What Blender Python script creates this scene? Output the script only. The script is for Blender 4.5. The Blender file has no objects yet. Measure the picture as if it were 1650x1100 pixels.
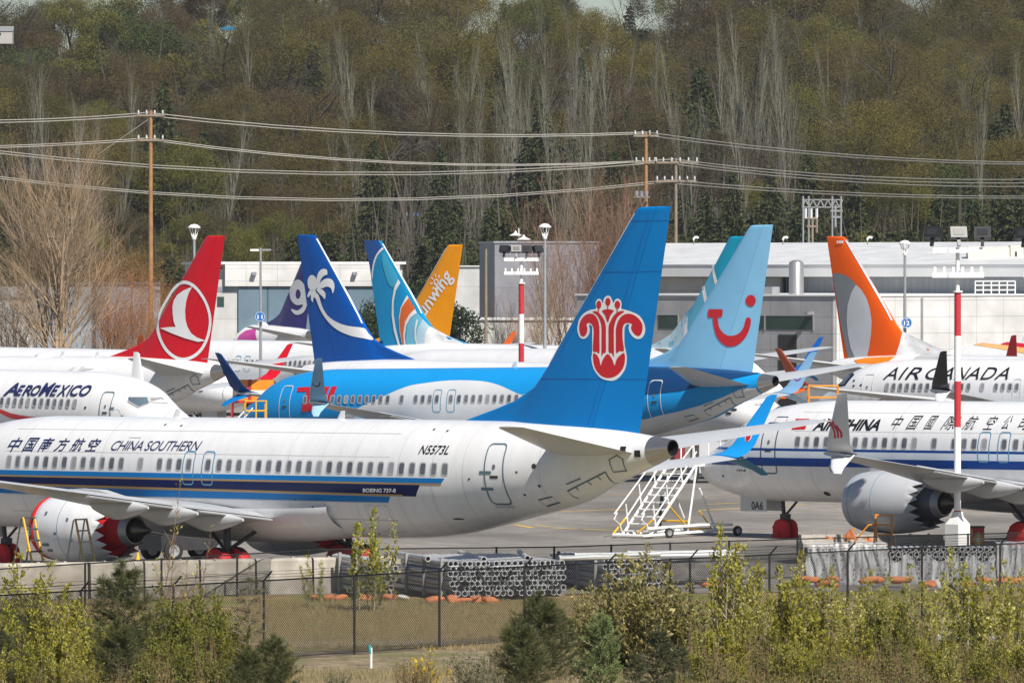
import bpy, bmesh, math, random
import numpy as np
from mathutils import Vector, Matrix
S = bpy.context.scene
COL = S.collection
# ---------------------------------------------------------------- camera
F, TILT, HC = 11150.2, 0.0101, 10.3592       # focal length in photo pixels (1650 wide), tilt down, height
PW, PH = 1650.0, 1100.0
cd = bpy.data.cameras.new('camera')
cd.sensor_fit = 'HORIZONTAL'; cd.sensor_width = 36.0; cd.lens = 36.0 * F / PW
cd.clip_start = 1.0; cd.clip_end = 9000.0
cam = bpy.data.objects.new('camera', cd); COL.objects.link(cam)
cam.location = (0, 0, HC); cam.rotation_euler = (math.pi / 2 - TILT, 0, 0)
S.camera = cam
# ---------------------------------------------------------------- light
SUN_EL = math.radians(46)
SUN_H = Vector((0.475, -0.880)).normalized()
SUN = Vector((SUN_H.x * math.cos(SUN_EL), SUN_H.y * math.cos(SUN_EL), math.sin(SUN_EL)))
w = bpy.data.worlds.new('World'); S.world = w; w.use_nodes = True
nt = w.node_tree; nt.nodes.clear()
sky = nt.nodes.new('ShaderNodeTexSky'); sky.sky_type = 'NISHITA'; sky.sun_disc = False
sky.sun_elevation = SUN_EL; sky.sun_rotation = math.atan2(SUN.x, SUN.y)
sky.air_density = 1.0; sky.dust_density = 0.4; sky.ozone_density = 2.5
bg = nt.nodes.new('ShaderNodeBackground'); bg.inputs[1].default_value = 0.058
wo = nt.nodes.new('ShaderNodeOutputWorld')
nt.links.new(sky.outputs[0], bg.inputs[0]); nt.links.new(bg.outputs[0], wo.inputs[0])
sl = bpy.data.lights.new('sun', 'SUN'); sl.energy = 5.0; sl.angle = math.radians(0.53); sl.color = (1.0, 0.945, 0.865)
so = bpy.data.objects.new('sun', sl); COL.objects.link(so); so.location = (0, 0, 200)
so.rotation_euler = SUN.to_track_quat('Z', 'Y').to_euler()
S.view_settings.view_transform = 'Standard'; S.view_settings.look = 'None'
S.view_settings.exposure = 0.36; S.view_settings.gamma = 1.0
S.render.engine = 'CYCLES'
S.cycles.max_bounces = 6; S.cycles.transparent_max_bounces = 12; S.cycles.volume_bounces = 0
# ---------------------------------------------------------------- pixel helpers
CT, ST = math.cos(TILT), math.sin(TILT)
def ray(px, py):
    u = (px - PW / 2) / F; v = -(py - PH / 2) / F
    return np.array([u, CT + ST * v, -ST + CT * v])
def at(px, py, Y):
    """world point on the photo ray at depth Y"""
    d = ray(px, py); t = Y / d[1]
    return Vector((d[0] * t, Y, HC + d[2] * t))
def gx(px, Y): return (px - PW / 2) / F * Y / CT
def zy(py, Y): return at(825, py, Y).z
def toP(p):
    x, y, z = p[0], p[1], p[2] - HC
    d = y * CT - z * ST; v = z * CT + y * ST
    return PW / 2 + F * x / d, PH / 2 - F * v / d
# ---------------------------------------------------------------- materials
MATS = {}
def _base(name):
    m = bpy.data.materials.new(name); m.use_nodes = True
    n = m.node_tree; b = n.nodes['Principled BSDF']
    return m, n, b
def paint(name, col, rough=0.35, metal=0.0, var=0.06, scale=0.6, bump=0.0, bscale=2.0, spec=0.5, detail=4):
    """plain surface with a little uneven tone and gloss"""
    if name in MATS: return MATS[name]
    m, n, b = _base(name)
    tc = n.nodes.new('ShaderNodeTexCoord'); nz = n.nodes.new('ShaderNodeTexNoise')
    nz.inputs['Scale'].default_value = scale; nz.inputs['Detail'].default_value = detail; nz.inputs['Roughness'].default_value = .6
    n.links.new(tc.outputs['Object'], nz.inputs['Vector'])
    mx = n.nodes.new('ShaderNodeMix'); mx.data_type = 'RGBA'
    c1 = [max(0, c * (1 - var)) for c in col]; c2 = [min(1, c * (1 + var)) for c in col]
    mx.inputs[6].default_value = (*c1, 1); mx.inputs[7].default_value = (*c2, 1)
    mr = n.nodes.new('ShaderNodeMapRange'); mr.inputs[1].default_value = .3; mr.inputs[2].default_value = .7
    n.links.new(nz.outputs[0], mr.inputs[0]); n.links.new(mr.outputs[0], mx.inputs[0])
    n.links.new(mx.outputs[2], b.inputs['Base Color'])
    b.inputs['Roughness'].default_value = rough; b.inputs['Metallic'].default_value = metal
    b.inputs['Specular IOR Level'].default_value = spec
    if bump:
        n2 = n.nodes.new('ShaderNodeTexNoise'); n2.inputs['Scale'].default_value = bscale; n2.inputs['Detail'].default_value = 2
        n.links.new(tc.outputs['Object'], n2.inputs['Vector'])
        bp_ = n.nodes.new('ShaderNodeBump'); bp_.inputs['Strength'].default_value = bump; bp_.inputs['Distance'].default_value = .05
        n.links.new(n2.outputs[0], bp_.inputs['Height']); n.links.new(bp_.outputs[0], b.inputs['Normal'])
    MATS[name] = m
    return m
def jet(name, col, rough=.22):
    return paint('jet_' + name, col, rough=rough, var=.05, scale=.45, bump=.11, bscale=1.1, spec=.5 if min(col) > .3 else .22)
def streaks(m):
    """faint vertical grime on painted skin"""
    n = m.node_tree; b = n.nodes['Principled BSDF']; src = b.inputs['Base Color'].links[0].from_socket
    tc = n.nodes.new('ShaderNodeTexCoord'); mp = n.nodes.new('ShaderNodeMapping'); mp.inputs['Scale'].default_value = (2.2, .6, .28); nz = n.nodes.new('ShaderNodeTexNoise'); nz.inputs['Scale'].default_value = 1.6; nz.inputs['Detail'].default_value = 7; nz.inputs['Roughness'].default_value = .7
    n.links.new(tc.outputs['Object'], mp.inputs[0]); n.links.new(mp.outputs[0], nz.inputs[0])
    mr = n.nodes.new('ShaderNodeMapRange'); mr.inputs[1].default_value = .35; mr.inputs[2].default_value = .62; mr.inputs[3].default_value = .93; mr.inputs[4].default_value = 1.0; n.links.new(nz.outputs[0], mr.inputs[0])
    mm = n.nodes.new('ShaderNodeMix'); mm.data_type = 'RGBA'; mm.blend_type = 'MULTIPLY'; mm.inputs[0].default_value = 1; n.links.new(src, mm.inputs[6]); n.links.new(mr.outputs[0], mm.inputs[7]); n.links.new(mm.outputs[2], b.inputs['Base Color'])
    return m
def leafm(name, cols, transl=.25, rough=.7, per=.35):
    """leaves: colour differs from leaf to leaf and from plant to plant"""
    if name in MATS: return MATS[name]
    m, n, b = _base(name)
    g = n.nodes.new('ShaderNodeNewGeometry'); oi = n.nodes.new('ShaderNodeObjectInfo')
    ad = n.nodes.new('ShaderNodeMath'); ad.operation = 'MULTIPLY_ADD'; ad.inputs[1].default_value = 1 - per
    sc = n.nodes.new('ShaderNodeMath'); sc.operation = 'MULTIPLY'; sc.inputs[1].default_value = per
    n.links.new(oi.outputs['Random'], sc.inputs[0])
    n.links.new(g.outputs['Random Per Island'], ad.inputs[0]); n.links.new(sc.outputs[0], ad.inputs[2])
    cr = n.nodes.new('ShaderNodeValToRGB')
    e = cr.color_ramp.elements
    for i, c in enumerate(cols):
        p = i / (len(cols) - 1)
        if i < 2: e[i].position = p; e[i].color = (*c, 1)
        else: k = e.new(p); k.color = (*c, 1)
    e[0].position = 0
    for i, c in enumerate(cols): e[i].position = i / (len(cols) - 1); e[i].color = (*c, 1)
    n.links.new(ad.outputs[0], cr.inputs[0]); n.links.new(cr.outputs[0], b.inputs['Base Color'])
    b.inputs['Roughness'].default_value = rough; b.inputs['Specular IOR Level'].default_value = .3
    if transl:
        tr = n.nodes.new('ShaderNodeBsdfTranslucent'); ms = n.nodes.new('ShaderNodeMixShader'); ms.inputs[0].default_value = transl
        n.links.new(cr.outputs[0], tr.inputs[0]); n.links.new(b.outputs[0], ms.inputs[1]); n.links.new(tr.outputs[0], ms.inputs[2])
        n.links.new(ms.outputs[0], n.nodes['Material Output'].inputs[0])
    MATS[name] = m
    return m
WHITE = streaks(jet('white', (.76, .76, .765))); GREYW = streaks(jet('wing_grey', (.52, .53, .54), .3))
METAL = paint('bare_metal', (.45, .43, .40), .32, .85, .08, 1.5)
DARKM = paint('dark_metal', (.06, .06, .065), .45, .5, .2, 2)
TITAN = paint('titanium', (.16, .14, .11), .35, .8, .15, 2)
BLACK = paint('black', (.012, .012, .014), .5)
RUBBER = paint('rubber', (.02, .02, .021), .8, 0, .2, 3)
REDC = paint('red_canvas', (.55, .015, .02), .7, 0, .15, 2, .4, 4)
STEEL = paint('galvanised', (.38, .39, .40), .45, .5, .12, 1.5)
WHITEP = paint('white_paint', (.78, .78, .76), .45, 0, .06, 1.2)
REDP = paint('red_paint', (.50, .03, .04), .45, 0, .1, 1.2)
YELP = paint('yellow_paint', (.75, .42, .02), .45, 0, .1, 1.2)
ORAP = paint('orange_paint', (.75, .27, .015), .45, 0, .1, 1.2)
GLASSW = paint('cabin_glass', (.15, .155, .17), .12, 0, .2, 3); GLASSX = paint('cabin_glass_dark', (.10, .105, .12), .12, 0, .2, 3); GLASSY = paint('cabin_blind', (.30, .30, .31), .2, 0, .1, 3)  # pane tones simply vary from window to window
WFRAME = paint('window_frame', (.42, .42, .43), .4, 0, .05, 3)
DARKL = paint('door_line', (.10, .16, .20), .5)
# ---------------------------------------------------------------- objects
def tag(o, label=None, cat=None, group=None, kind=None):
    if label: o['label'] = label
    if cat: o['category'] = cat
    if group: o['group'] = group
    if kind: o['kind'] = kind
    return o
def link(name, me, mats=None, parent=None, loc=None, smooth=None):
    o = bpy.data.objects.new(name, me); COL.objects.link(o)
    if mats is not None:
        if not isinstance(mats, (list, tuple)): mats = [mats]
        if len(me.materials) == 0:
            for m in mats: me.materials.append(m)
        else:
            for i, m in enumerate(mats):
                if i < len(me.materials) and me.materials[i] != m:
                    o.material_slots[i].link = 'OBJECT'; o.material_slots[i].material = m
    if parent: o.parent = parent
    if loc is not None: o.location = loc
    return o
def empty(name, loc=(0, 0, 0), rz=0, mat=None):
    o = bpy.data.objects.new(name, None); COL.objects.link(o)
    if mat is not None: o.matrix_world = mat
    else: o.location = loc; o.rotation_euler = (0, 0, rz)
    o.empty_display_size = .5
    return o
def copy_tree(o, parent=None):
    c = o.copy(); COL.objects.link(c)
    if parent: c.parent = parent
    for ch in list(o.children): copy_tree(ch, c)
    return c
class MB:
    """collects shapes into one mesh"""
    def __init__(s): s.v = []; s.f = []; s.m = []
    def add(s, v, f, mi=0):
        b = len(s.v); s.v += [tuple(p) for p in v]
        for q in f: s.f.append(tuple(i + b for i in q)); s.m.append(mi)
    def box(s, x0, x1, y0, y1, z0, z1, mi=0):
        s.add([(x0, y0, z0), (x1, y0, z0), (x1, y1, z0), (x0, y1, z0), (x0, y0, z1), (x1, y0, z1), (x1, y1, z1), (x0, y1, z1)],
              [(3, 2, 1, 0), (4, 5, 6, 7), (0, 1, 5, 4), (1, 2, 6, 5), (2, 3, 7, 6), (3, 0, 4, 7)], mi)
    def tube(s, pts, r, n=6, mi=0, cap=True):
        pts = [Vector(p) for p in pts]
        rs = r if isinstance(r, (list, tuple)) else [r] * len(pts)
        V = []; Fc = []
        for i, p in enumerate(pts):
            d = (pts[min(i + 1, len(pts) - 1)] - pts[max(i - 1, 0)])
            d = d.normalized() if d.length > 1e-9 else Vector((0, 0, 1))
            a = d.orthogonal().normalized() if abs(d.z) > .99 else d.cross(Vector((0, 0, 1))).normalized()
            b = d.cross(a)
            for k in range(n):
                t = 2 * math.pi * (k + .5) / n
                V.append(p + a * math.cos(t) * rs[i] + b * math.sin(t) * rs[i])
        for i in range(len(pts) - 1):
            for k in range(n):
                k2 = (k + 1) % n
                Fc.append((i * n + k, i * n + k2, (i + 1) * n + k2, (i + 1) * n + k))
        if cap:
            Fc.append(tuple(range(n - 1, -1, -1))); Fc.append(tuple((len(pts) - 1) * n + k for k in range(n)))
        s.add(V, Fc, mi)
    def bar(s, p, q, w, h=None, mi=0):
        s.tube([p, q], (w if h is None else (w + h) / 2) * .7071, 4, mi)
    def lathe(s, prof, org=(0, 0, 0), axis='z', n=24, mi=0, closed=False):
        V = []; Fc = []
        for (a, r) in prof:
            for k in range(n):
                t = 2 * math.pi * k / n; c, q = r * math.cos(t), r * math.sin(t)
                if axis == 'z': V.append((org[0] + c, org[1] + q, org[2] + a))
                elif axis == 'x': V.append((org[0] + a, org[1] + c, org[2] + q))
                else: V.append((org[0] + q, org[1] + a, org[2] + c))
        for i in range(len(prof) - 1):
            for k in range(n):
                k2 = (k + 1) % n
                Fc.append((i * n + k, i * n + k2, (i + 1) * n + k2, (i + 1) * n + k))
        if closed:
            Fc.append(tuple(range(n - 1, -1, -1))); Fc.append(tuple((len(prof) - 1) * n + k for k in range(n)))
        s.add(V, Fc, mi)
    def mesh(s, name, smooth=False, angle=None):
        me = bpy.data.meshes.new(name); me.from_pydata(s.v, [], s.f)
        me.polygons.foreach_set('material_index', s.m)
        if smooth:
            me.polygons.foreach_set('use_smooth', [True] * len(s.f))
            if angle: me.set_sharp_from_angle(angle=math.radians(angle))
        me.update()
        return me
    def build(s, name, mats, parent=None, loc=None, smooth=False, angle=None):
        return link(name, s.mesh(name, smooth, angle), mats, parent, loc)
def npmesh(name, V, Fq, mats=None, smooth=False, mi=None):
    V = np.asarray(V, np.float32); Fq = np.asarray(Fq, np.int32)
    me = bpy.data.meshes.new(name); k = Fq.shape[1]
    me.vertices.add(len(V)); me.vertices.foreach_set('co', V.ravel())
    me.loops.add(Fq.size); me.loops.foreach_set('vertex_index', Fq.ravel())
    me.polygons.add(len(Fq)); me.polygons.foreach_set('loop_start', np.arange(0, Fq.size, k, dtype=np.int32))
    if mi is not None: me.polygons.foreach_set('material_index', np.asarray(mi, np.int32))
    if smooth: me.polygons.foreach_set('use_smooth', np.ones(len(Fq), bool))
    me.update(calc_edges=True)
    return me
# ---------------------------------------------------------------- flat outlines -> filled meshes
def fill(loops):
    """even-odd filled bmesh of closed 2-D loops"""
    cu = bpy.data.curves.new('tmp', 'CURVE'); cu.dimensions = '2D'; cu.fill_mode = 'BOTH'
    for lp in loops:
        sp = cu.splines.new('POLY'); sp.points.add(len(lp) - 1)
        for i, p in enumerate(lp): sp.points[i].co = (p[0], p[1], 0, 1)
        sp.use_cyclic_u = True
    return _tobm(cu)
def _tobm(cu):
    o = bpy.data.objects.new('tmp', cu); me = bpy.data.meshes.new_from_object(o)
    bm = bmesh.new(); bm.from_mesh(me)
    bpy.data.objects.remove(o); bpy.data.curves.remove(cu); bpy.data.meshes.remove(me)
    return bm
def textbm(s, shear=0.0, bold=0.0, space=1.0):
    """text scaled into the unit square"""
    cu = bpy.data.curves.new('tmp', 'FONT'); cu.body = s; cu.shear = shear; cu.offset = bold; cu.space_character = space
    cu.resolution_u = 4
    bm = _tobm(cu)
    xs = [v.co.x for v in bm.verts]; ys = [v.co.y for v in bm.verts]
    if xs:
        x0, x1, y0, y1 = min(xs), max(xs), min(ys), max(ys)
        for v in bm.verts: v.co = ((v.co.x - x0) / (x1 - x0), (v.co.y - y0) / (y1 - y0), 0)
    return bm
def cuts(bm, du, dv):
    for ax, st in ((0, du), (1, dv)):
        if not st: continue
        c = [v.co[ax] for v in bm.verts]
        if not c: return
        a, b = min(c), max(c); k = math.floor(a / st) + 1
        while k * st < b:
            co = Vector((0, 0, 0)); co[ax] = k * st; no = Vector((0, 0, 0)); no[ax] = 1
            bmesh.ops.bisect_plane(bm, geom=bm.verts[:] + bm.edges[:] + bm.faces[:], plane_co=co, plane_no=no, dist=1e-5)
            k += 1
def stroke(pts, wd, closed=False):
    """outline of a polyline of width wd (one quad strip loop)"""
    P = [Vector((p[0], p[1])) for p in pts]; L = []; R = []; n = len(P)
    for i in range(n):
        a = P[(i - 1) % n] if (closed or i) else P[i]; b = P[(i + 1) % n] if (closed or i < n - 1) else P[i]
        d = (b - a).normalized(); q = Vector((-d.y, d.x)) * wd / 2
        L.append(P[i] + q); R.append(P[i] - q)
    if closed: return [L, R]
    return [L + R[::-1]]
def smoothloop(pts, k=4, closed=True):
    P = [Vector((p[0], p[1])) for p in pts]; n = len(P); out = []
    for i in range(n if closed else n - 1):
        p0 = P[(i - 1) % n] if closed or i else P[i]; p1 = P[i]; p2 = P[(i + 1) % n]
        p3 = P[(i + 2) % n] if closed or i < n - 2 else p2
        for j in range(k):
            t = j / k
            out.append(.5 * ((2 * p1) + (p2 - p0) * t + (2 * p0 - 5 * p1 + 4 * p2 - p3) * t * t + (3 * p1 - p0 - 3 * p2 + p3) * t ** 3))
    if not closed: out.append(P[-1])
    return out
def ell(cx, cy, rx, ry, n=20): return [(cx + rx * math.cos(2 * math.pi * k / n), cy + ry * math.sin(2 * math.pi * k / n)) for k in range(n)]
# ================================================================ airliners (body axes: x aft of the nose, y to starboard, z up)
B0 = Vector((18.0, 0.0, -3.3)); GZ = -0.15
PR = [ # x, top, bottom, half width
 (0, -.72, -.72, 0.02), (.06, -.55, -.90, .19), (.15, -.44, -1.02, .31), (.5, -.17, -1.30, .60), (1.0, .08, -1.53, .88), (1.7, .42, -1.72, 1.17), (2.3, .80, -1.84, 1.37),
 (3.0, 1.26, -1.93, 1.55), (3.6, 1.50, -1.97, 1.66), (4.5, 1.74, -2.0, 1.77), (6, 1.92, -2.005, 1.85), (7.5, 2.0, -2.005, 1.88), (12, 2.005, -2.005, 1.88), (18, 2.005, -2.005, 1.88),
 (24.5, 2.005, -2.005, 1.88), (26.5, 2.005, -1.96, 1.88), (28.4, 2.0, -1.79, 1.84), (30, 1.99, -1.50, 1.72), (31.5, 1.96, -1.20, 1.56), (33.9, 1.86, -.68, 1.17), (35.5, 1.75, -.02, .87),
 (37.0, 1.58, .50, .54), (38.1, 1.44, .92, .26)]
_px = np.array([p[0] for p in PR])
def _spl(x, k):
    y = np.array([p[k] for p in PR]); h = np.diff(_px); d = np.diff(y) / h
    m = np.zeros(len(y)); m[0] = d[0]; m[-1] = d[-1]
    for i in range(1, len(y) - 1):
        if d[i - 1] * d[i] > 0:
            w1 = 2 * h[i] + h[i - 1]; w2 = h[i] + 2 * h[i - 1]
            m[i] = (w1 + w2) / (w1 / d[i - 1] + w2 / d[i])
    x = min(max(x, 0), 38.1); i = min(int(np.searchsorted(_px, x, 'right')) - 1, len(h) - 1)
    t = (x - _px[i]) / h[i]
    return (2*t**3-3*t*t+1)*y[i] + (t**3-2*t*t+t)*h[i]*m[i] + (-2*t**3+3*t*t)*y[i+1] + (t**3-t*t)*h[i]*m[i+1]
_cache = {}
def prof(x):
    k = round(x, 3)
    if k not in _cache:
        zt, zb, w_ = _spl(k, 1), _spl(k, 2), _spl(k, 3); _cache[k] = ((zt + zb) / 2, max((zt - zb) / 2, 1e-3), max(w_, 1e-3))
    return _cache[k]
def fus(x, z, side, off=0.0):
    zc, h, w_ = prof(x); r = max(-.999, min(.999, (z - zc) / h)); y = w_ * math.sqrt(1 - r * r)
    n = Vector((0, y / w_ ** 2, r / h)).normalized()
    return Vector((x, side * (y + n.y * off), zc + r * h + n.z * off))
FLE = [(1.2, 27.0), (1.95, 28.2), (2.0, 28.37), (2.4, 29.87), (2.67, 30.76), (3.09, 31.65), (3.75, 32.39), (4.38, 32.83), (5.67, 33.85), (8.85, 36.44), (8.97, 36.57), (9.01, 36.8)]
FTE = [(1.2, 36.5), (1.68, 36.59), (9.01, 38.07)]
def finle(z): return float(np.interp(z, [a for a, b in FLE], [b for a, b in FLE]))
def finte(z): return float(np.interp(z, [a for a, b in FTE], [b for a, b in FTE]))
def naca(t): t = min(max(t, 0), 1); return 5 * (.2969 * math.sqrt(t) - .126 * t - .3516 * t * t + .2843 * t ** 3 - .1036 * t ** 4)
def fint(x, z):
    ml = 33.85 - (5.67 - z) * .823; te = finte(z); c = te - ml
    a = .10 * c * naca((x - ml) / c) if x > ml else 0
    l = finle(z); b = min(.07, .07 * math.sqrt(max(x - l, 0) / .3)); b *= min(1, max(0, (te - x) / 1.0))
    return max(a, b)
def unfin(T, px, py, side):
    y = 0.0
    for _ in range(3):
        p = T.un(px, py, side * y); y = fint(p.x, p.z)
    return p.x, p.z
class Pose:
    def __init__(s, yaw, pitch, X, Y, Z):
        c, q = math.cos(yaw), math.sin(yaw); cp, sp = math.cos(pitch), math.sin(pitch)
        aft = Vector((c, -q, 0)); stb = Vector((q, c, 0)); up = Vector((0, 0, 1))
        a2 = aft * cp - up * sp; u2 = up * cp + aft * sp
        s.R = Matrix((a2, stb, u2)).transposed(); s.T = Vector((X, Y, Z)); s.Ri = s.R.transposed()
        s.side = -1
        o = s.R @ B0 + s.T
        s.M = Matrix.Translation(o) @ s.R.to_4x4()
    def un(s, px, py, y0):
        d = s.Ri @ Vector(ray(px, py)); o = s.Ri @ (Vector((0, 0, HC)) - s.T)
        return o + d * ((y0 - o.y) / d.y)
    def un_x(s, px, py, x0):
        d = s.Ri @ Vector(ray(px, py)); o = s.Ri @ (Vector((0, 0, HC)) - s.T)
        return o + d * ((x0 - o.x) / d.x)
    def w(s, b): return s.R @ Vector(b) + s.T
    def px(s, b): return toP(s.w(b))
    def body(s, px, py, it=14):
        y = 1.5
        for _ in range(it):
            p = s.un(px, py, s.side * y); zc, h, w_ = prof(p.x); r = max(-.995, min(.995, (p.z - zc) / h)); y = .5 * y + .5 * w_ * math.sqrt(1 - r * r)
        return p.x, p.z
    def fin(s, px, py): return unfin(s, px, py, s.side)
def rel(v): return Vector(v) - B0
def grid_mesh(rows, closed_u=True):
    n = len(rows[0]); V = [p for r in rows for p in r]; Fc = []
    for i in range(len(rows) - 1):
        for k in range(n if closed_u else n - 1):
            k2 = (k + 1) % n
            Fc.append((i * n + k, (i + 1) * n + k, (i + 1) * n + k2, i * n + k2))
    return V, Fc
def loft(mb, secs, n=14, mi=0, cap=True):
    """sections: (leading point, trailing point, thickness vector (unit), thickness)"""
    rows = []
    for le, te, nv, th in secs:
        le, te, nv = Vector(le), Vector(te), Vector(nv); r = []
        for k in range(n + 1):
            t = .5 - .5 * math.cos(math.pi * k / n); r.append(le.lerp(te, t) + nv * (th * naca(t)))
        for k in range(n - 1, 0, -1):
            t = .5 - .5 * math.cos(math.pi * k / n); r.append(le.lerp(te, t) - nv * (th * naca(t)))
        rows.append([rel(p) for p in r])
    V, Fc = grid_mesh(rows)
    if cap:
        m = len(rows[0]); Fc.append(tuple(range(m))); Fc.append(tuple(len(V) - 1 - k for k in range(m)))
    mb.add(V, Fc, mi)
NOZ = paint('nozzle_grey', (.13, .13, .135), .4, .3, .15, 2)
GEO = {}
def geo(key, fn):
    if key not in GEO: GEO[key] = fn()
    return GEO[key]
def g_fuselage():
    xs = [0, .02, .06, .1, .15, .22, .32] + list(np.arange(.45, 7.5, .15)) + list(np.arange(7.5, 25, .5)) + list(np.arange(25, 37.3, .2)) + [37.3]
    rows = []; n = 96
    for x in xs:
        zc, h, w_ = prof(x)
        rows.append([rel((x, w_ * math.cos(2 * math.pi * k / n), zc + h * math.sin(2 * math.pi * k / n))) for k in range(n)])
    mb = MB(); V, Fc = grid_mesh(rows); mb.add(V, Fc)
    # wing to body fairing
    rows = []
    for x in np.arange(12.2, 23.6, .35):
        t = (x - 12.2) / 11.2; e = max(0.0, math.sin(math.pi * min(1, t * 1.02))) ** .45
        r = []
        for k in range(33):
            a = math.pi + math.pi * k / 32
            r.append(rel((x, 2.08 * (.86 + .14 * e) * math.cos(a) * (1 if e > 0 else 1), -1.05 + (1.22 * (.76 + .24 * e)) * math.sin(a) + .12 * (1 - e))))
        rows.append(r)
    V, Fc = grid_mesh(rows, False); mb.add(V, Fc)
    return mb.mesh('fuselage', True)
def g_cone():
    mb = MB(); rows = []; n = 40
    for x in (37.28, 37.5, 37.8, 38.1):
        zc, h, w_ = prof(x); rows.append([rel((x, (w_ + .008) * math.cos(2 * math.pi * k / n), zc + (h + .008) * math.sin(2 * math.pi * k / n))) for k in range(n)])
    zc, h, w_ = prof(38.1)
    V, Fc = grid_mesh(rows); mb.add(V, Fc, 0)
    r2 = [[rel((x, (w_ - d) * math.cos(2 * math.pi * k / n), zc + (h - d) * math.sin(2 * math.pi * k / n))) for k in range(n)] for x, d in ((38.1, -.008), (38.1, .03), (37.6, .05), (37.6, .24))]
    V, Fc = grid_mesh(r2); mb.add(V, Fc, 1)
    return mb.mesh('tail_cone', True, 50)
def hinge(z): return finte(z) - (2.05 - (z - 1.68) / 7.33 * 1.45)
def g_fin(part):
    mb = MB(); zs = [1.2, 1.6, 1.9, 2.0, 2.1, 2.25, 2.4, 2.55, 2.67, 2.85, 3.09, 3.4, 3.75, 4.1, 4.38, 4.8, 5.25, 5.67, 6.3, 7, 7.7, 8.3, 8.85, 8.93, 8.97, 9.0, 9.01]
    rows = []; n = 22
    for z in zs:
        l, te, hg = finle(z), finte(z), hinge(z)
        a, b = (l, hg - .012) if part == 'fin' else (hg + .012, te)
        r = []; cap = 1.0 if z < 8.9 else max(.02, math.sqrt(max(0, 1 - ((z - 8.9) / .11) ** 2)))
        for sgn in (1, -1):
            for k in range(n + 1):
                t = k / n
                t = t ** 1.6 if part == 'fin' else t
                if sgn < 0: t = (1 - k / n) ** 1.6 if part == 'fin' else 1 - k / n
                x = a + (b - a) * t; r.append(rel((x, sgn * fint(x, z) * cap, z)))
        rows.append(r)
    V, Fc = grid_mesh(rows); m = len(rows[0]); Fc.append(tuple(len(V) - m + k for k in range(m))); mb.add(V, Fc)
    return mb.mesh(part, True, 40)
def g_stab(s):
    mb = MB()
    loft(mb, [((32.9, s * .5, 1.02), (36.8, s * .5, 1.0), (0, 0, 1), .40), ((33.45, s * 1.2, 1.12), (36.95, s * 1.2, 1.10), (0, 0, 1), .34),
              ((37.12, s * 6.9, 1.93), (38.45, s * 6.9, 1.92), (0, 0, 1), .12), ((37.35, s * 7.1, 1.95), (38.5, s * 7.1, 1.95), (0, 0, 1), .08), ((37.8, s * 7.17, 1.96), (38.5, s * 7.17, 1.96), (0, 0, 1), .02)], 16)
    return mb.mesh('stabiliser', True, 40)
def wz(y): return -1.28 + (abs(y) - 2.0) * .107
def g_wing(s):
    mb = MB(); u = (0, 0, 1)
    def sec(y, le, te, th, dz=0): return ((le, s * y, wz(y) + dz), (te, s * y, wz(y) - .06 + dz), u, th)
    loft(mb, [sec(1.0, 13.0, 20.9, 1.0, -.05), sec(2.0, 13.7, 20.95, .95), sec(3.4, 15.1, 21.1, .80), sec(4.9, 16.35, 21.2, .66), sec(5.9, 16.93, 21.3, .57), sec(11.5, 19.85, 22.75, .33), sec(17.95, 22.85, 24.15, .15)], 18)
    return mb.mesh('wing', True, 40)
def g_flaps(s):
    mb = MB()
    for ya, yb, xa, xb in ((2.1, 5.7, 20.2, 20.35), (6.1, 11.9, 20.45, 21.95)):
        V = []
        for y, x in ((ya, xa), (yb, xb)):
            z = wz(y); te = float(np.interp(y, [2, 5.9, 11.5, 17.95], [20.95, 21.3, 22.75, 24.15]))
            V += [(x, s * y, z + .10), (te + .12, s * y, z - .13), (te + .10, s * y, z - .17), (x, s * y, z - .18)]
        mb.add([rel(p) for p in V], [(0, 1, 5, 4), (1, 2, 6, 5), (2, 3, 7, 6), (3, 0, 4, 7), (0, 3, 2, 1), (4, 5, 6, 7)])
    return mb.mesh('flap', False)
def g_fairing(s, i):
    y, xe, L = ((4.3, 22.0, 3.3), (7.0, 22.75, 3.2), (9.4, 23.0, 3.0))[i]
    mb = MB(); rows = []; z0 = wz(y) - .22
    for k in range(15):
        t = k / 14; x = xe - L + L * t; e = min(1, t / .45) ** .6 if t < .45 else 1 - ((t - .45) / .55) ** 1.6 * .86
        rows.append([rel((x, s * y + .28 * e * math.cos(a), z0 - .05 * t + (.48 * e) * math.sin(a) * (1 if math.sin(a) < 0 else .55) - .02)) for a in [2 * math.pi * j / 14 for j in range(14)]])
    V, Fc = grid_mesh(rows); Fc.append(tuple(range(14))); Fc.append(tuple(len(V) - 1 - j for j in range(14))); mb.add(V, Fc)
    return mb.mesh('flap_fairing', True, 50)
def g_winglet(s):
    mb = MB(); z0 = wz(17.95)
    loft(mb, [((22.70, s * 17.5, z0 - .02), (24.12, s * 17.5, z0 - .05), (0, 0, 1), .16), ((22.95, s * 17.85, z0 + .10), (24.2, s * 17.85, z0 + .08), (0, s * -.5, .87), .14),
              ((23.2, s * 18.15, z0 + .38), (24.32, s * 18.15, z0 + .38), (0, -s, .2), .11), ((24.3, s * 18.80, z0 + 2.1), (24.78, s * 18.80, z0 + 2.1), (0, -s, .2), .05), ((24.5, s * 18.82, z0 + 2.18), (24.82, s * 18.82, z0 + 2.18), (0, -s, .2), .02)], 10)
    loft(mb, [((22.9, s * 17.6, z0 - .03), (24.15, s * 17.7, z0 - .05), (0, s * .6, .8), .13), ((23.75, s * 18.55, z0 - .50), (24.38, s * 18.55, z0 - .50), (0, s * .7, .7), .06), ((24.05, s * 18.73, z0 - .70), (24.42, s * 18.73, z0 - .70), (0, s * .7, .7), .03)], 10, 1)
    return mb.mesh('winglet', True, 50)
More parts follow.
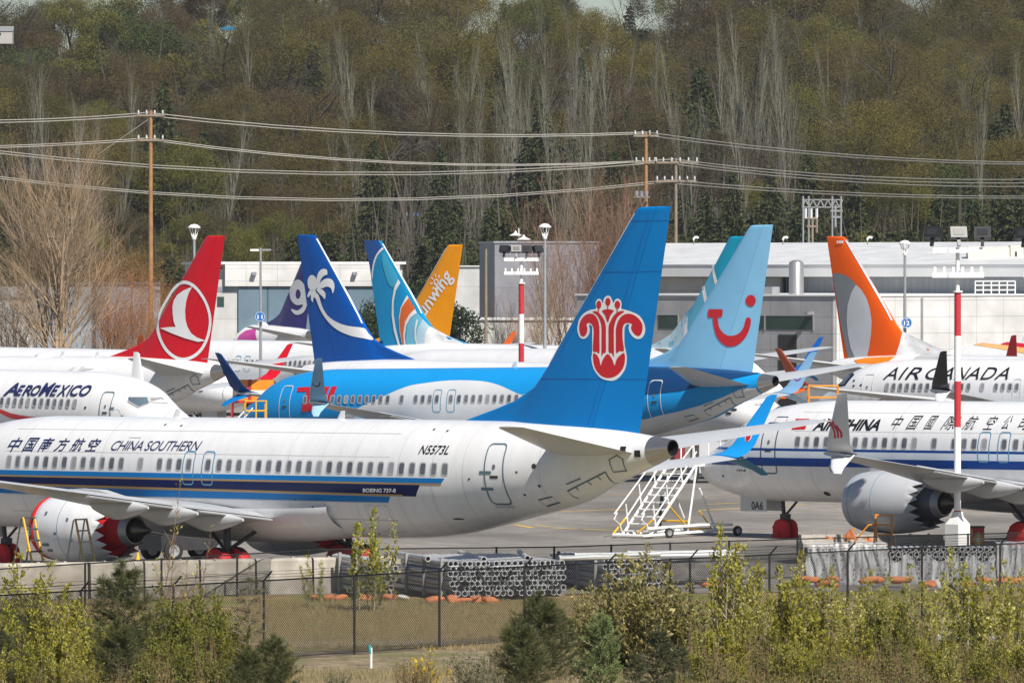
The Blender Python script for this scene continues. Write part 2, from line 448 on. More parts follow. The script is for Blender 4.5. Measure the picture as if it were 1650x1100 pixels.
EC = (4.83, -1.76)
def _eng(prof_, s, name, n=48, mi=0, ang=45):
    mb = MB(); mb.lathe([(a, r) for a, r in prof_], rel((.35, s * EC[0], EC[1])), 'x', n, mi); return mb
def g_cowl(s):
    mb = _eng([(12.35, .96), (12.42, 1.03), (12.6, 1.09), (13.0, 1.155), (13.6, 1.20), (14.3, 1.205), (15.0, 1.15), (15.55, 1.07)], s, 'cowl')
    return mb.mesh('fan_cowl', True, 45)
def g_seam(s):
    mb = MB()
    for x, r in ((12.75, 1.122), (14.0, 1.208)): mb.lathe([(x - .015, r - .004), (x, r + .004), (x + .015, r - .004)], rel((.35, s * EC[0], EC[1])), 'x', 48)
    return mb.mesh('cowl_seam', True)
def g_lip(s):
    mb = _eng([(13.2, .80), (12.7, .82), (12.42, .86), (12.32, .91), (12.32, .94), (12.40, 1.02), (12.5, 1.06)], s, 'lip'); return mb.mesh('inlet_lip', True, 60)
def g_fan(s):
    mb = _eng([(12.9, .02), (13.15, .18), (13.2, .80)], s, 'fan'); return mb.mesh('fan', True, 30)
def g_chev(s):
    mb = MB(); n = 18 * 4; V = []; Fc = []
    o = rel((.35, s * EC[0], EC[1]))
    rows = [(15.55, 1.072, 0), (15.75, 1.035, 0), (16.0, .985, 1)]
    for x, r, tooth in rows:
        for k in range(n):
            t = 2 * math.pi * k / n; ph = (k % 4) / 4
            dx = (.20 - abs(ph - .5) * .95) if tooth else 0
            V.append((o.x + x + dx, o.y + r * math.cos(t), o.z + r * math.sin(t)))
    for i in range(2):
        for k in range(n):
            k2 = (k + 1) % n; Fc.append((i * n + k, i * n + k2, (i + 1) * n + k2, (i + 1) * n + k))
    b = len(V); V += [(v[0] - .01, o.y + (v[1] - o.y) * .965, o.z + (v[2] - o.z) * .965) for v in V]
    Fc += [tuple(b + i for i in f[::-1]) for f in Fc]
    for k in range(n): k2 = (k + 1) % n; Fc.append((2 * n + k, 2 * n + k2, b + 2 * n + k2, b + 2 * n + k))
    mb.add(V, Fc)
    mb.lathe([(14.6, 1.0), (15.45, .985), (15.45, .6)], o, 'x', 40, 1)
    return mb.mesh('chevron_nozzle', True, 40)
def g_core(s):
    mb = _eng([(14.9, .74), (15.5, .72), (16.05, .60), (16.45, .52)], s, 'core'); mb.lathe([(16.43, .545), (16.75, .475), (16.75, .44), (16.3, .42)], rel((.35, s * EC[0], EC[1])), 'x', 40, 1)
    return mb.mesh('core_nozzle', True, 40)
def g_plug(s):
    mb = _eng([(16.2, .36), (16.75, .31), (17.1, .20), (17.45, .08), (17.6, .01)], s, 'plug'); return mb.mesh('exhaust_plug', True, 60)
def g_pylon(s):
    mb = MB(); y = s * EC[0]
    V = []
    for x, zt, zb, hw in ((13.3, -.50, -.62, .03), (14.2, -.38, -.70, .17), (15.4, -.42, -1.0, .20), (16.6, -.66, -1.35, .19), (18.2, -.95, -1.22, .15), (19.4, -1.0, -1.12, .04)):
        V += [rel((x, y - hw, zt)), rel((x, y + hw, zt)), rel((x, y + hw, zb)), rel((x, y - hw, zb))]
    Fc = [(i * 4 + k, (i + 1) * 4 + k, (i + 1) * 4 + (k + 1) % 4, i * 4 + (k + 1) % 4) for i in range(5) for k in range(4)]
    mb.add(V, Fc); return mb.mesh('pylon', True, 40)
def g_wheel(r, wd, hub=True):
    mb = MB(); h = wd / 2
    mb.lathe([(-h, r * .55), (-h, r * .82), (-h * .8, r * .96), (-h * .4, r), (h * .4, r), (h * .8, r * .96), (h, r * .82), (h, r * .55)], (0, 0, 0), 'y', 28, 0)
    mb.lathe([(-h * .7, .01), (-h * .72, r * .3), (-h * .95, r * .34), (-h, r * .55)], (0, 0, 0), 'y', 20, 1)
    mb.lathe([(h, r * .55), (h * .95, r * .34), (h * .72, r * .3), (h * .7, .01)], (0, 0, 0), 'y', 20, 1)
    return mb.mesh('wheel', True, 40)
def g_cover(r, wd):
    """canvas wheel cover: a rounded hood open at the bottom"""
    mb = MB(); rows = []; rng = random.Random(3)
    pts = [(-r * 1.12, -r)] + [(r * 1.1 * math.cos(a), r * 1.1 * math.sin(a)) for a in [math.pi - math.pi * k / 12 for k in range(13)]] + [(r * 1.12, -r)]
    for yy, sc in ((-wd / 2 - .03, .0), (-wd / 2 - .03, .8), (-wd / 2 + .02, 1.0), (0, 1.04), (wd / 2 - .02, 1.0), (wd / 2 + .03, .8), (wd / 2 + .03, 0)):
        rows.append([(x * sc + rng.uniform(-.02, .02), yy + rng.uniform(-.015, .015), (z * sc if z > -r else -r)) for x, z in pts])
    V, Fc = grid_mesh(rows, False); mb.add(V, Fc); return mb.mesh('wheel_cover', True, 60)
def g_window(k, s):
    x = 18.03 + .508 * (k - 100) if k >= 100 else 16.45 - .508 * k
    if k == 99: x = 17.45
    o = rel((x, 0, 0)); mb = MB()
    def rr(a, b, n=4.0, m=18): return [(a * math.copysign(abs(math.cos(t)) ** (2 / n), math.cos(t)), b * math.copysign(abs(math.sin(t)) ** (2 / n), math.sin(t))) for t in [2 * math.pi * j / m for j in range(m)]]
    out, mid, inn = rr(.165, .235), rr(.135, .20), rr(.12, .185)
    for (A, B, oa, ob, mi) in ((out, mid, .004, .009, 1), (mid, inn, .009, .003, 1)):
        V = [rel(fus(x + u, .40 + v, s, oa)) for u, v in A] + [rel(fus(x + u, .40 + v, s, ob)) for u, v in B]; m = len(A)
        mb.add(V, [(j, (j + 1) % m, m + (j + 1) % m, m + j) if s > 0 else (m + j, m + (j + 1) % m, (j + 1) % m, j) for j in range(m)], mi)
    V = [rel(fus(x + u, .40 + v, s, .003)) for u, v in inn] + [rel(fus(x, .40, s, .003))]; m = len(inn)
    mb.add(V, [(j, (j + 1) % m, m) if s > 0 else (m, (j + 1) % m, j) for j in range(m)], 0)
    return mb.mesh('window', True, 30)
# ---------------------------------------------------------------- surface markings
def apply(bm, mapf, name, mat, parent, s):
    for v in bm.verts: v.co = mapf(v.co.x, v.co.y)
    bm.normal_update()
    for f in bm.faces:
        if f.normal.y * s < 0: f.normal_flip()
        f.smooth = True
    me = bpy.data.meshes.new(name); bm.to_mesh(me); bm.free()
    return link(name, me, mat, parent)
def body_mark(P, loops, name, mat, layer=1, parent=None, cut=(.35, .10)):
    bm = fill(loops) if not isinstance(loops, bmesh.types.BMesh) else loops
    cuts(bm, *cut)
    s = P.side
    return apply(bm, lambda x, z: rel(fus(x, z, s, (.004 + .004 * layer) * P.k)), name, mat, parent or P.root, s)
def fin_mark(P, loops, name, mat, layer=1, parent=None):
    bm = fill(loops) if not isinstance(loops, bmesh.types.BMesh) else loops
    cuts(bm, .25, .5)
    s = P.side
    return apply(bm, lambda x, z: rel((x, s * (fint(x, z) + (.006 + .005 * layer) * P.k), z)), name, mat, parent or P.fino, s)
def title(P, txt, c0, c1, mat, name='lettering', shear=0.0, bold=0.0, space=1.0, layer=3, fin=False, parent=None):
    """text between photo points: c0 = lower left, c1 = upper right (x along the baseline), given as (x,y)"""
    bm = textbm(txt, shear, bold, space); f = P.fin if fin else P.body
    (xa, za), (xb, zb), (xc, zc) = f(c0[0], c0[1]), f(c1[0], c0[1] + (c1[2] if len(c1) > 2 else 0)), f((c0[0] + c1[0]) / 2, c1[1])
    hgt = zc - (za + zb) / 2
    for v in bm.verts:
        u, t = v.co.x, v.co.y; v.co = (xa + (xb - xa) * u, za + (zb - za) * u + hgt * t, 0)
    return (fin_mark if fin else body_mark)(P, bm, name, mat, layer, parent)
def tail_marks(P):
    """dark outlines of the service panels under the tail, measured once"""
    T = geo('tailpose', lambda: Pose(*POSES['cz']))
    z = lambda L: [T.body(800 + a / 4.231, 620 + b / 4.231) for a, b in L]
    wd = .045; ls = []
    ls += stroke(geo('tm0', lambda: z([(770, 508), (822, 478), (862, 505), (888, 582), (800, 592)])), wd, True)
    body_mark(P, ls, 'panel_outline', DARKL, 2)
    ls = stroke(geo('tm3', lambda: z([(288, 782), (380, 760), (432, 798), (345, 825)])), wd, True); body_mark(P, ls, 'panel_outline', DARKL, 2)
    for i, L in enumerate(([(745, 590), (485, 722), (530, 762), (560, 770)], [(745, 590), (765, 630), (815, 668)], [(478, 675), (575, 635)], [(541, 697), (562, 715)], [(623, 655), (650, 680)], [(690, 622), (715, 645)])):
        body_mark(P, stroke(geo('tml%d' % i, lambda: z(L)), wd), 'panel_line', DARKL, 2)
def door(P, x, w_, z0, z1, mat, handle=True, name='door', lw=.05, r=.16):
    L = []
    for cx, cz, a0 in ((x + w_ / 2 - r, z1 - r, 0), (x - w_ / 2 + r, z1 - r, 90), (x - w_ / 2 + r, z0 + r, 180), (x + w_ / 2 - r, z0 + r, 270)):
        for k in range(4): a = math.radians(a0 + 30 * k); L.append((cx + r * math.cos(a), cz + r * math.sin(a)))
    d = body_mark(P, stroke(L, lw, True), name, mat, 2)
    if handle:
        m = z0 + (z1 - z0) * .45
        body_mark(P, [[(x - .17, m - .04), (x + .17, m - .04), (x + .17, m + .05), (x - .17, m + .05)]], 'handle', DARKM, 2, d)
        body_mark(P, [ell(x, z0 + (z1 - z0) * .62, .07, .09, 12)], 'porthole', GLASSW, 2, d)
    return d
POSES = {'cz': (.8011, -.0079, -21.2864, 251.8289, 3.1638), 'airchina': (.7835, -.0077, 7.6273, 276.4778, 3.255), 'tui': (.7498, -.0167, -14.6686, 372.3816, 3.0612),
 'turkish': (.7535, -.0066, -44.3688, 427.2757, 3.1761), 'palm': (3.9184, -.0072, 14.7849, 370.6659, 3.185), 'nine': (1.011, -.0006, -38.8346, 683.2487, 3.2578),
 'flyd': (3.8796, -.0097, 17.9064, 457.5412, 3.1388), 'sunw': (.782, .0011, -30.5284, 521.4387, 3.305), 'gol': (3.9284, -.0086, 45.8965, 392.5089, 3.1494),
 'wj': (.8713, -.0126, -9.6655, 466.1349, 3.1023), 'acan': (.7349, -.0101, 18.2376, 412.4479, 3.1228), 'aerom': (3.9126, -.0054, -16.138, 349.6302, 3.2016)}
def airliner(key, label, fus_m=None, fin_m=None, rud_m=None, wl_m=None, wl2_m=None, cowl_m=None, lip_m=None, chev_m=None, cover=False, win=None, gear=True, engines=(-1, 1), cone_m=None, pose=None, side=None):
    P = Pose(*(pose or POSES[key])); P.key = key; P.k = 1.0 if P.T.y < 300 else 2.6
    P.side = side or (-1 if P.R.col[0].x > 0 else 1)
    P.root = r = empty('airliner', mat=P.M); tag(r, label, 'airliner', 'airliners parked nose to tail on the apron')
    fus_m = fus_m or WHITE; fin_m = fin_m or WHITE; wl_m = wl_m or WHITE
    P.fus = link('fuselage', geo('fus', g_fuselage), fus_m, r)
    link('tail_cone', geo('cone', g_cone), [cone_m or METAL, BLACK], r)
    P.fino = link('fin', geo('fin', lambda: g_fin('fin')), fin_m, r)
    link('rudder', geo('rud', lambda: g_fin('rudder')), rud_m or fin_m, r)
    for s in (-1, 1):
        link('stabiliser', geo(('st', s), lambda: g_stab(s)), GREYW, r)
        wg = link('wing', geo(('wing', s), lambda: g_wing(s)), GREYW, r)
        link('flap', geo(('flap', s), lambda: g_flaps(s)), GREYW, wg)
        for i in range(3): link('flap_fairing', geo(('ff', s, i), lambda: g_fairing(s, i)), GREYW, wg)
        wl = link('winglet', geo(('wl', s), lambda: g_winglet(s)), [wl_m, wl2_m or WHITE], wg)
        if s == P.side: P.wl = wl
        else: P.wlfar = wl
        if s in engines:
            e = link('fan_cowl', geo(('cowl', s), lambda: g_cowl(s)), cowl_m or WHITE, r)
            link('inlet_lip', geo(('lip', s), lambda: g_lip(s)), lip_m or STEEL, e); link('fan', geo(('fan', s), lambda: g_fan(s)), DARKM, e)
            link('chevron_nozzle', geo(('chev', s), lambda: g_chev(s)), [cowl_m or WHITE, chev_m or NOZ], e)
            link('core_nozzle', geo(('core', s), lambda: g_core(s)), [chev_m or NOZ, STEEL], e)
            link('exhaust_plug', geo(('plug', s), lambda: g_plug(s)), TITAN, e); link('pylon', geo(('pyl', s), lambda: g_pylon(s)), GREYW, r)
            if s == P.side: P.cowl = e
            if P.T.y < 300: link('cowl_seam', geo(('seam', s), lambda: g_seam(s)), LINEB, e)
    if gear: landing_gear(P, cover)
    if win:
        for k in list(range(20)) + [99] + list(range(100, 123)):
            if k in (4, 6): continue
            x = 18.03 + .508 * (k - 100) if k >= 100 else (17.45 if k == 99 else 16.45 - .508 * k)
            u, v = P.px((x, P.side * 1.84, .4))
            if win[0] < u < win[1]:
                link('window', geo(('win', k, P.side), lambda: g_window(k, P.side)), [(GLASSW, GLASSX, GLASSW, GLASSY, GLASSX, GLASSW, GLASSW)[(k * 5 + int(P.T.y)) % 7], WFRAME], r, (0, P.side * (.0 if P.k == 1 else .035), 0))
    return P
def landing_gear(P, cover):
    r = P.root
    def gz(x): # body height of the ground under body station x
        return (P.Ri @ (Vector((0, 0, 0)) - P.T)).z * 1.0
    def ground(x, y):
        p = P.w((x, y, 0)); return (GZ - p.z) / P.R.col[2].z
    g = ground(4.45, 0); rn = .35
    mb = MB(); mb.tube([rel((4.3, 0, -1.7)), rel((4.4, 0, g + .75)), rel((4.45, 0, g + rn))], [.09, .08, .06], 10, 0)
    mb.tube([rel((5.3, 0, -1.8)), rel((4.42, 0, g + .85))], .05, 8, 0); mb.tube([rel((4.45, -.28, g + rn)), rel((4.45, .28, g + rn))], .05, 8, 0)
    mb.box(-13.7, -13.38, -.14, .14, g + 4.0, g + 4.25)
    mb.tube([rel((4.5, .0, g + .72)), rel((4.75, 0, g + .55)), rel((4.5, 0, g + .38))], .035, 6, 0)
    ng = mb.build('nose_gear', [DARKM], r, smooth=True, angle=40)
    for s in (-1, 1):
        link('wheel', geo('nw', lambda: g_wheel(.35, .2)), [RUBBER, STEEL], ng, rel((4.45, s * .2, g + rn)))
        d = MB(); d.box(2.45 - 18, 3.85 - 18, s * .42 - .02, s * .42 + .02, -2.40 + 3.3, -1.75 + 3.3); dd = d.build('gear_door', [GREYW], r)  # white doors given wing grey to stand for the shade on them
        if s == P.side: P.gdoor = dd
        if cover: link('wheel_cover', geo('nc', lambda: g_cover(.36, .24)), REDC, ng, rel((4.45, s * .22, g + rn)))
    for s in (-1, 1):
        g = ground(19.55, s * 2.86); rm = .565
        mb = MB(); mb.tube([rel((19.4, s * 2.7, -1.5)), rel((19.55, s * 2.86, g + rm + .5)), rel((19.55, s * 2.86, g + rm))], [.14, .12, .10], 10)
        mb.tube([rel((19.5, s * 1.2, -1.7)), rel((19.55, s * 2.8, g + rm + .45))], .07, 8); mb.tube([rel((18.2, s * 2.7, -1.5)), rel((19.5, s * 2.82, g + rm + .4))], .06, 8)
        mb.tube([rel((19.55, s * 2.4, g + rm)), rel((19.55, s * 3.3, g + rm))], .07, 8); mb.tube([rel((19.75, s * 2.86, g + rm + .5)), rel((20.05, s * 2.86, g + rm + .25)), rel((19.6, s * 2.86, g + rm))], .04, 6)
        mg = mb.build('main_gear', [DARKM], r, smooth=True, angle=40)
        for q in (-.43, .43):
            link('wheel', geo('mw', lambda: g_wheel(.565, .4)), [RUBBER, STEEL], mg, rel((19.55, s * 2.86 + q, g + rm)))
            if cover: link('wheel_cover', geo('mc', lambda: g_cover(.52, .42)), REDC, mg, rel((19.55, s * 2.86 + q, g + .52)))
def ap(P, L, off, sc, fin=False):
    f = P.fin if fin else P.body
    return [f(off[0] + a / sc, off[1] + b / sc) for a, b in L]
def blade(P, x, z0=2.0, h=.28, parent=None):
    mb = MB(); loft(mb, [((x, 0, z0 - .05), (x + .42, 0, z0 - .05), (0, 1, 0), .05), ((x + .22, 0, z0 + h), (x + .44, 0, z0 + h), (0, 1, 0), .03)], 6)
    mb.build('antenna', [WHITE], P.root, smooth=True, angle=40)
def dome(P, x, L=1.7, h=.22):
    mb = MB(); rows = []
    for k in range(11):
        t = k / 10; e = math.sin(math.pi * min(1, t ** .7)) ** .6 if 0 < t < 1 else .02
        rows.append([rel((x + L * t, .42 * e * math.cos(a), 1.93 + (h + .07) * e * math.sin(a))) for a in [math.pi * j / 10 for j in range(11)]])
    V, Fc = grid_mesh(rows, False); mb.add(V, Fc); mb.build('antenna_dome', [WHITE], P.root, smooth=True)
# ================================================================ liveries (colours and marks of each airliner)
NAVY = paint('ink_navy', (.018, .026, .10), .3); INK = paint('ink_black', (.012, .012, .016), .35)
RED = paint('mark_red', (.56, .012, .025), .3, bump=.05, bscale=1.2); MARKW = paint('mark_white', (.80, .80, .80), .3)
LINEW = paint('line_white', (.62, .66, .68), .4); LINEB = paint('line_blue', (.11, .27, .40), .4)
GOLD = paint('stripe_gold', (.38, .24, .09), .35)
def le_strip(P, mat, w_=.09):
    """bare leading edge of the fin"""
    L = [(finle(z) - .02, z) for z in np.arange(4.0, 9.0, .4)]; R = [(x + w_, z) for x, z in L]
    fin_mark(P, [L + R[::-1]], 'leading_edge', mat, 1)
# --- 1 blue tail with the red flower, nearest aircraft
B1 = jet('cz_blue', (.001, .185, .53)); B1d = jet('cz_blue_light', (.010, .17, .50)); SB = paint('stripe_blue', (.002, .18, .50), .3, spec=.2); SN = paint('stripe_navy', (.004, .012, .080), .25, bump=.05, bscale=1.0, spec=.18)
P = airliner('cz', 'white airliner with long blue waist stripes and bright blue tail bearing a red flower', WHITE, B1, jet('cz_rudder', (.001, .20, .56)), wl_m=jet('wl_sky', (.01, .27, .68)), wl2_m=jet('wl_teal', (.02, .16, .28)),
             cowl_m=WHITE, lip_m=REDC, chev_m=REDC, cover=True, win=(-40, 1660))
z2 = lambda L: ap(P, L, (400, 640), 3.6667)
e0 = P.body(400 + 1160 / 3.6667, 640 + 478 / 3.6667); e1 = P.body(400 + 1140 / 3.6667, 640 + 508 / 3.6667); e2 = P.body(400 + 1140 / 3.6667, 640 + 519 / 3.6667)
f0 = P.body(400 + 1013 / 3.6667, 640 + 522 / 3.6667); f1 = P.body(400 + 990 / 3.6667, 640 + 585 / 3.6667)
g0 = P.body(400 + 840 / 3.6667, 640 + 585 / 3.6667); g1 = P.body(400 + 828 / 3.6667, 640 + 620 / 3.6667)
XL = 2.0
body_mark(P, [[(XL, e0[1]), e0, e1, (XL, e1[1])]], 'stripe', SB); body_mark(P, [[(XL, e1[1]), e1, e2, (XL, e2[1])]], 'stripe', GOLD)
body_mark(P, [[(XL, e2[1]), (f0[0] + .02, e2[1]), f1, (XL, f1[1] + .18)]], 'stripe', SN)
body_mark(P, [[(XL, f1[1] + .19), (f1[0] - .6, f1[1] + .06), (f1[0] - .6, f1[1]), (XL, f1[1] + .09)]], 'stripe', GOLD, 2)
body_mark(P, [[(XL, f1[1] + .09), g0, g1, (XL, g1[1] + .02)]], 'stripe', SB)
for i, ch in enumerate('中国南方航空'):
    x = 10 + i * 25.3; title(P, ch, (x, 727.5 - .1 * i), (x + 21, 704.5 + .3 * i), NAVY, shear=.25, bold=.013)
title(P, 'CHINA SOUTHERN', (178, 725.5), (321, 710.2, .6), NAVY, shear=.28, space=.9)
title(P, 'N5573L', (674, 731.6), (722, 717.4, .6), INK, shear=.22, bold=.012)
title(P, 'BOEING 737-8', (585, 792.6), (639, 786.4, .5), MARKW, shear=.2, bold=.03, layer=4)
door(P, 31.35, .78, -.72, 1.26, DARKL); 
for zz in (.32, -.22): body_mark(P, [[(30.75, zz - .05), (31.25, zz - .05), (31.25, zz + .05), (30.75, zz + .05)]], 'hinge_mark', DARKL, 3)
body_mark(P, [[(31.0, -.86), (31.72, -.86), (31.7, -.76), (31.02, -.76)]], 'sill', GREYW, 3)
for x in (16.45, 17.45): door(P, x, .56, -.27, .86, LINEB, False, 'exit_hatch', .045, .13)
tail_marks(P); le_strip(P, MARKW)
o3, s3 = (900, 460), 6.469
mb = MB(); mb.lathe([(12.25, .05), (12.22, .7), (12.28, 1.0), (12.42, 1.085), (12.62, 1.115), (12.64, 1.09)], rel((.35, -EC[0], EC[1])), 'x', 48); mb.build('inlet_cover', [REDC], P.cowl, smooth=True, angle=60)
for x, z, w_, h_ in ((13.3, -1.2, .05, .05), (13.9, -1.9, .06, .05), (13.25, -2.3, .16, .05), (13.35, -2.5, .12, .04), (14.5, -1.4, .05, .05), (14.7, -2.1, .05, .05)):
    rr_ = 1.21; zz_ = z - EC[1]; yy_ = math.sqrt(max(.01, rr_ ** 2 - zz_ ** 2)); mb = MB(); mb.box(x - w_, x + w_, -.01, .01, -h_, h_); o = mb.build('cowl_mark', [DARKL], P.cowl, rel((x - x + .35, -EC[0] - yy_ * .995, z))); o.rotation_euler = (math.atan2(zz_, -yy_) - math.pi, 0, 0)
fz = lambda L, k=4: [(p.x, p.y) for p in smoothloop(ap(P, L, o3, s3, True), k)]
fin_mark(P, [fz([(530, 990), (440, 960), (370, 870), (345, 760), (352, 690), (352, 450), (342, 418), (320, 410), (328, 450), (320, 505), (290, 545), (255, 555), (225, 540), (203, 490), (200, 430), (215, 360), (250, 305), (300, 268), (350, 250), (392, 240), (388, 190), (398, 155), (423, 136), (448, 150), (462, 185), (474, 140), (495, 115), (518, 104), (545, 116), (560, 150), (576, 180), (592, 150), (617, 135), (645, 150), (660, 190), (658, 240), (700, 252), (770, 275), (840, 310), (885, 370), (905, 440), (900, 500), (870, 545), (830, 557), (785, 540), (745, 490), (733, 440), (738, 405), (715, 405), (698, 425), (690, 460), (690, 600), (708, 700), (715, 770), (700, 860), (650, 940), (590, 985)], 3)], 'emblem', MARKW, 1)
for L in ([(362, 680), (366, 560), (370, 470), (355, 410), (320, 387), (296, 405), (304, 450), (295, 500), (265, 530), (235, 515), (219, 450), (228, 380), (265, 322), (320, 292), (372, 302), (410, 350), (429, 430), (430, 560), (430, 700), (400, 690)],
          [(357, 272), (400, 268), (440, 300), (480, 360), (497, 430), (497, 560), (497, 690), (470, 705), (452, 735), (451, 600), (451, 440), (437, 370), (405, 310)],
          [(455, 262), (517, 246), (580, 262), (545, 310), (516, 385), (488, 310)],
          [(526, 690), (525, 560), (525, 430), (545, 370), (585, 305), (640, 268), (690, 270), (622, 325), (590, 400), (580, 480), (581, 735), (560, 705)],
          [(604, 700), (602, 560), (602, 450), (625, 370), (665, 315), (720, 293), (780, 302), (840, 345), (878, 410), (874, 480), (845, 524), (800, 510), (767, 465), (760, 430), (770, 402), (725, 388), (690, 402), (672, 450), (672, 560), (686, 678), (640, 682)],
          [(365, 706), (405, 725), (430, 770), (443, 832), (465, 770), (515, 712), (562, 765), (588, 832), (610, 765), (650, 722), (690, 705), (695, 790), (670, 870), (610, 935), (530, 962), (450, 940), (390, 870), (366, 790)],
          ell(423, 200, 26, 42), ell(518, 170, 27, 42), ell(617, 200, 29, 42)):
    fin_mark(P, [fz(L, 3)], 'petal', RED, 2)
for x, a, b in ((420, 235, 290), (518, 205, 262), (616, 238, 290)): fin_mark(P, [ap(P, [(x - 5, a), (x + 5, a), (x + 5, b), (x - 5, b)], o3, s3, True)], 'stamen', RED, 3)
blade(P, 13.5, 2.0); blade(P, 22, 2.0)
SEAM = paint('seam_grey', (.50, .50, .51), .4)
def seams(P, xs, zs):
    for z in zs: body_mark(P, stroke([(x, z) for x in np.arange(6.5, 26.6, .5)], .022), 'panel_seam', SEAM, 0)
    for x in xs: body_mark(P, stroke([(x, z) for z in np.arange(-1.9, 1.95, .1)], .02), 'panel_seam', SEAM, 0, cut=(None, .06))
seams(P, (7.4, 9.6, 11.8, 21.5, 23.2, 24.8, 27.0, 28.6, 30.0, 33.2), (.78, 1.55, -.75, -1.35))
for x0, x1, z0, z1 in ((25.2, 26.3, -1.75, -.85), (8.2, 9.4, -1.75, -.85), (12.9, 13.5, .95, 1.3)): body_mark(P, stroke([(x0, z0), (x1, z0), (x1, z1), (x0, z1)], .025, True), 'panel_seam', SEAM, 2)
for x, z in ((14.2, 1.75), (15.1, 1.72), (27.9, 1.7), (28.6, 1.66), (21.8, -.72), (22.6, -.95), (30.3, .1), (32.3, .35), (32.4, -.4)): body_mark(P, [ell(x, z, .05, .035, 8)], 'drain', DARKM, 2)
CZP = P
FSEAM = paint('fin_seam', (.002, .10, .34), .4)
for zq in (3.4, 6.9, 8.55): fin_mark(P, stroke([(x, zq) for x in np.linspace(finle(zq) + .1, finte(zq) - .05, 12)], .025), 'panel_seam', FSEAM, 0)
fin_mark(P, stroke([(hinge(z) - .22, z) for z in np.arange(1.9, 8.8, .4)], .02), 'panel_seam', FSEAM, 0); fin_mark(P, stroke([(finle(z) + .35, z) for z in np.arange(4.0, 8.8, .4)], .02), 'panel_seam', FSEAM, 0)
body_mark(P, [ell(33.0, .55, .09, .09, 10)], 'port', DARKM, 2); body_mark(P, [ell(33.1, -.1, .06, .05, 10)], 'port', DARKM, 2); body_mark(P, [ell(29.2, -1.25, .22, .03, 10)], 'vent', DARKM, 2)
for zz, xx in ((1.12, 36.35), (1.0, 36.9)): body_mark(P, [[(xx, zz - .12), (xx + .22, zz - .12), (xx + .22, zz + .10), (xx, zz + .10)]], 'jackscrew_slot', BLACK, 2)
# flower emblem on the far winglet (seen past the tail)
def wl_mark(P, s, loops, name, mat, k=1, far=False):
    """mark on the inboard face (far winglet) or outboard face (near winglet)"""
    bm = fill(loops); z0 = wz(17.95)
    for v in bm.verts:
        x, z = v.co.x, v.co.y
        t = (z - (z0 + .38)) / 1.72; y = 18.15 + .65 * t; th = .05 + .008 * k - .02 * t
        y += (-th if far else th); v.co = rel((x, s * y, z))
    me = bpy.data.meshes.new(name); bm.to_mesh(me); bm.free(); return link(name, me, mat, P.wlfar if far else P.wl)
zw = wz(17.95)
wl_mark(P, 1, [ell(23.95, zw + .72, .17, .22)], 'emblem', MARKW, 1, True); wl_mark(P, 1, [ell(23.95, zw + .68, .12, .16)], 'emblem', RED, 2, True)
# --- 2 white airliner with two blue waist stripes on the right
AB = paint('stripe_royal', (.003, .050, .25), .25, spec=.2); ABL = paint('stripe_pale', (.62, .68, .76), .3)
P = airliner('airchina', 'white airliner with two navy waist stripes and black lettering beside the striped mast', WHITE, WHITE, wl_m=jet('wl_silver', (.60, .61, .62)), cowl_m=jet('cowl_grey', (.46, .47, .49), .16), cover=True, win=(1100, 1700))
q = lambda L: ap(P, L, (1150, 640), 3.3)
za = P.body(1150 + 450 / 3.3, 640 + 272 / 3.3)[1]; zb = P.body(1150 + 450 / 3.3, 640 + 285 / 3.3)[1]; zc_ = P.body(1150 + 450 / 3.3, 640 + 322 / 3.3)[1]; zd = P.body(1150 + 450 / 3.3, 640 + 366 / 3.3)[1]
body_mark(P, [[(1.2, za), (30, za), (30, zb), (1.2, zb)]], 'stripe', AB); body_mark(P, [[(1.4, zb), (30, zb), (30, zc_), (1.4, zc_)]], 'stripe', ABL, 0)
body_mark(P, [[(1.0, zc_), (30, zc_), (30, zd), (1.6, zd)]], 'stripe', AB)
for L in ([(435, 114), (512, 114), (495, 125), (440, 126)], [(413, 172), (428, 148), (497, 141), (487, 170)]): body_mark(P, [q(L)], 'flag_mark', RED, 2)
title(P, 'AIR CHINA', (1309, 693.4), (1415, 675.2, .4), INK, shear=.3, bold=.035, space=.95)
for ch, a, b in zip('中国國際航空公司', (936, 1020, 1115, 1205, 1320, 1430, 1528, 1612), (990, 1085, 1168, 1292, 1388, 1490, 1568, 1672)):
    title(P, ch, (1150 + a / 3.3, 640 + 172 / 3.3), (1150 + b / 3.3, 640 + 98 / 3.3), INK, shear=.32)
door(P, 5.22, .80, -.85, 1.12, NAVY)
body_mark(P, stroke(q([(318, 138), (340, 104), (398, 104), (382, 138)]), .03), 'hatch_line', NAVY, 2)
for x in (16.45, 17.45): door(P, x, .56, -.27, .86, LINEB, False, 'exit_hatch', .045, .13)
title(P, '737-8', (1150 + 122 / 3.3, 640 + 394 / 3.3), (1150 + 173 / 3.3, 640 + 382 / 3.3), INK, shear=.2, bold=.03)
bm = textbm('0A6', 0, .02); 
for v in bm.verts: v.co = rel((3.05 + v.co.x * .62, -.42 - .03, -2.34 + v.co.y * .34))
me = bpy.data.meshes.new('lettering'); bm.to_mesh(me); bm.free(); link('lettering', me, INK, P.gdoor)
for i, (dx, k) in enumerate(((0, 1.0), (.15, .85), (.30, .62))):
    L = [(23.70 + dx + .06 * math.sin(t * 5.0), zw + .55 + .72 * t * k + .1 * dx) for t in np.linspace(0, 1, 12)]
    wl_mark(P, -1, stroke(L, .085), 'emblem', RED, 1)
for x, z in ((3.2, .95), (3.5, .6), (6.3, -.35), (8.0, -.38), (9.9, -.35), (2.0, -.3), (2.3, -1.0)): body_mark(P, [ell(x, z, .07, .05, 8)], 'probe', DARKM, 2)
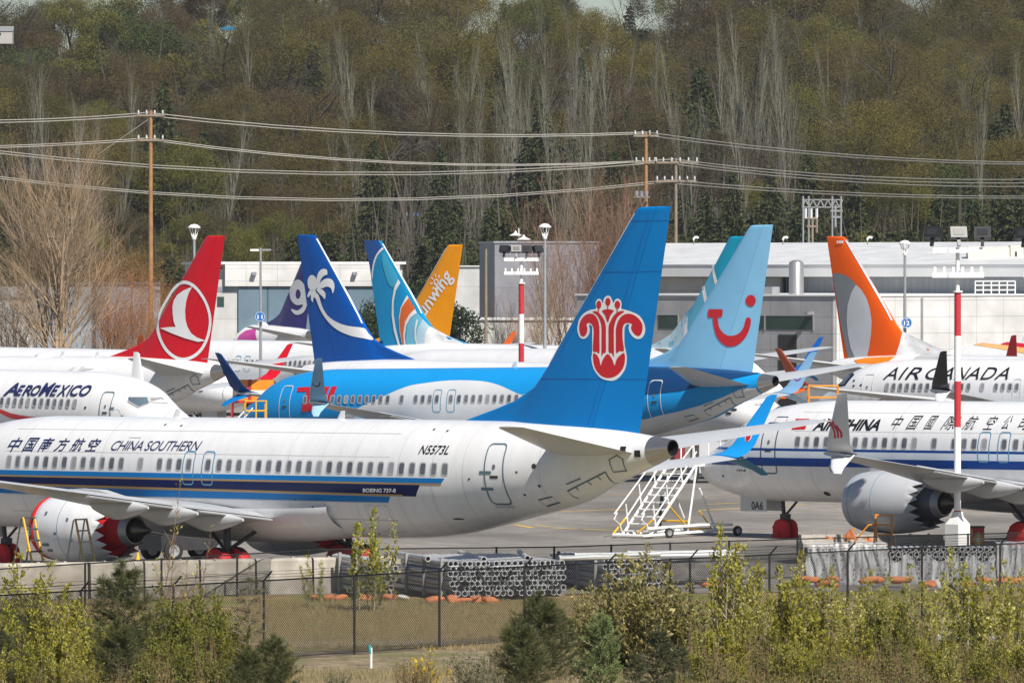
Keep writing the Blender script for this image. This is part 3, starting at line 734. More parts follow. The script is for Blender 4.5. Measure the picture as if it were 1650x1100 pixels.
body_mark(P, [ell(8.55, -.62, .11, .16, 12)], 'port', STEEL, 2); body_mark(P, [ell(7.7, -1.62, .16, .09, 10)], 'vent', DARKM, 2)
seams(P, (4.1, 7.4, 11.8, 21.5), (.82, 1.55))
# --- 3 sky blue airliner with the red smile tail
TB = jet('sky_body', (.008, .28, .66)); TL = jet('sky_tail', (.22, .50, .74)); TN = paint('deep_blue', (.006, .045, .14), .25); TW = paint('pale_belly', (.66, .67, .68), .28)
P = airliner('tui', 'sky blue and white airliner whose pale blue tail carries a red smile and dot', TB, TL, jet('sky_rudder', (.24, .53, .77)), wl_m=jet('wl_skygrey', (.19, .36, .54)), wl2_m=jet('wl_skylight', (.38, .62, .80)), cowl_m=TL, win=(380, 860), cover=True)
o6, o7 = (350, 360), (750, 320)
L6 = ap(P, [(640, 1040), (740, 985), (850, 935), (1000, 870), (1100, 850), (1240, 835), (1400, 838), (1500, 860), (1600, 905)], o6, 3.3)
L7 = ap(P, [(835, 1028), (900, 1012), (1000, 990), (1100, 962), (1200, 925), (1290, 885)], o7, 2.895)
xa = L6[-1][0]
L = smoothloop(L6, 3, False); L = [(p[0], p[1]) for p in L] + [((xa * .6 + L7[0][0] * .4), .0)] + L7 + [(37.2, .85), (37.2, .2)]
bot = []
for x in np.arange(37.0, L6[0][0], -.5): zc, h, w_ = prof(x); bot.append((x, zc - h * .985))
body_mark(P, [L + bot], 'belly_panel', TW, 1, cut=(.3, .05))
n7 = ap(P, [(830, 915), (1000, 897), (1200, 852), (1380, 815)], o7, 2.895)
top = []
for x in np.arange(36.4, n7[0][0] - 3.2, -.6): zc, h, w_ = prof(x); top.append((x, zc + h * .97))
body_mark(P, [[(n7[0][0] - 3, 1.4)] + n7 + top], 'tail_band', TN, 2, cut=(.3, .05))
for L in ([(430, 872), (560, 866), (553, 892), (515, 894), (490, 1000), (450, 1000), (478, 894), (425, 896)], [(505, 868), (535, 868), (512, 960), (525, 975), (545, 960), (570, 868), (600, 868), (568, 980), (530, 1003), (490, 990), (483, 960)], [(612, 866), (641, 866), (610, 970), (578, 970)]):
    body_mark(P, [ap(P, L, o6, 3.3)], 'lettering', RED, 2)
fin_mark(P, [[(p.x, p.y) for p in smoothloop(ap(P, [(437, 620), (468, 622), (480, 690), (520, 740), (570, 752), (620, 735), (655, 690), (672, 630), (690, 622), (705, 635), (700, 690), (670, 760), (620, 810), (570, 828), (520, 818), (475, 775), (450, 715)], (1050, 370), 4.4, True), 3)]], 'emblem', RED, 1)
fin_mark(P, [ap(P, [(402, 572), (410, 563), (498, 563), (507, 572), (503, 612), (495, 620), (410, 622), (401, 612)], (1050, 370), 4.4, True)], 'emblem', RED, 1)
fin_mark(P, [ap(P, ell(705, 503, 36, 41), (1050, 370), 4.4, True)], 'emblem', RED, 1)
door(P, 5.22, .82, -.85, 1.12, LINEW); door(P, 31.35, .78, -.72, 1.26, LINEW)
for x in (16.45, 17.45): door(P, x, .56, -.27, .86, LINEB, False, 'exit_hatch', .045, .13)
tail_marks(P)
wl_mark(P, -1, stroke([(23.95 + .28 * math.cos(a), zw + 1.02 + .24 * math.sin(a)) for a in np.linspace(math.pi * 1.1, math.pi * 1.95, 10)], .06), 'emblem', NAVY, 1)
wl_mark(P, 1, stroke([(23.9 + .26 * math.cos(a), zw + .9 + .24 * math.sin(a)) for a in np.linspace(math.pi * 1.1, math.pi * 1.95, 10)], .07), 'emblem', paint('mark_plum', (.3, .02, .2), .4), 1, True)
blade(P, 20, 2.0)
# --- 4 white airliner with navy small-capital lettering, nose towards the right
P = airliner('aerom', 'white airliner with navy italic lettering and its cockpit facing right, behind the nearest fuselage', WHITE, NAVY, wl_m=jet('wl_white', (.7, .7, .7)), win=(-30, 150), cover=True)
o5 = (0, 360); q5 = lambda L: ap(P, L, o5, 3.4375)
AM = 'AEROMEXICO'; xs = [4.5, 24.5, 35, 48, 61.5, 79.5, 91, 106.5, 111.5, 126, 142]
for i, ch in enumerate(AM):
    big = ch in 'AM'; title(P, ch, (xs[i] + .5, 637.6 + .1 * i), (xs[i + 1] + (3 if big else 1.2), 617.0 if big else 620.6), NAVY, shear=.25, bold=.03)
body_mark(P, [q5([(-60, 1018), (0, 1026), (60, 1050), (130, 1064), (240, 1078), (150, 1092), (60, 1078), (0, 1050), (-60, 1036)])], 'stripe', RED, 1)
CKL = {}
CK = [q5([(715, 962), (820, 962), (830, 992), (825, 1000), (770, 1018), (712, 985)]), q5([(826, 962), (912, 962), (928, 997), (835, 991)]), q5([(918, 962), (946, 962), (970, 998), (936, 998)])]
GLASSC = paint('cockpit_glass', (.10, .14, .17), .08, 0, .1, 1); CKW = paint('cockpit_cover', (.50, .55, .57), .25)
for i, L in enumerate(CK): body_mark(P, [L], 'cockpit_window', CKW if i == 1 else GLASSC, 2, cut=(.12, .1)); body_mark(P, stroke(L, .05, True), 'window_frame', WFRAME, 3, cut=(.12, .1))
door(P, 4.62, .74, -.9, 1.0, DARKL); 
for zz in (.2, -.35): body_mark(P, [[(4.3, zz - .05), (4.0, zz - .05), (4.0, zz + .05), (4.3, zz + .05)]], 'hinge_mark', DARKL, 3)
RX = lambda P: body_mark(P, stroke([(1.25 - .12 * abs(z + .7), z) for z in np.arange(-1.45, .1, .1)], .03), 'radome_seam', LINEB, 2, cut=(.1, .1))
RX(P)
for x, z in ((3.3, -.75), (3.45, -.2), (2.2, -.78), (6.0, .2)): body_mark(P, [ell(x, z, .09, .06, 8)], 'probe', DARKM, 2)
body_mark(P, stroke(ell(3.85, -.15, .33, .33), .025, True), 'emblem', ABL, 2)
# --- 5 red tail with the white bird in a ring
TR = jet('tr_red', (.62, .008, .022))
P = airliner('turkish', 'white airliner with a red tail showing a white bird inside a white ring', WHITE, TR, wl_m=TR, wl2_m=TR, win=None)
o5f = lambda L, k=3: [(p.x, p.y) for p in smoothloop(ap(P, L, (0, 360), 3.4375, True), k)]
ring = [(1015, 316), (1075, 335), (1130, 400), (1165, 480), (1173, 560), (1152, 650), (1110, 718), (1050, 756), (990, 758), (930, 720), (890, 660), (868, 580), (880, 500), (920, 420), (965, 350)]
c0 = (1020, 540); inn = [(c0[0] + (a - c0[0]) * .905, c0[1] + (b - c0[1]) * .915) for a, b in ring]
fin_mark(P, [o5f(ring), o5f(inn)], 'emblem', MARKW, 1)
L1 = o5f([(1068, 350), (1040, 400), (1028, 480), (1035, 560), (1070, 618), (1142, 648)], 4); 
bird = [(1068, 350), (1048, 385), (1034, 430), (1028, 480), (1030, 530), (1040, 570), (1062, 608), (1095, 632), (1142, 648), (1100, 655), (1030, 636), (950, 606), (890, 579), (930, 574), (976, 572), (965, 545), (959, 500), (958, 460), (966, 425), (985, 395), (1020, 370)]
fin_mark(P, [ap(P, bird, (0, 360), 3.4375, True)], 'emblem', MARKW, 2)
tail_marks(P); le_strip(P, STEEL, .06); dome(P, 22.0); blade(P, 27, 1.98); blade(P, 24, 2.0)
SWG = paint('swirl_grey', (.52, .53, .55), .3)
for L in ([(370, 820), (410, 795), (415, 797), (390, 822)], [(425, 820), (470, 782), (462, 800), (520, 805), (470, 815)]): body_mark(P, [ap(P, L, (0, 360), 3.4375)], 'swirl', SWG, 1)
# --- 6 blue tail with the white palm tree, nose to the right
PB = jet('palm_blue', (.002, .085, .38))
P = airliner('palm', 'white airliner with a deep blue tail carrying a white palm tree', WHITE, PB, wl_m=jet('wl_navyblue', (.008, .05, .20)), wl2_m=SB, win=None)
z6f = lambda L, k=3: [(p.x, p.y) for p in smoothloop(ap(P, L, (350, 360), 3.3, True), k)]
fin_mark(P, [z6f([(518, 372), (540, 378), (560, 440), (590, 490), (640, 525), (700, 545), (780, 555), (806, 580), (832, 617), (780, 610), (710, 596), (640, 565), (590, 520), (553, 465), (530, 410)])], 'emblem', MARKW, 1)
for L in ([(515, 360), (490, 345), (483, 310), (492, 282), (510, 274), (528, 290), (530, 320), (527, 350)], [(525, 345), (530, 300), (540, 262), (560, 243), (584, 245), (588, 270), (570, 278), (553, 300), (545, 330)],
          [(535, 345), (555, 310), (585, 292), (615, 300), (627, 335), (617, 372), (608, 345), (585, 335), (560, 345)], [(530, 348), (560, 350), (578, 372), (575, 402), (560, 385), (545, 372)],
          [(520, 350), (495, 355), (482, 385), (490, 392), (500, 378), (502, 405), (512, 418), (516, 390), (527, 400), (530, 370)]):
    fin_mark(P, [z6f(L, 3)], 'frond', MARKW, 2)
le_strip(P, MARKW); tail_marks(P); RX(P)
for x, z in ((2.4, .1), (2.6, -.25), (2.9, -.45)): body_mark(P, [ell(x, z, .2, .07, 8)], 'probe', DARKM, 2)
title(P, 'TOLOA', (1214, 653.6), (1226, 649.6), INK)
# --- 7 tail of cyan, white and orange sweeps, nose to the right
FC = jet('fd_cyan', (.004, .28, .56)); FO = paint('fd_orange', (.75, .13, .015), .3); FD = paint('fd_deep', (.006, .08, .32), .3); FL = paint('fd_light', (.16, .50, .68), .3); FP = paint('fd_pale', (.48, .66, .76), .3)
P = airliner('flyd', 'white airliner whose tail sweeps in cyan, white and orange bands', WHITE, FC, wl_m=FO, wl2_m=FO, win=None)
zf = lambda L, k=3: [(p.x, p.y) for p in smoothloop(ap(P, L, (560, 370), 4.783, True), k)]
pf = lambda L: ap(P, L, (560, 370), 4.783, True)
le_strip(P, MARKW)
fin_mark(P, [pf([(130, 85), (240, 82), (268, 140), (225, 190), (200, 260), (188, 340), (160, 230)])], 'band', FD, 1)
fin_mark(P, [zf([(268, 140), (278, 150), (235, 200), (212, 260), (200, 330), (194, 380), (188, 340), (200, 255), (225, 190)])], 'band', MARKW, 2)
fin_mark(P, [zf([(285, 180), (340, 275), (392, 372), (362, 440), (320, 420), (285, 320), (268, 230)])], 'band', paint('fd_sky', (.04, .38, .60), .3), 1)
fin_mark(P, [pf([(395, 380), (410, 410), (375, 470), (358, 560), (360, 660), (375, 760), (410, 900), (395, 900), (360, 780), (343, 660), (345, 550), (362, 450)])], 'band', MARKW, 2)
fin_mark(P, [pf([(462, 505), (475, 525), (430, 590), (412, 680), (420, 780), (440, 900), (428, 900), (405, 790), (398, 680), (412, 600)])], 'band', MARKW, 2)
fin_mark(P, [pf([(475, 525), (525, 610), (480, 655), (450, 720), (437, 800), (445, 900), (430, 900), (410, 780), (404, 690), (420, 600)])], 'band', FO, 3)
fin_mark(P, [pf([(525, 610), (540, 640), (490, 680), (458, 740), (448, 820), (455, 900), (442, 900), (434, 800), (448, 710), (480, 655)])], 'band', MARKW, 4)
fin_mark(P, [pf([(540, 640), (585, 690), (545, 760), (530, 830), (535, 900), (455, 900), (450, 820), (460, 740), (490, 680)])], 'band', FL, 1)
fin_mark(P, [pf([(585, 690), (640, 745), (600, 800), (592, 900), (535, 900), (530, 830), (545, 760)])], 'band', FP, 1)
fin_mark(P, [pf([(640, 745), (760, 810), (905, 880), (905, 905), (592, 905), (600, 800)])], 'band', MARKW, 1)
fin_mark(P, [pf([(535, 690), (520, 760), (520, 840), (540, 900), (550, 900), (532, 840), (532, 770), (548, 695)])], 'band', MARKW, 3)
for L in ([(600, 970), (625, 972), (603, 998), (577, 998)], [(800, 972), (828, 974), (806, 1000), (779, 1000)]): body_mark(P, [ap(P, L, (560, 370), 4.783)], 'patch', SB, 1)
# --- 8 orange tail with white lettering
SO = jet('sw_orange', (.90, .33, .004))
P = airliner('sunw', 'white airliner with a yellow-orange tail and slanting white lettering beside a small sun', WHITE, SO, wl_m=FO, wl2_m=FO, win=(350, 530))
le_strip(P, MARKW, .13)
bm = textbm('sunwing', .25, .018, 1.0); a, b, h_ = P.fin(690, 515), P.fin(738, 447), P.fin(690 - 20, 515 - 14)
for v in bm.verts: u, t = v.co.x * 1.13 - .13, v.co.y; v.co = (a[0] + (b[0] - a[0]) * u + (h_[0] - a[0]) * t, a[1] + (b[1] - a[1]) * u + (h_[1] - a[1]) * t, 0)
fin_mark(P, bm, 'lettering', MARKW, 1)
sc = P.fin(560 + 685 / 4.783, 370 + 405 / 4.783)
fin_mark(P, stroke(ell(sc[0], sc[1], .2, .2, 14), .1, True), 'emblem', MARKW, 1)
for k in range(8):
    a_ = k * math.pi / 4 + .2; fin_mark(P, stroke([(sc[0] + .38 * math.cos(a_), sc[1] + .38 * math.sin(a_)), (sc[0] + .62 * math.cos(a_), sc[1] + .62 * math.sin(a_))], .1), 'ray', MARKW, 1)
for x in (16.45, 17.45): door(P, x, .56, -.27, .86, LINEB, False, 'exit_hatch', .045, .13)
# --- 9 violet tail with the figure nine, farthest on the left
NV = jet('nine_violet', (.035, .030, .20))
P = airliner('nine', 'far white airliner with pink belly patch and violet tail marked with a white nine', WHITE, NV, wl_m=NV, win=(330, 420), side=-1)
z9 = lambda L, k=3: [(p.x, p.y) for p in smoothloop(ap(P, L, (330, 380), 3.665, True), k)]
fin_mark(P, [z9([(545, 258), (580, 275), (604, 330), (606, 400), (585, 450), (545, 466), (520, 450), (512, 430), (545, 440), (572, 425), (580, 405), (545, 408), (515, 385), (503, 345), (512, 295)]), z9([(548, 315), (563, 325), (568, 345), (560, 368), (545, 370), (537, 345)])], 'emblem', MARKW, 1)
PK = paint('patch_pink', (.50, .02, .28), .35); GL = paint('leaf_green', (.15, .45, .04), .4)
body_mark(P, [ap(P, [(190, 620), (205, 585), (245, 558), (310, 545), (315, 625), (215, 625)], (330, 380), 3.665)], 'patch', PK, 1)
body_mark(P, [ap(P, [(165, 585), (180, 558), (200, 550), (192, 578), (172, 592)], (330, 380), 3.665)], 'leaf_mark', GL, 1)
dome(P, 27.5, 2.2, .3)
# --- 10 orange tail with the grey oval, nose to the right
GO = jet('gol_orange', (.86, .11, .004)); GG = paint('gol_grey', (.20, .22, .24), .3); GS = paint('gol_silver', (.55, .57, .60), .3)
P = airliner('gol', 'white airliner with a vivid orange tail holding a silver oval and grey rudder patch', WHITE, GO, wl_m=paint('wl_orange_shade', (.45, .10, .05), .4), wl2_m=GO, win=None)  # orange winglet darkened in colour for its shaded side
zg = lambda L, k=3: [(p.x, p.y) for p in smoothloop(ap(P, L, (1290, 370), 4.583, True), k)]
pg = lambda L: ap(P, L, (1290, 370), 4.583, True)
fin_mark(P, [pg([(238, 322), (290, 322), (340, 340), (385, 372), (412, 405), (375, 470), (350, 560), (343, 660), (352, 770), (372, 870), (405, 950), (355, 960), (300, 700)])], 'panel', GG, 1)
fin_mark(P, [pg([(412, 405), (450, 440), (490, 505), (515, 580), (528, 670), (525, 760), (512, 860), (492, 950), (405, 950), (372, 870), (352, 770), (343, 660), (350, 560), (375, 470)])], 'oval', GS, 2)
fin_mark(P, [pg([(757, 750), (850, 795), (940, 835), (1050, 890), (1060, 940), (700, 940), (735, 840)])], 'panel', MARKW, 1)
body_mark(P, [ap(P, [(395, 965), (480, 948), (700, 938), (660, 965), (620, 995), (430, 995)], (1290, 370), 4.583)], 'panel', jet('gol_amber', (.78, .22, .012)), 2)
body_mark(P, [ap(P, [(940, 845), (1040, 885), (1120, 915), (1030, 955), (820, 965), (900, 905)], (1290, 370), 4.583)], 'painted_shade', paint('gol_body_shade', (.42, .42, .42), .3), 1)  # grey shading by the dorsal root painted on as a flat patch
le_strip(P, GS, .14); title(P, 'MM', (1290 + 272 / 4.583, 370 + 102 / 4.583), (1290 + 318 / 4.583, 370 + 80 / 4.583), MARKW, fin=True, bold=.03)
# --- 11 teal tail behind the smile tail
WT = jet('wj_teal', (.006, .36, .54)); WL_ = paint('wj_light', (.10, .42, .60), .3); WP = paint('wj_pale', (.45, .62, .70), .3)
P = airliner('wj', 'white airliner with a teal tail crossed by white bars, half hidden by the smile tail', WHITE, WT, wl_m=jet('wl_blue', (.010, .12, .46)), wl2_m=SB, win=None)
pw = lambda L: ap(P, L, (1050, 370), 4.4, True)
fin_mark(P, [pw([(428, 300), (465, 380), (420, 470), (380, 390)])], 'band', WL_, 1)
fin_mark(P, [pw([(330, 480), (380, 395), (440, 480), (420, 640), (200, 900), (60, 900), (250, 590)])], 'band', WL_, 1)
for L in ([(428, 250), (447, 245), (480, 400), (460, 420)], [(365, 405), (380, 395), (400, 500), (380, 530)], [(240, 640), (262, 610), (258, 760), (232, 780)]): fin_mark(P, [pw(L)], 'bar', MARKW, 2)
fin_mark(P, [pw([(245, 600), (140, 740), (60, 790), (-60, 850), (-60, 960), (240, 960), (235, 780)])], 'band', WP, 2)
# --- 12 white airliner with wide black lettering
P = airliner('acan', 'white airliner with spaced black lettering and a black winglet, right of the orange tail', WHITE, INK, wl_m=paint('wl_black', (.02, .02, .022), .35), win=(1300, 1700), gear=True)
bmx = [(745, 818), (835, 850), (858, 908), (945, 1015), (1020, 1100), (1105, 1190), (1175, 1250), (1225, 1305), (1310, 1378)]
for ch, (a, b) in zip(['A', 'I', 'R', 'C', 'A', 'N', 'A', 'D', 'A'], [(722, 790), (802, 832), (836, 908), (938, 1018), (1010, 1082), (1092, 1158), (1148, 1218), (1228, 1302), (1302, 1372)]):
    title(P, ch, (1200 + a / 3.2356, 340 + 878 / 3.2356), (1200 + b / 3.2356, 340 + 816 / 3.2356), INK, shear=.25, bold=.0)
door(P, 5.22, .82, -.85, 1.12, LINEW)
for x in (16.45, 17.45): door(P, x, .56, -.27, .86, LINEW, False, 'exit_hatch', .045, .13)
q8 = lambda L: ap(P, L, (1200, 340), 3.2356)
body_mark(P, [[(2.0, .42), (2.5, .40), (3.3, .45), (3.75, 1.1), (3.3, 1.22), (2.75, 1.08)]], 'cockpit_mask', INK, 1, cut=(.12, .1)); body_mark(P, [[(2.35, .5), (3.15, .52), (3.45, 1.05), (2.85, 1.0)]], 'cockpit_window', GLASSC, 2, cut=(.12, .1))
rc = P.body(1426, 656); body_mark(P, stroke(ell(rc[0], rc[1], .5, .5), .12, True), 'emblem', RED, 2)
for x, z in ((4.0, .75), (4.1, .45), (4.7, .5)): body_mark(P, [ell(x, z, .1, .06, 8)], 'probe', DARKM, 2)
# --- 13 white airliner with red and yellow roof sweep, far right
HY = paint('hn_yellow', (.72, .42, .16), .35)
P = airliner('hn', 'far white airliner with a red and yellow sweep along its roof, behind the mast', WHITE, RED, wl_m=RED, win=None, pose=(.76, -.008, gx(1478, 505), 505, 3.2), side=-1)
qh = lambda L: ap(P, L, (1200, 340), 3.2356)
YT = lambda x: prof(x)[0] + prof(x)[1] * .985
def band(x0, x1, lag, wd, mat):
    T = []; Bt = []
    for t in np.linspace(0, 1, 14):
        x = x0 + (x1 - x0) * t; zt = 1.975 - 1.1 * t ** 1.3 - lag; T.append((x, zt)); Bt.append((x, zt - wd * (.35 + t)))
    body_mark(P, [T + Bt[::-1]], 'sweep', mat, 1)
band(5.8, 18, 0, .5, HY); band(8.5, 21, -.03, .55, RED); band(12, 24, -.03, .25, HY)
body_mark(P, [[(13, 1.97), (26, 1.97), (26, 1.2), (20, 1.35)]], 'sweep', paint('hn_dark', (.40, .01, .03), .35), 2)
blade(P, 9.8, 2.0, .4); blade(P, 17, 2.0, .3)
# --- 14 grey bellied airliner, nose to the right under the ringed tail
_d = 430.0
P = airliner('lefty', 'white airliner showing only its rounded nose and radome seam under the red tail', WHITE, WHITE, wl_m=GREYW, win=None, pose=(3.915, -.006, gx(399, 445), 445, 3.18), side=1)
RX(P)
for x, z in ((2.4, .1), (2.55, -.25), (2.8, -.5)): body_mark(P, [ell(x, z, .2, .06, 8)], 'probe', DARKM, 2)
# ================================================================ ground
def gp(px, py, z=GZ):
    d = ray(px, py); t = (z - HC) / d[2]; return Vector((d[0] * t, d[1] * t, z))
def ground_mat(name, c1, c2, scale, c3=None, s2=.05, bump=.3, stretch=(1, 1, 1), joints=0, rough=.9):
    m, n, b = _base(name); tc = n.nodes.new('ShaderNodeTexCoord'); mp = n.nodes.new('ShaderNodeMapping'); mp.inputs['Scale'].default_value = stretch
    n.links.new(tc.outputs['Object'], mp.inputs[0])
    n1 = n.nodes.new('ShaderNodeTexNoise'); n1.inputs['Scale'].default_value = scale; n1.inputs['Detail'].default_value = 8; n1.inputs['Roughness'].default_value = .65
    n2 = n.nodes.new('ShaderNodeTexNoise'); n2.inputs['Scale'].default_value = s2; n2.inputs['Detail'].default_value = 5
    n.links.new(mp.outputs[0], n1.inputs[0]); n.links.new(mp.outputs[0], n2.inputs[0])
    mx = n.nodes.new('ShaderNodeMix'); mx.data_type = 'RGBA'; mx.inputs[6].default_value = (*c1, 1); mx.inputs[7].default_value = (*c2, 1)
    r1 = n.nodes.new('ShaderNodeMapRange'); r1.inputs[1].default_value = .35; r1.inputs[2].default_value = .65; n.links.new(n1.outputs[0], r1.inputs[0]); n.links.new(r1.outputs[0], mx.inputs[0])
    out = mx.outputs[2]
    if c3:
        m2 = n.nodes.new('ShaderNodeMix'); m2.data_type = 'RGBA'; m2.inputs[7].default_value = (*c3, 1); n.links.new(out, m2.inputs[6])
        r2 = n.nodes.new('ShaderNodeMapRange'); r2.inputs[1].default_value = .45; r2.inputs[2].default_value = .62; n.links.new(n2.outputs[0], r2.inputs[0]); n.links.new(r2.outputs[0], m2.inputs[0]); out = m2.outputs[2]
    if joints:
        br = n.nodes.new('ShaderNodeTexBrick'); br.inputs['Scale'].default_value = 1.0; br.inputs['Mortar Size'].default_value = .05
        br.inputs['Brick Width'].default_value = joints; br.inputs['Row Height'].default_value = joints; br.offset = 0
        br.inputs[1].default_value = (1, 1, 1, 1); br.inputs[2].default_value = (.95, .95, .95, 1); br.inputs[3].default_value = (.42, .42, .42, 1)
        mr = n.nodes.new('ShaderNodeMapping'); mr.inputs['Rotation'].default_value = (0, 0, .78); n.links.new(tc.outputs['Object'], mr.inputs[0]); n.links.new(mr.outputs[0], br.inputs[0])
        mm = n.nodes.new('ShaderNodeMix'); mm.data_type = 'RGBA'; mm.blend_type = 'MULTIPLY'; mm.inputs[0].default_value = 1; n.links.new(out, mm.inputs[6]); n.links.new(br.outputs[0], mm.inputs[7]); out = mm.outputs[2]
    n.links.new(out, b.inputs['Base Color']); b.inputs['Roughness'].default_value = rough; b.inputs['Specular IOR Level'].default_value = .3
    bp_ = n.nodes.new('ShaderNodeBump'); bp_.inputs['Strength'].default_value = bump; bp_.inputs['Distance'].default_value = .05; n.links.new(n1.outputs[0], bp_.inputs['Height']); n.links.new(bp_.outputs[0], b.inputs['Normal'])
    MATS[name] = m; return m
SOIL = ground_mat('soil', (.10, .078, .045), (.33, .26, .165), 2.6, (.15, .14, .06), .35, .8)
def sheet(name, pts, mat, kind='structure'):
    mb = MB(); mb.add(pts, [tuple(range(len(pts)))]); o = mb.build(name, mat); tag(o, kind=kind); return o
def hillz(x, y):
    t = min(max((y - 775) / 60, 0), 1); z = 5 * t * t * (3 - 2 * t) + max(0, y - 810) * .0935
    if y > 1170: z = 5 + 360 * .0935 + (y - 1170) * .012
    g_ = max(math.exp(-((x - 17) / 8) ** 2), math.exp(-((x + 1) / 3.5) ** 2), math.exp(-((x + 45) / 3.5) ** 2)); z += (5.5 - 9.5 * g_) * min(1, max(0, (y - 1010) / 130))
    return GZ - .3 + z * (1 + .06 * math.sin(x * .021 + 1) + .04 * math.sin(x * .07 + y * .01))
mb = MB(); k = 5000
mb.add([(-k, -300, GZ - .02), (k, -300, GZ - .02), (k, 8000, GZ - .02), (-k, 8000, GZ - .02)], [(0, 1, 2, 3)]); tag(mb.build('ground', SOIL), kind='structure')
sheet('apron', [(-140, 224, GZ), (-30, 224, GZ), (5, 226, GZ), (30, 233, GZ), (160, 250, GZ), (260, 720, GZ), (-260, 720, GZ)], ground_mat('asphalt', (.215, .195, .172), (.305, .278, .245), 1.2, (.155, .142, .127), .09, .15, (1, .5, 1), 7.5), 'structure')
sheet('grass_verge', [(-60, 194, GZ - .014), (60, 205, GZ - .014), (60, 240, GZ - .014), (-60, 224, GZ - .014)], ground_mat('dry_grass', (.15, .105, .042), (.42, .30, .13), 2.2, (.18, .185, .045), .28, .9), 'structure')
sheet('gravel_strip', [(-60, 184.6, GZ - .008), (60, 206, GZ - .008), (60, 208.5, GZ - .008), (-60, 187.5, GZ - .008)], ground_mat('gravel', (.22, .21, .20), (.40, .38, .36), 9.0, (.26, .24, .21), .8, 1.0), 'structure')
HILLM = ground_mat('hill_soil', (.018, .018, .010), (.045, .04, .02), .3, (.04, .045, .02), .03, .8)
xs = np.linspace(-260, 260, 66); ys = np.concatenate([np.linspace(770, 1180, 42), np.linspace(1200, 2200, 16)])
V = [(x, y, hillz(x, y)) for y in ys for x in xs]; nx = len(xs)
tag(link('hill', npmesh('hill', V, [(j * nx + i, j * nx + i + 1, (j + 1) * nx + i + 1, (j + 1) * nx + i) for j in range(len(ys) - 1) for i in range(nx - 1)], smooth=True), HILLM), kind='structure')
YL = paint('line_yellow', (.62, .40, .05), .7, 0, .25, 1.0)
def gline(a, b, wd=.26):
    p, q_ = gp(*a), gp(*b); d = (q_ - p).normalized(); n_ = Vector((-d.y, d.x, 0)) * wd / 2; h = Vector((0, 0, .006))
    sheet('painted_line', [p - n_ + h, q_ - n_ + h, q_ + n_ + h, p + n_ + h], YL)
for a, b in (((830, 845), (858, 850)), ((862, 846), (885, 848)), ((888, 850), (930, 852)), ((940, 852), (1010, 855)), ((900, 824), (1000, 820)), ((980, 797), (1020, 797)), ((1130, 822), (1300, 812)), ((985, 822), (1015, 821)), ((1140, 812), (1190, 810))): gline(a, b)
# ================================================================ buildings (walls stand at 45 degrees to the view, like the parked aircraft)
def cladding(name, col, sx=3.0, sz=1.2, groove=.02, rough=.5, dark=.55, vertical=False):
    m, n, b = _base(name); tc = n.nodes.new('ShaderNodeTexCoord'); sp = n.nodes.new('ShaderNodeSeparateXYZ'); n.links.new(tc.outputs['Object'], sp.inputs[0])
    ad = n.nodes.new('ShaderNodeMath'); ad.operation = 'ADD'; n.links.new(sp.outputs[0], ad.inputs[0]); n.links.new(sp.outputs[1], ad.inputs[1])
    cb = n.nodes.new('ShaderNodeCombineXYZ'); n.links.new(ad.outputs[0], cb.inputs[0]); n.links.new(sp.outputs[2], cb.inputs[1])
    br = n.nodes.new('ShaderNodeTexBrick'); br.inputs['Scale'].default_value = 1; br.inputs['Brick Width'].default_value = sx; br.inputs['Row Height'].default_value = sz; br.inputs['Mortar Size'].default_value = groove; br.offset = 0
    br.inputs[1].default_value = (*col, 1); br.inputs[2].default_value = (*[c * .95 for c in col], 1); br.inputs[3].default_value = (*[c * dark for c in col], 1)
    n.links.new(cb.outputs[0], br.inputs[0])
    nz = n.nodes.new('ShaderNodeTexNoise'); nz.inputs['Scale'].default_value = .5; nz.inputs['Detail'].default_value = 6; n.links.new(tc.outputs['Object'], nz.inputs[0])
    mp = n.nodes.new('ShaderNodeMapRange'); mp.inputs[1].default_value = .3; mp.inputs[2].default_value = .7; mp.inputs[3].default_value = .78; mp.inputs[4].default_value = 1.05; n.links.new(nz.outputs[0], mp.inputs[0])
    mm = n.nodes.new('ShaderNodeMix'); mm.data_type = 'RGBA'; mm.blend_type = 'MULTIPLY'; mm.inputs[0].default_value = 1; n.links.new(br.outputs[0], mm.inputs[6]); n.links.new(mp.outputs[0], mm.inputs[7])
    n.links.new(mm.outputs[2], b.inputs['Base Color']); b.inputs['Roughness'].default_value = rough
    MATS[name] = m; return m
CL_SH = cladding('panel_white_shade', (.40, .395, .40)); CL_W = cladding('panel_white', (.68, .67, .65)); RIB = cladding('rib_grey', (.34, .36, .39), .6, 40, .04, .45, .78)  # grey panels are the white cladding with grazing-light shade put into the colour
WALLW = cladding('wall_white', (.54, .54, .525), 6, 3, .02); ROOFW = paint('roof_white', (.74, .74, .73), .5, 0, .06, .3); WINM = paint('dark_window', (.03, .06, .055), .08, 0, .2, .8)
BLUED = cladding('door_blue', (.13, .20, .25), 5.5, 40, .05); WALLB = cladding('wall_bluegrey', (.26, .30, .34), 3, 40, .05); WALLV = cladding('wall_violet', (.27, .27, .30), 4, 3, .02)
def house(px, Y, label, cat='building', ang=math.pi / 4):
    r = empty('building', (gx(px, Y), Y, GZ), ang); return tag(r, label, cat)
def part(name, r, mats, *boxes):
    mb = MB()
    for b_ in boxes: mb.box(*b_)
    return mb.build(name, mats, r)
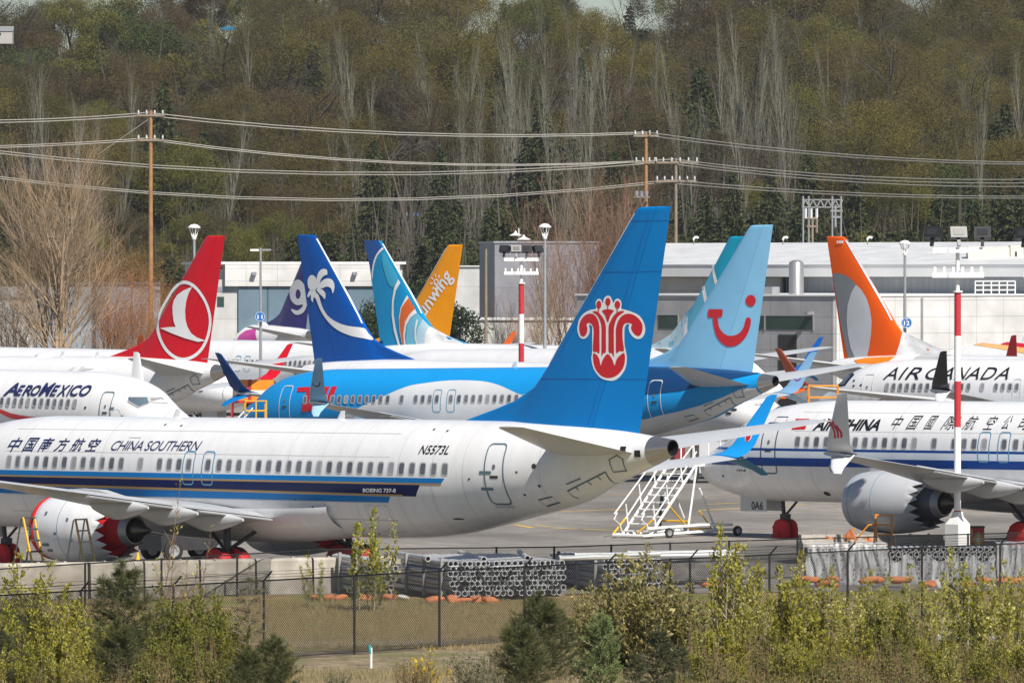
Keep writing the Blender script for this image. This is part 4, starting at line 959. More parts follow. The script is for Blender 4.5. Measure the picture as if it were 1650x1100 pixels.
# local axes of a building: +x runs right and away, +y runs left and away; the corner at the origin is nearest
zz = lambda y, Y: zy(y, Y) - GZ
r = house(1346, 500, 'low white panelled terminal block with shade-painted side, dark strip windows, left of the orange tail')
h = zz(478, 500)
w1 = part('wall', r, CL_SH, (-.2, 40, 0, 26, 0, h)); part('white_wall', r, CL_W, (-.1, 40.1, -.22, -.003, 0, h + .02)); part('parapet', r, ROOFW, (-.3, 40.2, -.3, 26.1, h + .03, h + .15))
for ya, yb in ((2.0, 6.6), (6.8, 11.2), (15.5, 17.5)):
    wn = part('window', r, WINM, (-.24, -.205, ya, yb, zz(531, 503), zz(509, 503))); part('frame', wn, STEEL, (-.27, -.2, ya - .08, ya, zz(532, 503), zz(508, 503)), (-.27, -.2, ya, yb, zz(509, 503), zz(509, 503) + .08))
part('doorway', r, paint('dark_opening', (.03, .028, .027), .6), (-.24, -.206, 3.6, 5.4, 0, zz(539, 503)))
for yy, zl in ((2.1, 507), (9, 507), (14, 507)): part('wall_lamp', r, STEEL, (-.9, -.2, yy - .2, yy + .2, zz(zl, 502), zz(zl, 502) + .22))
mb = MB()
for k in range(6): mb.tube([(16 + k * .9, .6, h), (16 + k * .9, .6, h + 1.1)], .05, 6)
for zq in (.45, .8, 1.1): mb.tube([(16, .6, h + zq), (20.5, .6, h + zq)], .05, 6)
mb.build('roof_railing', [WHITEP], r)
part('downpipe', r, STEEL, (9.0, 9.14, -.36, -.225, 0, h - .1)); part('downpipe', r, STEEL, (24.0, 24.14, -.36, -.225, 0, h - .1)); part('roof_box', r, WHITEP, (6, 7.6, 4, 5.4, h + .15, h + .85)); part('roof_box', r, STEEL, (3, 3.8, 9, 10, h + .15, h + .7))
r = house(1690, 520, 'long ribbed grey hangar wall with downpipes and wall lamps, behind the orange tail')
h = zz(447, 530); part('wall', r, RIB, (0, 30, 0, 27.5, 0, h)); mb = MB(); mb.add([(.15, 27.51, 0), (.15, 42, 0), (26, 67.5, 0), (26, 27.51, 0), (.15, 27.51, h - .01), (.15, 42, h - .01), (26, 67.5, zz(393, 552)), (26, 27.51, zz(393, 552))], [(0, 4, 5, 1), (1, 5, 6, 2), (4, 7, 6, 5)]); mb.build('white_wall', [WALLW], r)
part('eave', r, ROOFW, (-1.2, 0, -1, 43, h + .05, h + 1.0))
mb = MB(); zr = zz(389, 552); mb.add([(-1.25, -1, h + 1.0), (27, -1, zr), (27, 69, zr), (-1.25, 43, h + 1.0), (-1.25, -1, h + .9), (27, -1, zr - .1), (27, 69, zr - .1), (-1.25, 43, h + .9)], [(0, 1, 2, 3), (7, 6, 5, 4), (0, 4, 5, 1), (2, 6, 7, 3), (1, 5, 6, 2)]); mb.build('roof', [cladding('roof_sheet', (.72, .72, .71), 4.5, 60, .03, .45, .86)], r)
for yy in (7.0, 14.7, 24.4): 
    l = part('wall_lamp', r, STEEL, (-1.1, 0, yy - .3, yy + .3, h - 1.9, h - 1.55)); part('bracket', l, DARKM, (-.3, -.002, yy - .1, yy + .1, h - 2.4, h - 1.9))
for yy in (18.6, 26.4, 26.9): part('downpipe', r, DARKM, (-.22, -.02, yy, yy + .16, 3, h - .02))
part('window', r, WINM, (.09, .146, 28.4, 29.6, h - 3.0, h - 1.0))
mb = MB(); mb.lathe([(0, .55), (zz(424, 512), .55), (zz(421, 512), .45), (zz(419, 512), .2)], (0, 0, 0), 'z', 20); o = mb.build('flue', [paint('flue_metal', (.55, .52, .48), .3, .7, .1, 1)], None, (gx(1283, 512), 512, GZ), True, 40); tag(o, 'thick polished metal flue with rounded cap rising over the terminal block', 'flue')
for px in (1118, 1262, 1398):
    v = MB(); p = at(px, 391, 556); v.tube([(0, 0, -.1), (0, 0, .35), (.08, 0, .46), (.24, 0, .48), (.36, 0, .40)], .10, 8); o = v.build('roof_vent', [WHITEP], None, (p.x, p.y, zr + GZ - .12), True, 40)
    tag(o, 'white gooseneck vent on the hangar roof, ' + {1118: 'beside the tall blue tail', 1262: 'right of the pale blue tail', 1398: 'right of the orange tail'}[px], 'roof vent', 'gooseneck vents on the hangar roof')
mb = MB(); hh = zz(447, 530) + 1.2; mb.box(0, 3.2, 0, 2.5, 0, 1.25); mb.box(3.25, 9, -.1, 2.6, 0, 1.35); mb.box(3.6, 3.75, -.13, -.1, .5, .9, 1); mb.box(5.0, 5.15, -.13, -.1, .5, .9, 1)
o = mb.build('roof_unit', [paint('unit_cream', (.62, .60, .52), .5), DARKM], None, (gx(1560, 533), 533, hh + GZ - .1)); tag(o, 'cream rooftop plant unit on the ribbed hangar at the right edge', 'roof unit')
# left side
r = house(335, 660, 'pale hangar with wide blue grey doors behind the violet tail', ang=0.12)
h = zz(426, 660); sc_ = 660 / F; u = lambda p: (p - 335) * sc_
part('wall', r, WALLW, (0, u(650), 0, 30, 0, h)); part('roof', r, ROOFW, (-.3, u(655), -.5, 31, h + .02, h + .25)); part('canopy', r, CL_W, (u(362), u(645), -.6, -.01, zz(461, 660), h - .02))
for a, b_ in ((384, 430), (431, 490), (491, 560), (561, 640)): part('hangar_door', r, BLUED, (u(a), u(b_), -.3, -.02, 0, zz(462, 660)))
part('vent', r, paint('dark_louvre', (.06, .065, .07), .6), (u(337), u(358), -.08, -.002, zz(449, 660), zz(430, 660))); part('band', r, WALLB, (u(336), u(378), -.05, -.003, zz(470, 660), zz(462, 660)))
part('window', r, WINM, (u(350), u(361), -.06, -.002, zz(494, 660), zz(478, 660)))
for a in (405, 568): part('wall_lamp', r, STEEL, (u(a), u(a + 7), -1.2, -.6, zz(443, 660), zz(438, 660)))
r = house(797, 650, 'plain grey violet warehouse box behind the reddish bare trees', ang=.1); sc_ = 650 / F; part('wall', r, WALLV, (0, 170 * sc_, 0, 15, 0, zz(392, 650))); part('roof_edge', r, STEEL, (-.1, 171 * sc_, -.1, 15.1, zz(392, 650) + .02, zz(392, 650) + .2))
r = house(742, 625, 'long low white shed seen between the orange tail and the blue fin', ang=.02); sc_ = 625 / F; part('wall', r, WALLW, (0, 330 * sc_, 0, 10, 0, zz(516, 625))); part('roof', r, ROOFW, (-.2, 331 * sc_, -.2, 10.2, zz(516, 625) + .02, zz(516, 625) + .2))
r = house(48, 610, 'blue grey workshop behind the tall bare tree', ang=.05); sc_ = 610 / F; part('wall', r, WALLB, (0, 210 * sc_, 0, 12, 0, zz(458, 610))); part('roof', r, paint('roof_dark', (.11, .12, .14), .6), (-.2, 211 * sc_, -.2, 12, zz(458, 610) + .02, zz(455, 610)))
r = house(-30, 600, 'white flat fronted building at the left edge behind bare branches', ang=.0); sc_ = 600 / F; part('wall', r, WALLW, (0, 82 * sc_, 0, 12, 0, zz(480, 600))); part('roof', r, WALLB, (-.2, 83 * sc_, -.2, 12, zz(480, 600) + .02, zz(462, 600)))
mb = MB(); sc_ = 595 / F; mb.box(0, 60 * sc_, 0, 3, 1, 1 + 60 * sc_ * .8); o = mb.build('trailer', [WHITEP], None, (gx(140, 595), 595, GZ)); tag(o, 'white box trailer behind the bare tree near the blue grey workshop', 'trailer')
r = house(880, 700, 'white end wall of a warehouse between the orange tail and the grey box', ang=.0); sc_ = 700 / F; part('wall', r, WALLW, (-150 * sc_, -60 * sc_, 0, 10, 0, zz(430, 700))); part('roof', r, ROOFW, (-151 * sc_, -59 * sc_, -.2, 10, zz(430, 700) + .02, zz(428, 700)))
# far structures on the slope
def box_thing(name, px0, px1, y0, y1, Y, mats, label, cat, dep=4, extra=None):
    s_ = Y / F; mb = MB(); mb.box(0, (px1 - px0) * s_, 0, dep, 0, (y1 - y0) * s_)
    if extra: extra(mb, (px1 - px0) * s_, (y1 - y0) * s_)
    p = at(px0, y1, Y); o = mb.build(name, mats, None, p); return tag(o, label, cat)
def rib_(mb, w_, h_):
    for k in range(5): x = w_ * k / 4; mb.box(x - .08, x + .08, -.08, -.002, .05, h_ - .03, 1)
    mb.box(.3, w_ - .3, .3, 2.6, -.9, -.02, 2)
BLUEC = paint('container_blue', (.07, .14, .27), .5, 0, .2, .5)
box_thing('container', 656, 696, 342, 361, 940, [BLUEC, STEEL, DARKM], 'larger blue shipping container parked on the foot of the hill', 'container', 2.5, rib_)
box_thing('container', 620, 638, 347, 359, 940, [BLUEC, STEEL, DARKM], 'smaller blue container half hidden by conifers on the hill foot', 'container', 2.5, rib_)
p = at(541, 352, 925); r = empty('parked_van', p); tag(r, 'small white van parked on the hill foot left of the blue containers', 'van')
mb = MB(); mb.box(0, 1.5, 0, .9, .12, .72); mb.box(1.5, 1.95, .03, .87, .12, .48); mb.build('body', [WHITEP], r); mb = MB(); mb.box(1.1, 1.45, -.01, -.002, .42, .62); mb.build('window', [DARKM], r)
for x in (.35, 1.5): link('wheel', geo('vw', lambda: g_wheel(.14, .1)), [RUBBER, STEEL], r, (x, 0, .14))
mb = MB(); mb.box(0, 7, 0, 6, -2, 2.6); mb.add([(-.4, -.3, 2.6), (7.4, -.3, 2.6), (7.4, 3, 4.6), (-.4, 3, 4.6)], [(0, 1, 2, 3)], 1); mb.add([(-.4, 6.3, 2.6), (7.4, 6.3, 2.6), (7.4, 3, 4.6), (-.4, 3, 4.6)], [(3, 2, 1, 0)], 1)
mb.add([(0, 0, 2.6), (0, 6, 2.6), (0, 3, 4.5)], [(2, 1, 0)]); mb.add([(7, 0, 2.6), (7, 6, 2.6), (7, 3, 4.5)], [(0, 1, 2)])
mb.box(2, 3, -.05, -.005, 1, 2, 2)
p = at(-12, 62, 1030); o = mb.build('house', [paint('house_wall', (.42, .40, .37), .7), paint('house_roof', (.20, .21, .22), .7), WINM], None, p); o.scale = (.42, .42, .40); tag(o, 'small white house with grey roof among trees at the top left', 'house')
mb = MB(); p = at(357, 46, 1040); mb.add([(0, 0, .2), (2.2, 0, .5), (2.4, 2, 1.0), (.1, 2, .8), (1.2, .9, 1.15), (0, 0, -1), (2.2, 0, -1), (2.4, 2, -1), (.1, 2, -1)], [(0, 1, 4), (1, 2, 4), (2, 3, 4), (3, 0, 4), (0, 5, 6, 1), (1, 6, 7, 2), (2, 7, 8, 3), (3, 8, 5, 0)])
o = mb.build('tarpaulin', [paint('tarp_blue', (.015, .16, .27), .5)], None, p); o.scale = (.8, .5, .25); tag(o, 'bright blue tarpaulin shelter on the hill crest', 'tarpaulin')
# ================================================================ poles, masts, wires
WOOD = paint('pole_wood', (.33, .17, .07), .8, 0, .25, 1.0, .5); WOODG = paint('pole_wood_grey', (.24, .19, .14), .8, 0, .2, 1.0, .5); PORC = paint('porcelain', (.62, .63, .63), .25); WIRE = paint('wire_metal', (.50, .47, .42), .5, .3, .1, .5)
def upole(px, ytop, Y, arms, mat, label, r0=.24):
    b = Vector((gx(px, Y), Y, hillz(gx(px, Y), Y) if Y > 775 else GZ)); hgt = zy(ytop, Y) - b.z
    r = empty('utility_pole', b); tag(r, label, 'utility pole')
    mb = MB(); mb.tube([(0, 0, 0), (0, 0, hgt * .5), (0, 0, hgt)], [r0, r0 * .82, r0 * .62], 12); mb.build('pole', [mat], r, smooth=True, angle=60)
    tips = []
    for ya, half, n in arms:
        za = zy(ya, Y) - b.z; mb = MB(); mb.box(-half, half, -.24, -.1, za - .09, za + .09); a = mb.build('crossarm', [WOODG], r)
        for k in range(n):
            x = -half + .15 + (2 * half - .3) * k / (n - 1)
            i_ = MB(); i_.lathe([(0, .03), (.05, .09), (.1, .06), (.16, .1), (.22, .06), (.3, .08), (.36, .02)], (x, -.17, za + .09), 'z', 10); i_.build('insulator', [PORC], a, smooth=True, angle=40)
            tips.append(b + Vector((x, -.17, za + .44)))
    return r
upole(243, 178, 600, ((186, 1.2, 4), (226, 1.2, 4)), WOOD, 'tall orange-brown wooden utility pole on the left, in front of the bare tree edge')
upole(1041, 213, 600, ((219, 1.1, 4), (262, 1.0, 4)), WOOD, 'brown wooden utility pole rising directly behind the tall blue fin', .22)
upole(1089, 255, 610, ((262, 2.0, 6), (292, 1.8, 6)), WOODG, 'weathered grey utility pole with two crossarms, right of the blue fin', .2)
mb = MB()
for k in range(3): mb.lathe([(0, .16), (.45, .18), (.5, .08)], (-.45 + .42 * k, -.3, 0), 'z', 12)
mb.box(-.7, .7, -.4, -.1, -.08, -.002); p = at(1034, 317, 599.6); o = mb.build('transformer', [STEEL], None, p, True, 40); tag(o, 'row of three small grey pole transformers just above the blue fin tip', 'transformer')
def wire(pts, label, Y=600, r=.037, n=10):
    P3 = [Vector((gx(a, yy), yy, zy(b, yy))) for a, b, yy in pts]
    mb = MB(); out = []
    for i in range(len(P3) - 1):
        m_ = 10
        for k in range(m_): out.append(P3[i].lerp(P3[i + 1], k / m_))
    out.append(P3[-1]); mb.tube(out, r, 5); o = mb.build('power_line', [WIRE]); tag(o, label, 'power line', 'power lines strung across the hillside')
def sag(x0, y0, x1, y1, s_, Y0=600, Y1=600):
    return [(x0 + (x1 - x0) * t, y0 + (y1 - y0) * t + s_ * 4 * t * (1 - t), Y0 + (Y1 - Y0) * t) for t in np.linspace(0, 1, 9)]
WT_ = 'pale power line strung between the utility poles in front of the wooded hill'
for dy in (0, 4): wire(sag(-40, 194 + dy, 243, 181 + dy, 3), WT_)
for dy in (0, 5): wire(sag(243, 182 + dy, 1041, 213 + dy * .5, 16), WT_)
for dy in (0, 5): wire(sag(1041, 213 + dy, 1700, 262 + dy * .6, 12, 600, 560), WT_)
for dy in (0, 3): wire(sag(-40, 236 + dy, 243, 222 + dy, 2), WT_); wire(sag(243, 223 + dy, 1041, 259 + dy * .5, 20), WT_)
for dy in (0, 4): wire(sag(-40, 239 + dy, 1089, 256 + dy, 30, 615, 610), WT_)
for dy in (0, 3): wire(sag(-40, 280 + dy, 1089, 289 + dy, 36, 615, 610), WT_)
for dy in (0, 4, 8): wire(sag(1089, 257 + dy, 1700, 288 + dy * 1.5, 12, 610, 580), WT_)
for dy in (0, 5): wire(sag(1089, 291 + dy, 1700, 316 + dy * .6, 8, 610, 580), WT_)
wire(sag(158, 249, 243, 190, 0), 'thin slanting guy wire from the orange-brown pole', r=.02)
def lamp_post(px, ytop, Y, label):
    b = Vector((gx(px, Y), Y, GZ)); h = zy(ytop, Y) - GZ; r = empty('lamp_post', b); tag(r, label, 'lamp post', 'white lamp posts along the far side of the apron')
    mb = MB(); mb.tube([(0, 0, 0), (0, 0, h - 1.0)], [.14, .09], 10); mb.build('pole', [STEEL], r, smooth=True, angle=60)
    mb = MB()
    for k in range(4): a = k * math.pi / 2 + .4; mb.tube([(.09 * math.cos(a), .09 * math.sin(a), h - 1.0), (.34 * math.cos(a), .34 * math.sin(a), h - .28)], .035, 5)
    mb.lathe([(h - 1.05, .13), (h - .9, .15), (h - .62, .09), (h - .6, .0)], (0, 0, 0), 'z', 12); mb.build('lamp_frame', [WHITEP], r)
    mb = MB(); mb.lathe([(h - .28, .42), (h - .22, .44), (h - .05, .24), (h, .03)], (0, 0, 0), 'z', 20, 0, True); mb.build('lamp_hood', [WHITEP], r, smooth=True, angle=50)
    return r
lamp_post(313, 361, 470, 'white hooded lamp post just left of the red tail'); lamp_post(878, 360, 470, 'white hooded lamp post left of the tall blue fin')
lp = lamp_post(1458, 387, 480, 'white hooded lamp post with a round blue sign, right of the orange tail')
SIGNB = paint('sign_blue', (.012, .13, .42), .4)
def round_sign(px, py, Y, rad, txt, label, sub=None):
    p = at(px, py, Y); r = empty('round_sign', p); tag(r, label, 'sign')
    mb = MB(); mb.lathe([(-.04, rad), (.04, rad)], (0, 0, 0), 'y', 28, 0, True); mb.build('disc', [SIGNB], r)
    def tx(s_, w_, h_, z0):
        bm = textbm(s_, 0, .02)
        for v in bm.verts: v.co = ((v.co.x - .5) * w_, -.045, z0 + v.co.y * h_)
        me = bpy.data.meshes.new('lettering'); bm.to_mesh(me); bm.free(); link('lettering', me, MARKW, r)
    tx(txt, rad * 1.0, rad * .8, -rad * .45)
    if sub: tx('N', rad * .3, rad * .3, rad * .5); tx('M', rad * .3, rad * .18, -rad * .85)
    bm = fill([ell(0, 0, rad * .95, rad * .95, 28), ell(0, 0, rad * .88, rad * .88, 28)])
    for v in bm.verts: v.co = (v.co.x, -.045, v.co.y)
    me = bpy.data.meshes.new('rim'); bm.to_mesh(me); bm.free(); link('rim', me, MARKW, r)
round_sign(1461, 520, 479.6, .38, '12', 'round blue sign with a white number 12 on the lamp post', True)
round_sign(419, 510, 499.6, .36, '11', 'round navy sign with a white number 11 on the pole beside the violet tail')
r = empty('street_light', (gx(420, 500), 500, GZ)); tag(r, 'slim grey street light with two short arms, bearing the sign 11', 'street light'); h = zy(399, 500) - GZ
mb = MB(); mb.tube([(0, 0, 0), (0, 0, h)], [.13, .08], 10); mb.build('pole', [STEEL], r); mb = MB(); mb.box(-.75, -.12, -.1, .1, h - .25, h - .1); mb.build('lamp_head', [WHITEP], r); mb = MB(); mb.box(.12, .75, -.1, .1, h - .22, h - .1); mb.build('lamp_head', [STEEL], r)
mb = MB(); mb.tube([(0, 0, 0), (0, 0, zy(401, 560) - GZ)], [.16, .1], 10); o = mb.build('wooden_post', [WOODG], None, (gx(783, 560), 560, GZ)); tag(o, 'plain weathered pole standing alone right of the yellow-orange tail', 'pole')
FLB = paint('flood_black', (.02, .02, .022), .4); FLG = paint('flood_glass', (.035, .037, .036), .15)
def mast(px, Y, ys, ybase, label, rad, vane=False, nl=4, halfw=2.0, foot=False):
    """ys: top arm, second arm, top of red paint, end"""
    b = Vector((gx(px, Y), Y, GZ)); r = empty('floodlight_mast', b); tag(r, label, 'floodlight mast')
    zt, z2_, zr = [zy(y, Y) - GZ for y in ys[:3]]
    cols = []; 
    edges = [0] + sorted([zy(y, Y) - GZ for y in ys[3:]]) + [zr]
    for i in range(len(edges) - 1):
        mb = MB(); red = (len(edges) - 2 - i) % 2 == 0; mb.tube([(0, 0, edges[i]), (0, 0, edges[i + 1])], rad, 10, 0); mb.build('pole_band', [REDP if red else WHITEP], r, smooth=True, angle=60)
    mb = MB(); mb.tube([(0, 0, zr), (0, 0, zt)], rad * .62, 8); mb.lathe([(zr, rad * 1.5), (zr + .06, rad * 1.5)], (0, 0, 0), 'z', 10, 0, True); mb.build('upper_pole', [WHITEP], r, smooth=True, angle=60)
    for z in (zt, z2_): mb = MB(); mb.box(-halfw, -halfw * .4, -.25, -.1, z - .10, z + .10); mb.box(-halfw * .38, halfw, -.3, -.12, z - .10, z + .10); [mb.box(x - .05, x + .05, -.25, -.15, z + .09, z + .3) for x in ([-halfw + .1 + (2 * halfw - .2) * k / 5 for k in range(6)] if z == z2_ else [])]; mb.build('crossarm', [WHITEP], r)
    for k in range(nl):
        x = -halfw * .95 + 1.9 * halfw * k / (nl - 1); f = MB(); a = (-.5, .15, -.1, .6)[k % 4]
        f.box(-.31, .31, -.16, .14, -.21, .21, 0); f.box(-.2, .2, -.175, -.161, -.12, .12, 1)
        o = f.build('floodlight', [FLB, FLG], r, (x, -.2, zt + .62)); o.rotation_euler = (-.35, 0, a)
        y_ = MB(); y_.box(-.06, .06, -.05, .05, -.5, -.2); y_.build('yoke', [FLB], o)
    if vane:
        mb = MB(); mb.tube([(-.15, 0, zt), (-.15, 0, zt + 1.9)], .03, 5); mb.lathe([(zt + 1.45, .4), (zt + 1.6, .1), (zt + 1.75, .02)], (-.35, 0, 0), 'z', 12); mb.lathe([(zt + 1.2, .45), (zt + 1.35, .12), (zt + 1.5, .02)], (.15, 0, 0), 'z', 12); mb.build('lamp_hood', [WHITEP], r)
    if foot:
        mb = MB(); mb.lathe([(0, .46), (zy(844, Y) - GZ, .46), (zy(832, Y) - GZ, .22), (zy(824, Y) - GZ, .19)], (0, 0, 0), 'z', 4, 0, True); mb.build('foot', [WHITEP], r)
    return r
mast(840, 420, (418, 440, 457, 506, 553), 600, 'far red and white floodlight mast in front of the grey violet warehouse', .17, True, 4, 1.05)
mast(1543, 255, (403, 443, 471, 541, 614, 688, 822), 858, 'near red and white floodlight mast on a white foot, before the navy striped airliner', .125, False, 3, .95, True)
mast(1690, 255, (405, 443, 471, 541, 614, 688, 822), 858, 'red and white floodlight mast cut by the right edge with one lamp in view', .125, False, 3, .95)
# substation gantry
r = empty('substation_gantry', at(1290, 420, 690)); tag(r, 'grey lattice substation gantry among conifers above the white roof', 'gantry'); s_ = 690 / F
def gm(name, L, rr=.09, mat=STEEL):
    mb = MB()
    for a, b_ in L: mb.tube([((a[0] - 1290) * s_, a[2] if len(a) > 2 else 0, (420 - a[1]) * s_), ((b_[0] - 1290) * s_, b_[2] if len(b_) > 2 else 0, (420 - b_[1]) * s_)], rr, 5)
    return mb.build(name, [mat], r)
for x in (1294, 1303, 1341, 1355): gm('leg', [((x, 316), (x, 420))], .10)
gm('truss', [((1292, 322), (1357, 322)), ((1292, 334), (1357, 334))] + [((1292 + 6 * k, 322 if k % 2 else 334), (1298 + 6 * k, 334 if k % 2 else 322)) for k in range(11)], .07)
for k in range(3): gm('insulator', [((1298 + 9 * k, 336), (1298 + 9 * k, 352))], .14, PORC)
gm('switchgear', [((1300, 352), (1318, 352)), ((1300, 365), (1318, 365)), ((1309, 352), (1309, 420)), ((1316, 345), (1316, 375))], .13, WOODG)
gm('switchgear', [((1338, 340), (1358, 340)), ((1340, 350), (1356, 350)), ((1346, 330), (1346, 366))], .12, STEEL)
# ================================================================ vegetation
class Tree:
    def __init__(s, seed): s.rng = random.Random(seed); s.seg = []; s.leaf = []
    def branch(s, p, d, L, r, depth, spec, level=0):
        """spec: list per level of (children, spread, length ratio, first child position, up pull)"""
        n = 4 if level < 2 else 3; q = p; rng = s.rng; pts = [p]; dirs = []
        up = spec[min(level, len(spec) - 1)][4]
        for i in range(n):
            d = (d + Vector((rng.gauss(0, .10), rng.gauss(0, .10), rng.gauss(0, .06) + up))).normalized()
            q2 = q + d * (L / n); ra = r * (1 - .75 * i / n); rb = r * (1 - .75 * (i + 1) / n)
            s.seg.append((q, q2, ra, rb)); q = q2; pts.append(q); dirs.append(d)
        if depth <= 0:
            s.leaf.append((q, d)); s.leaf.append((pts[-2], d)); return
        nc, spread, ratio, first, _ = spec[min(level, len(spec) - 1)]
        for k in range(nc):
            t = first + (1 - first) * (k + rng.random()) / nc; i = min(int(t * n), n - 1); f = t * n - i
            b = pts[i].lerp(pts[i + 1], min(f, 1)); a = dirs[i].orthogonal().normalized(); a.rotate(Matrix.Rotation(rng.uniform(0, 6.283) , 3, dirs[i]))
            dd = (dirs[i] * math.cos(spread) + a * math.sin(spread) * rng.uniform(.75, 1.2)).normalized()
            s.branch(b, dd, L * ratio * rng.uniform(.7, 1.15) * (1.15 - .45 * t), r * (1 - .7 * t) * .55, depth - 1, spec, level + 1)
def sticks(seg):
    A = np.array([s[0] for s in seg]); B = np.array([s[1] for s in seg]); ra = np.array([s[2] for s in seg])[:, None]; rb = np.array([s[3] for s in seg])[:, None]
    d = B - A; d /= np.linalg.norm(d, axis=1, keepdims=True) + 1e-9
    h = np.where(np.abs(d[:, 2:3]) > .9, [[1., 0, 0]], [[0., 0, 1.]]); u = np.cross(d, h); u /= np.linalg.norm(u, axis=1, keepdims=True) + 1e-9; v = np.cross(d, u)
    V = np.zeros((len(seg), 6, 3))
    for k in range(3):
        c, s_ = math.cos(2.0944 * k), math.sin(2.0944 * k); V[:, k] = A + (u * c + v * s_) * ra; V[:, 3 + k] = B + (u * c + v * s_) * rb
    b = (np.arange(len(seg)) * 6)[:, None]
    Q = np.concatenate([b + np.array([[0, 1, 4, 3]]), b + np.array([[1, 2, 5, 4]]), b + np.array([[2, 0, 3, 5]])])
    return V.reshape(-1, 3), Q
def leaves(P, size, rs, aspect=.55, up=None, dirs=None):
    """quads, one per point; dirs gives the long axis"""
    n = len(P); P = np.asarray(P, float)
    d = rs.normal(size=(n, 3)) if dirs is None else np.asarray(dirs, float) + rs.normal(size=(n, 3)) * .35
    d /= np.linalg.norm(d, axis=1, keepdims=True) + 1e-9
    w_ = np.cross(d, rs.normal(size=(n, 3))); w_ /= np.linalg.norm(w_, axis=1, keepdims=True) + 1e-9
    s_ = size * rs.uniform(.6, 1.35, (n, 1)); V = np.zeros((n, 4, 3))
    V[:, 0] = P; V[:, 1] = P + d * s_ * .5 + w_ * s_ * aspect * .5; V[:, 2] = P + d * s_; V[:, 3] = P + d * s_ * .5 - w_ * s_ * aspect * .5
    return V.reshape(-1, 3), (np.arange(n) * 4)[:, None] + np.arange(4)
def veg(name, seg, lv, wood, leaf, parts=('trunk', 'crown')):
    """returns a function placing copies; the prototype is a mesh pair"""
    ms = []
    if seg: V, Q = sticks(seg); ms.append((parts[0], npmesh(parts[0], V, Q), wood))
    if lv is not None and len(lv[0]): ms.append((parts[1], npmesh(parts[1], lv[0], lv[1]), leaf))
    hm = max(max(v[2] for v in np.asarray([s[1] for s in seg])) if seg else 0, float(lv[0][:, 2].max()) if lv is not None and len(lv[0]) else 0)
    def place(loc, rz, sc, label, cat, group, mats=None, kind=None):
        r = empty(name, loc, rz); r.scale = sc if isinstance(sc, tuple) else (sc, sc, sc); tag(r, label, cat, group)
        for i, (nm, me, m) in enumerate(ms): link(nm, me, (mats[i] if mats and mats[i] else m), r)
        return r
    place.H = float(hm)
    return place
BARK_P = paint('bark_pale', (.19, .18, .14), .9, 0, .25, 1.5); BARK_G = paint('bark_grey', (.075, .064, .05), .9, 0, .25, 1.5); BARK_B = paint('bark_brown', (.14, .095, .06), .9, 0, .25, 1.5)
TWIG_T = paint('twig_tan', (.34, .245, .155), .9, 0, .2, 1.5); TWIG_O = paint('twig_orange', (.36, .17, .07), .9, 0, .25, 1.5); TWIG_R = paint('twig_red', (.26, .145, .10), .9, 0, .25, 1.5)
BUD_O = leafm('bud_olive', [(0.0627, 0.0590, 0.0103), (0.1402, 0.1144, 0.0207), (0.0959, 0.0738, 0.0185), (0.1624, 0.1402, 0.0258)], .15, .8, .9); BUD_B = leafm('bud_brown', [(0.0609, 0.0416, 0.0186), (0.1074, 0.0753, 0.0300), (0.0717, 0.0631, 0.0215), (0.1217, 0.0788, 0.0244)], .15, .8, .9)
BUD_Y = leafm('bud_yellowgreen', [(0.0888, 0.0925, 0.0148), (0.1776, 0.1628, 0.0333), (0.1184, 0.1184, 0.0222)], .3, .8, .7); LEAF_G = leafm('leaf_midgreen', [(0.0382, 0.0595, 0.0136), (0.0850, 0.1062, 0.0255), (0.0510, 0.0723, 0.0170)], .25)
LEAF_D = leafm('leaf_dark', [(.012, .024, .010), (.035, .055, .018), (.02, .035, .012)], .1, .5); NEED = leafm('needle_dark', [(.018, .030, .009), (.055, .068, .020), (.030, .042, .013)], .1)
NEED_L = leafm('needle_light', [(.03, .05, .016), (.075, .10, .03), (.05, .07, .02)], .15)
def bare(seed, H, spec, depth, r0, budn, buds, wood, bud, spreadz=.4, multi=1, name='bare_tree'):
    t = Tree(seed); rng = t.rng
    for k in range(multi):
        d = Vector((rng.gauss(0, .16 if multi > 1 else .03), rng.gauss(0, .16 if multi > 1 else .03), 1)).normalized()
        t.branch(Vector((rng.gauss(0, .25) if multi > 1 else 0, rng.gauss(0, .25) if multi > 1 else 0, 0)), d, H * rng.uniform(.85, 1.0), r0 * (1 if multi == 1 else .6), depth, spec)
    rs = np.random.RandomState(seed); L = t.leaf; P = []
    for p, d in L:
        for _ in range(budn): P.append(p + Vector(rs.normal(size=3) * buds * 1.6))
    lv = leaves(P, buds, rs) if budn else None
    return veg(name, t.seg, lv, wood, bud)
BUD_G = leafm('bud_goldgreen', [(0.0704, 0.0775, 0.0105), (0.1409, 0.1304, 0.0212), (0.0986, 0.0986, 0.0155), (0.1621, 0.1479, 0.0282)], .15, .8, .9)
BUD_P = leafm('bud_pale', [(.075, .075, .025), (.14, .135, .05), (.10, .10, .035)], .2)
SP_POP = [(28, .15, .34, .14, .03), (6, .20, .50, .2, .07), (4, .35, .45, .3, .06)]
SP_RND = [(10, .80, .50, .36, .02), (7, .70, .52, .25, .03), (6, .65, .52, .25, .01), (3, .6, .5, .3, .0)]
POPS = [bare(11 + k, 20 + k, SP_POP, 2, .22, 2, .15, BARK_P, BUD_P, name='poplar_tree') for k in range(4)]
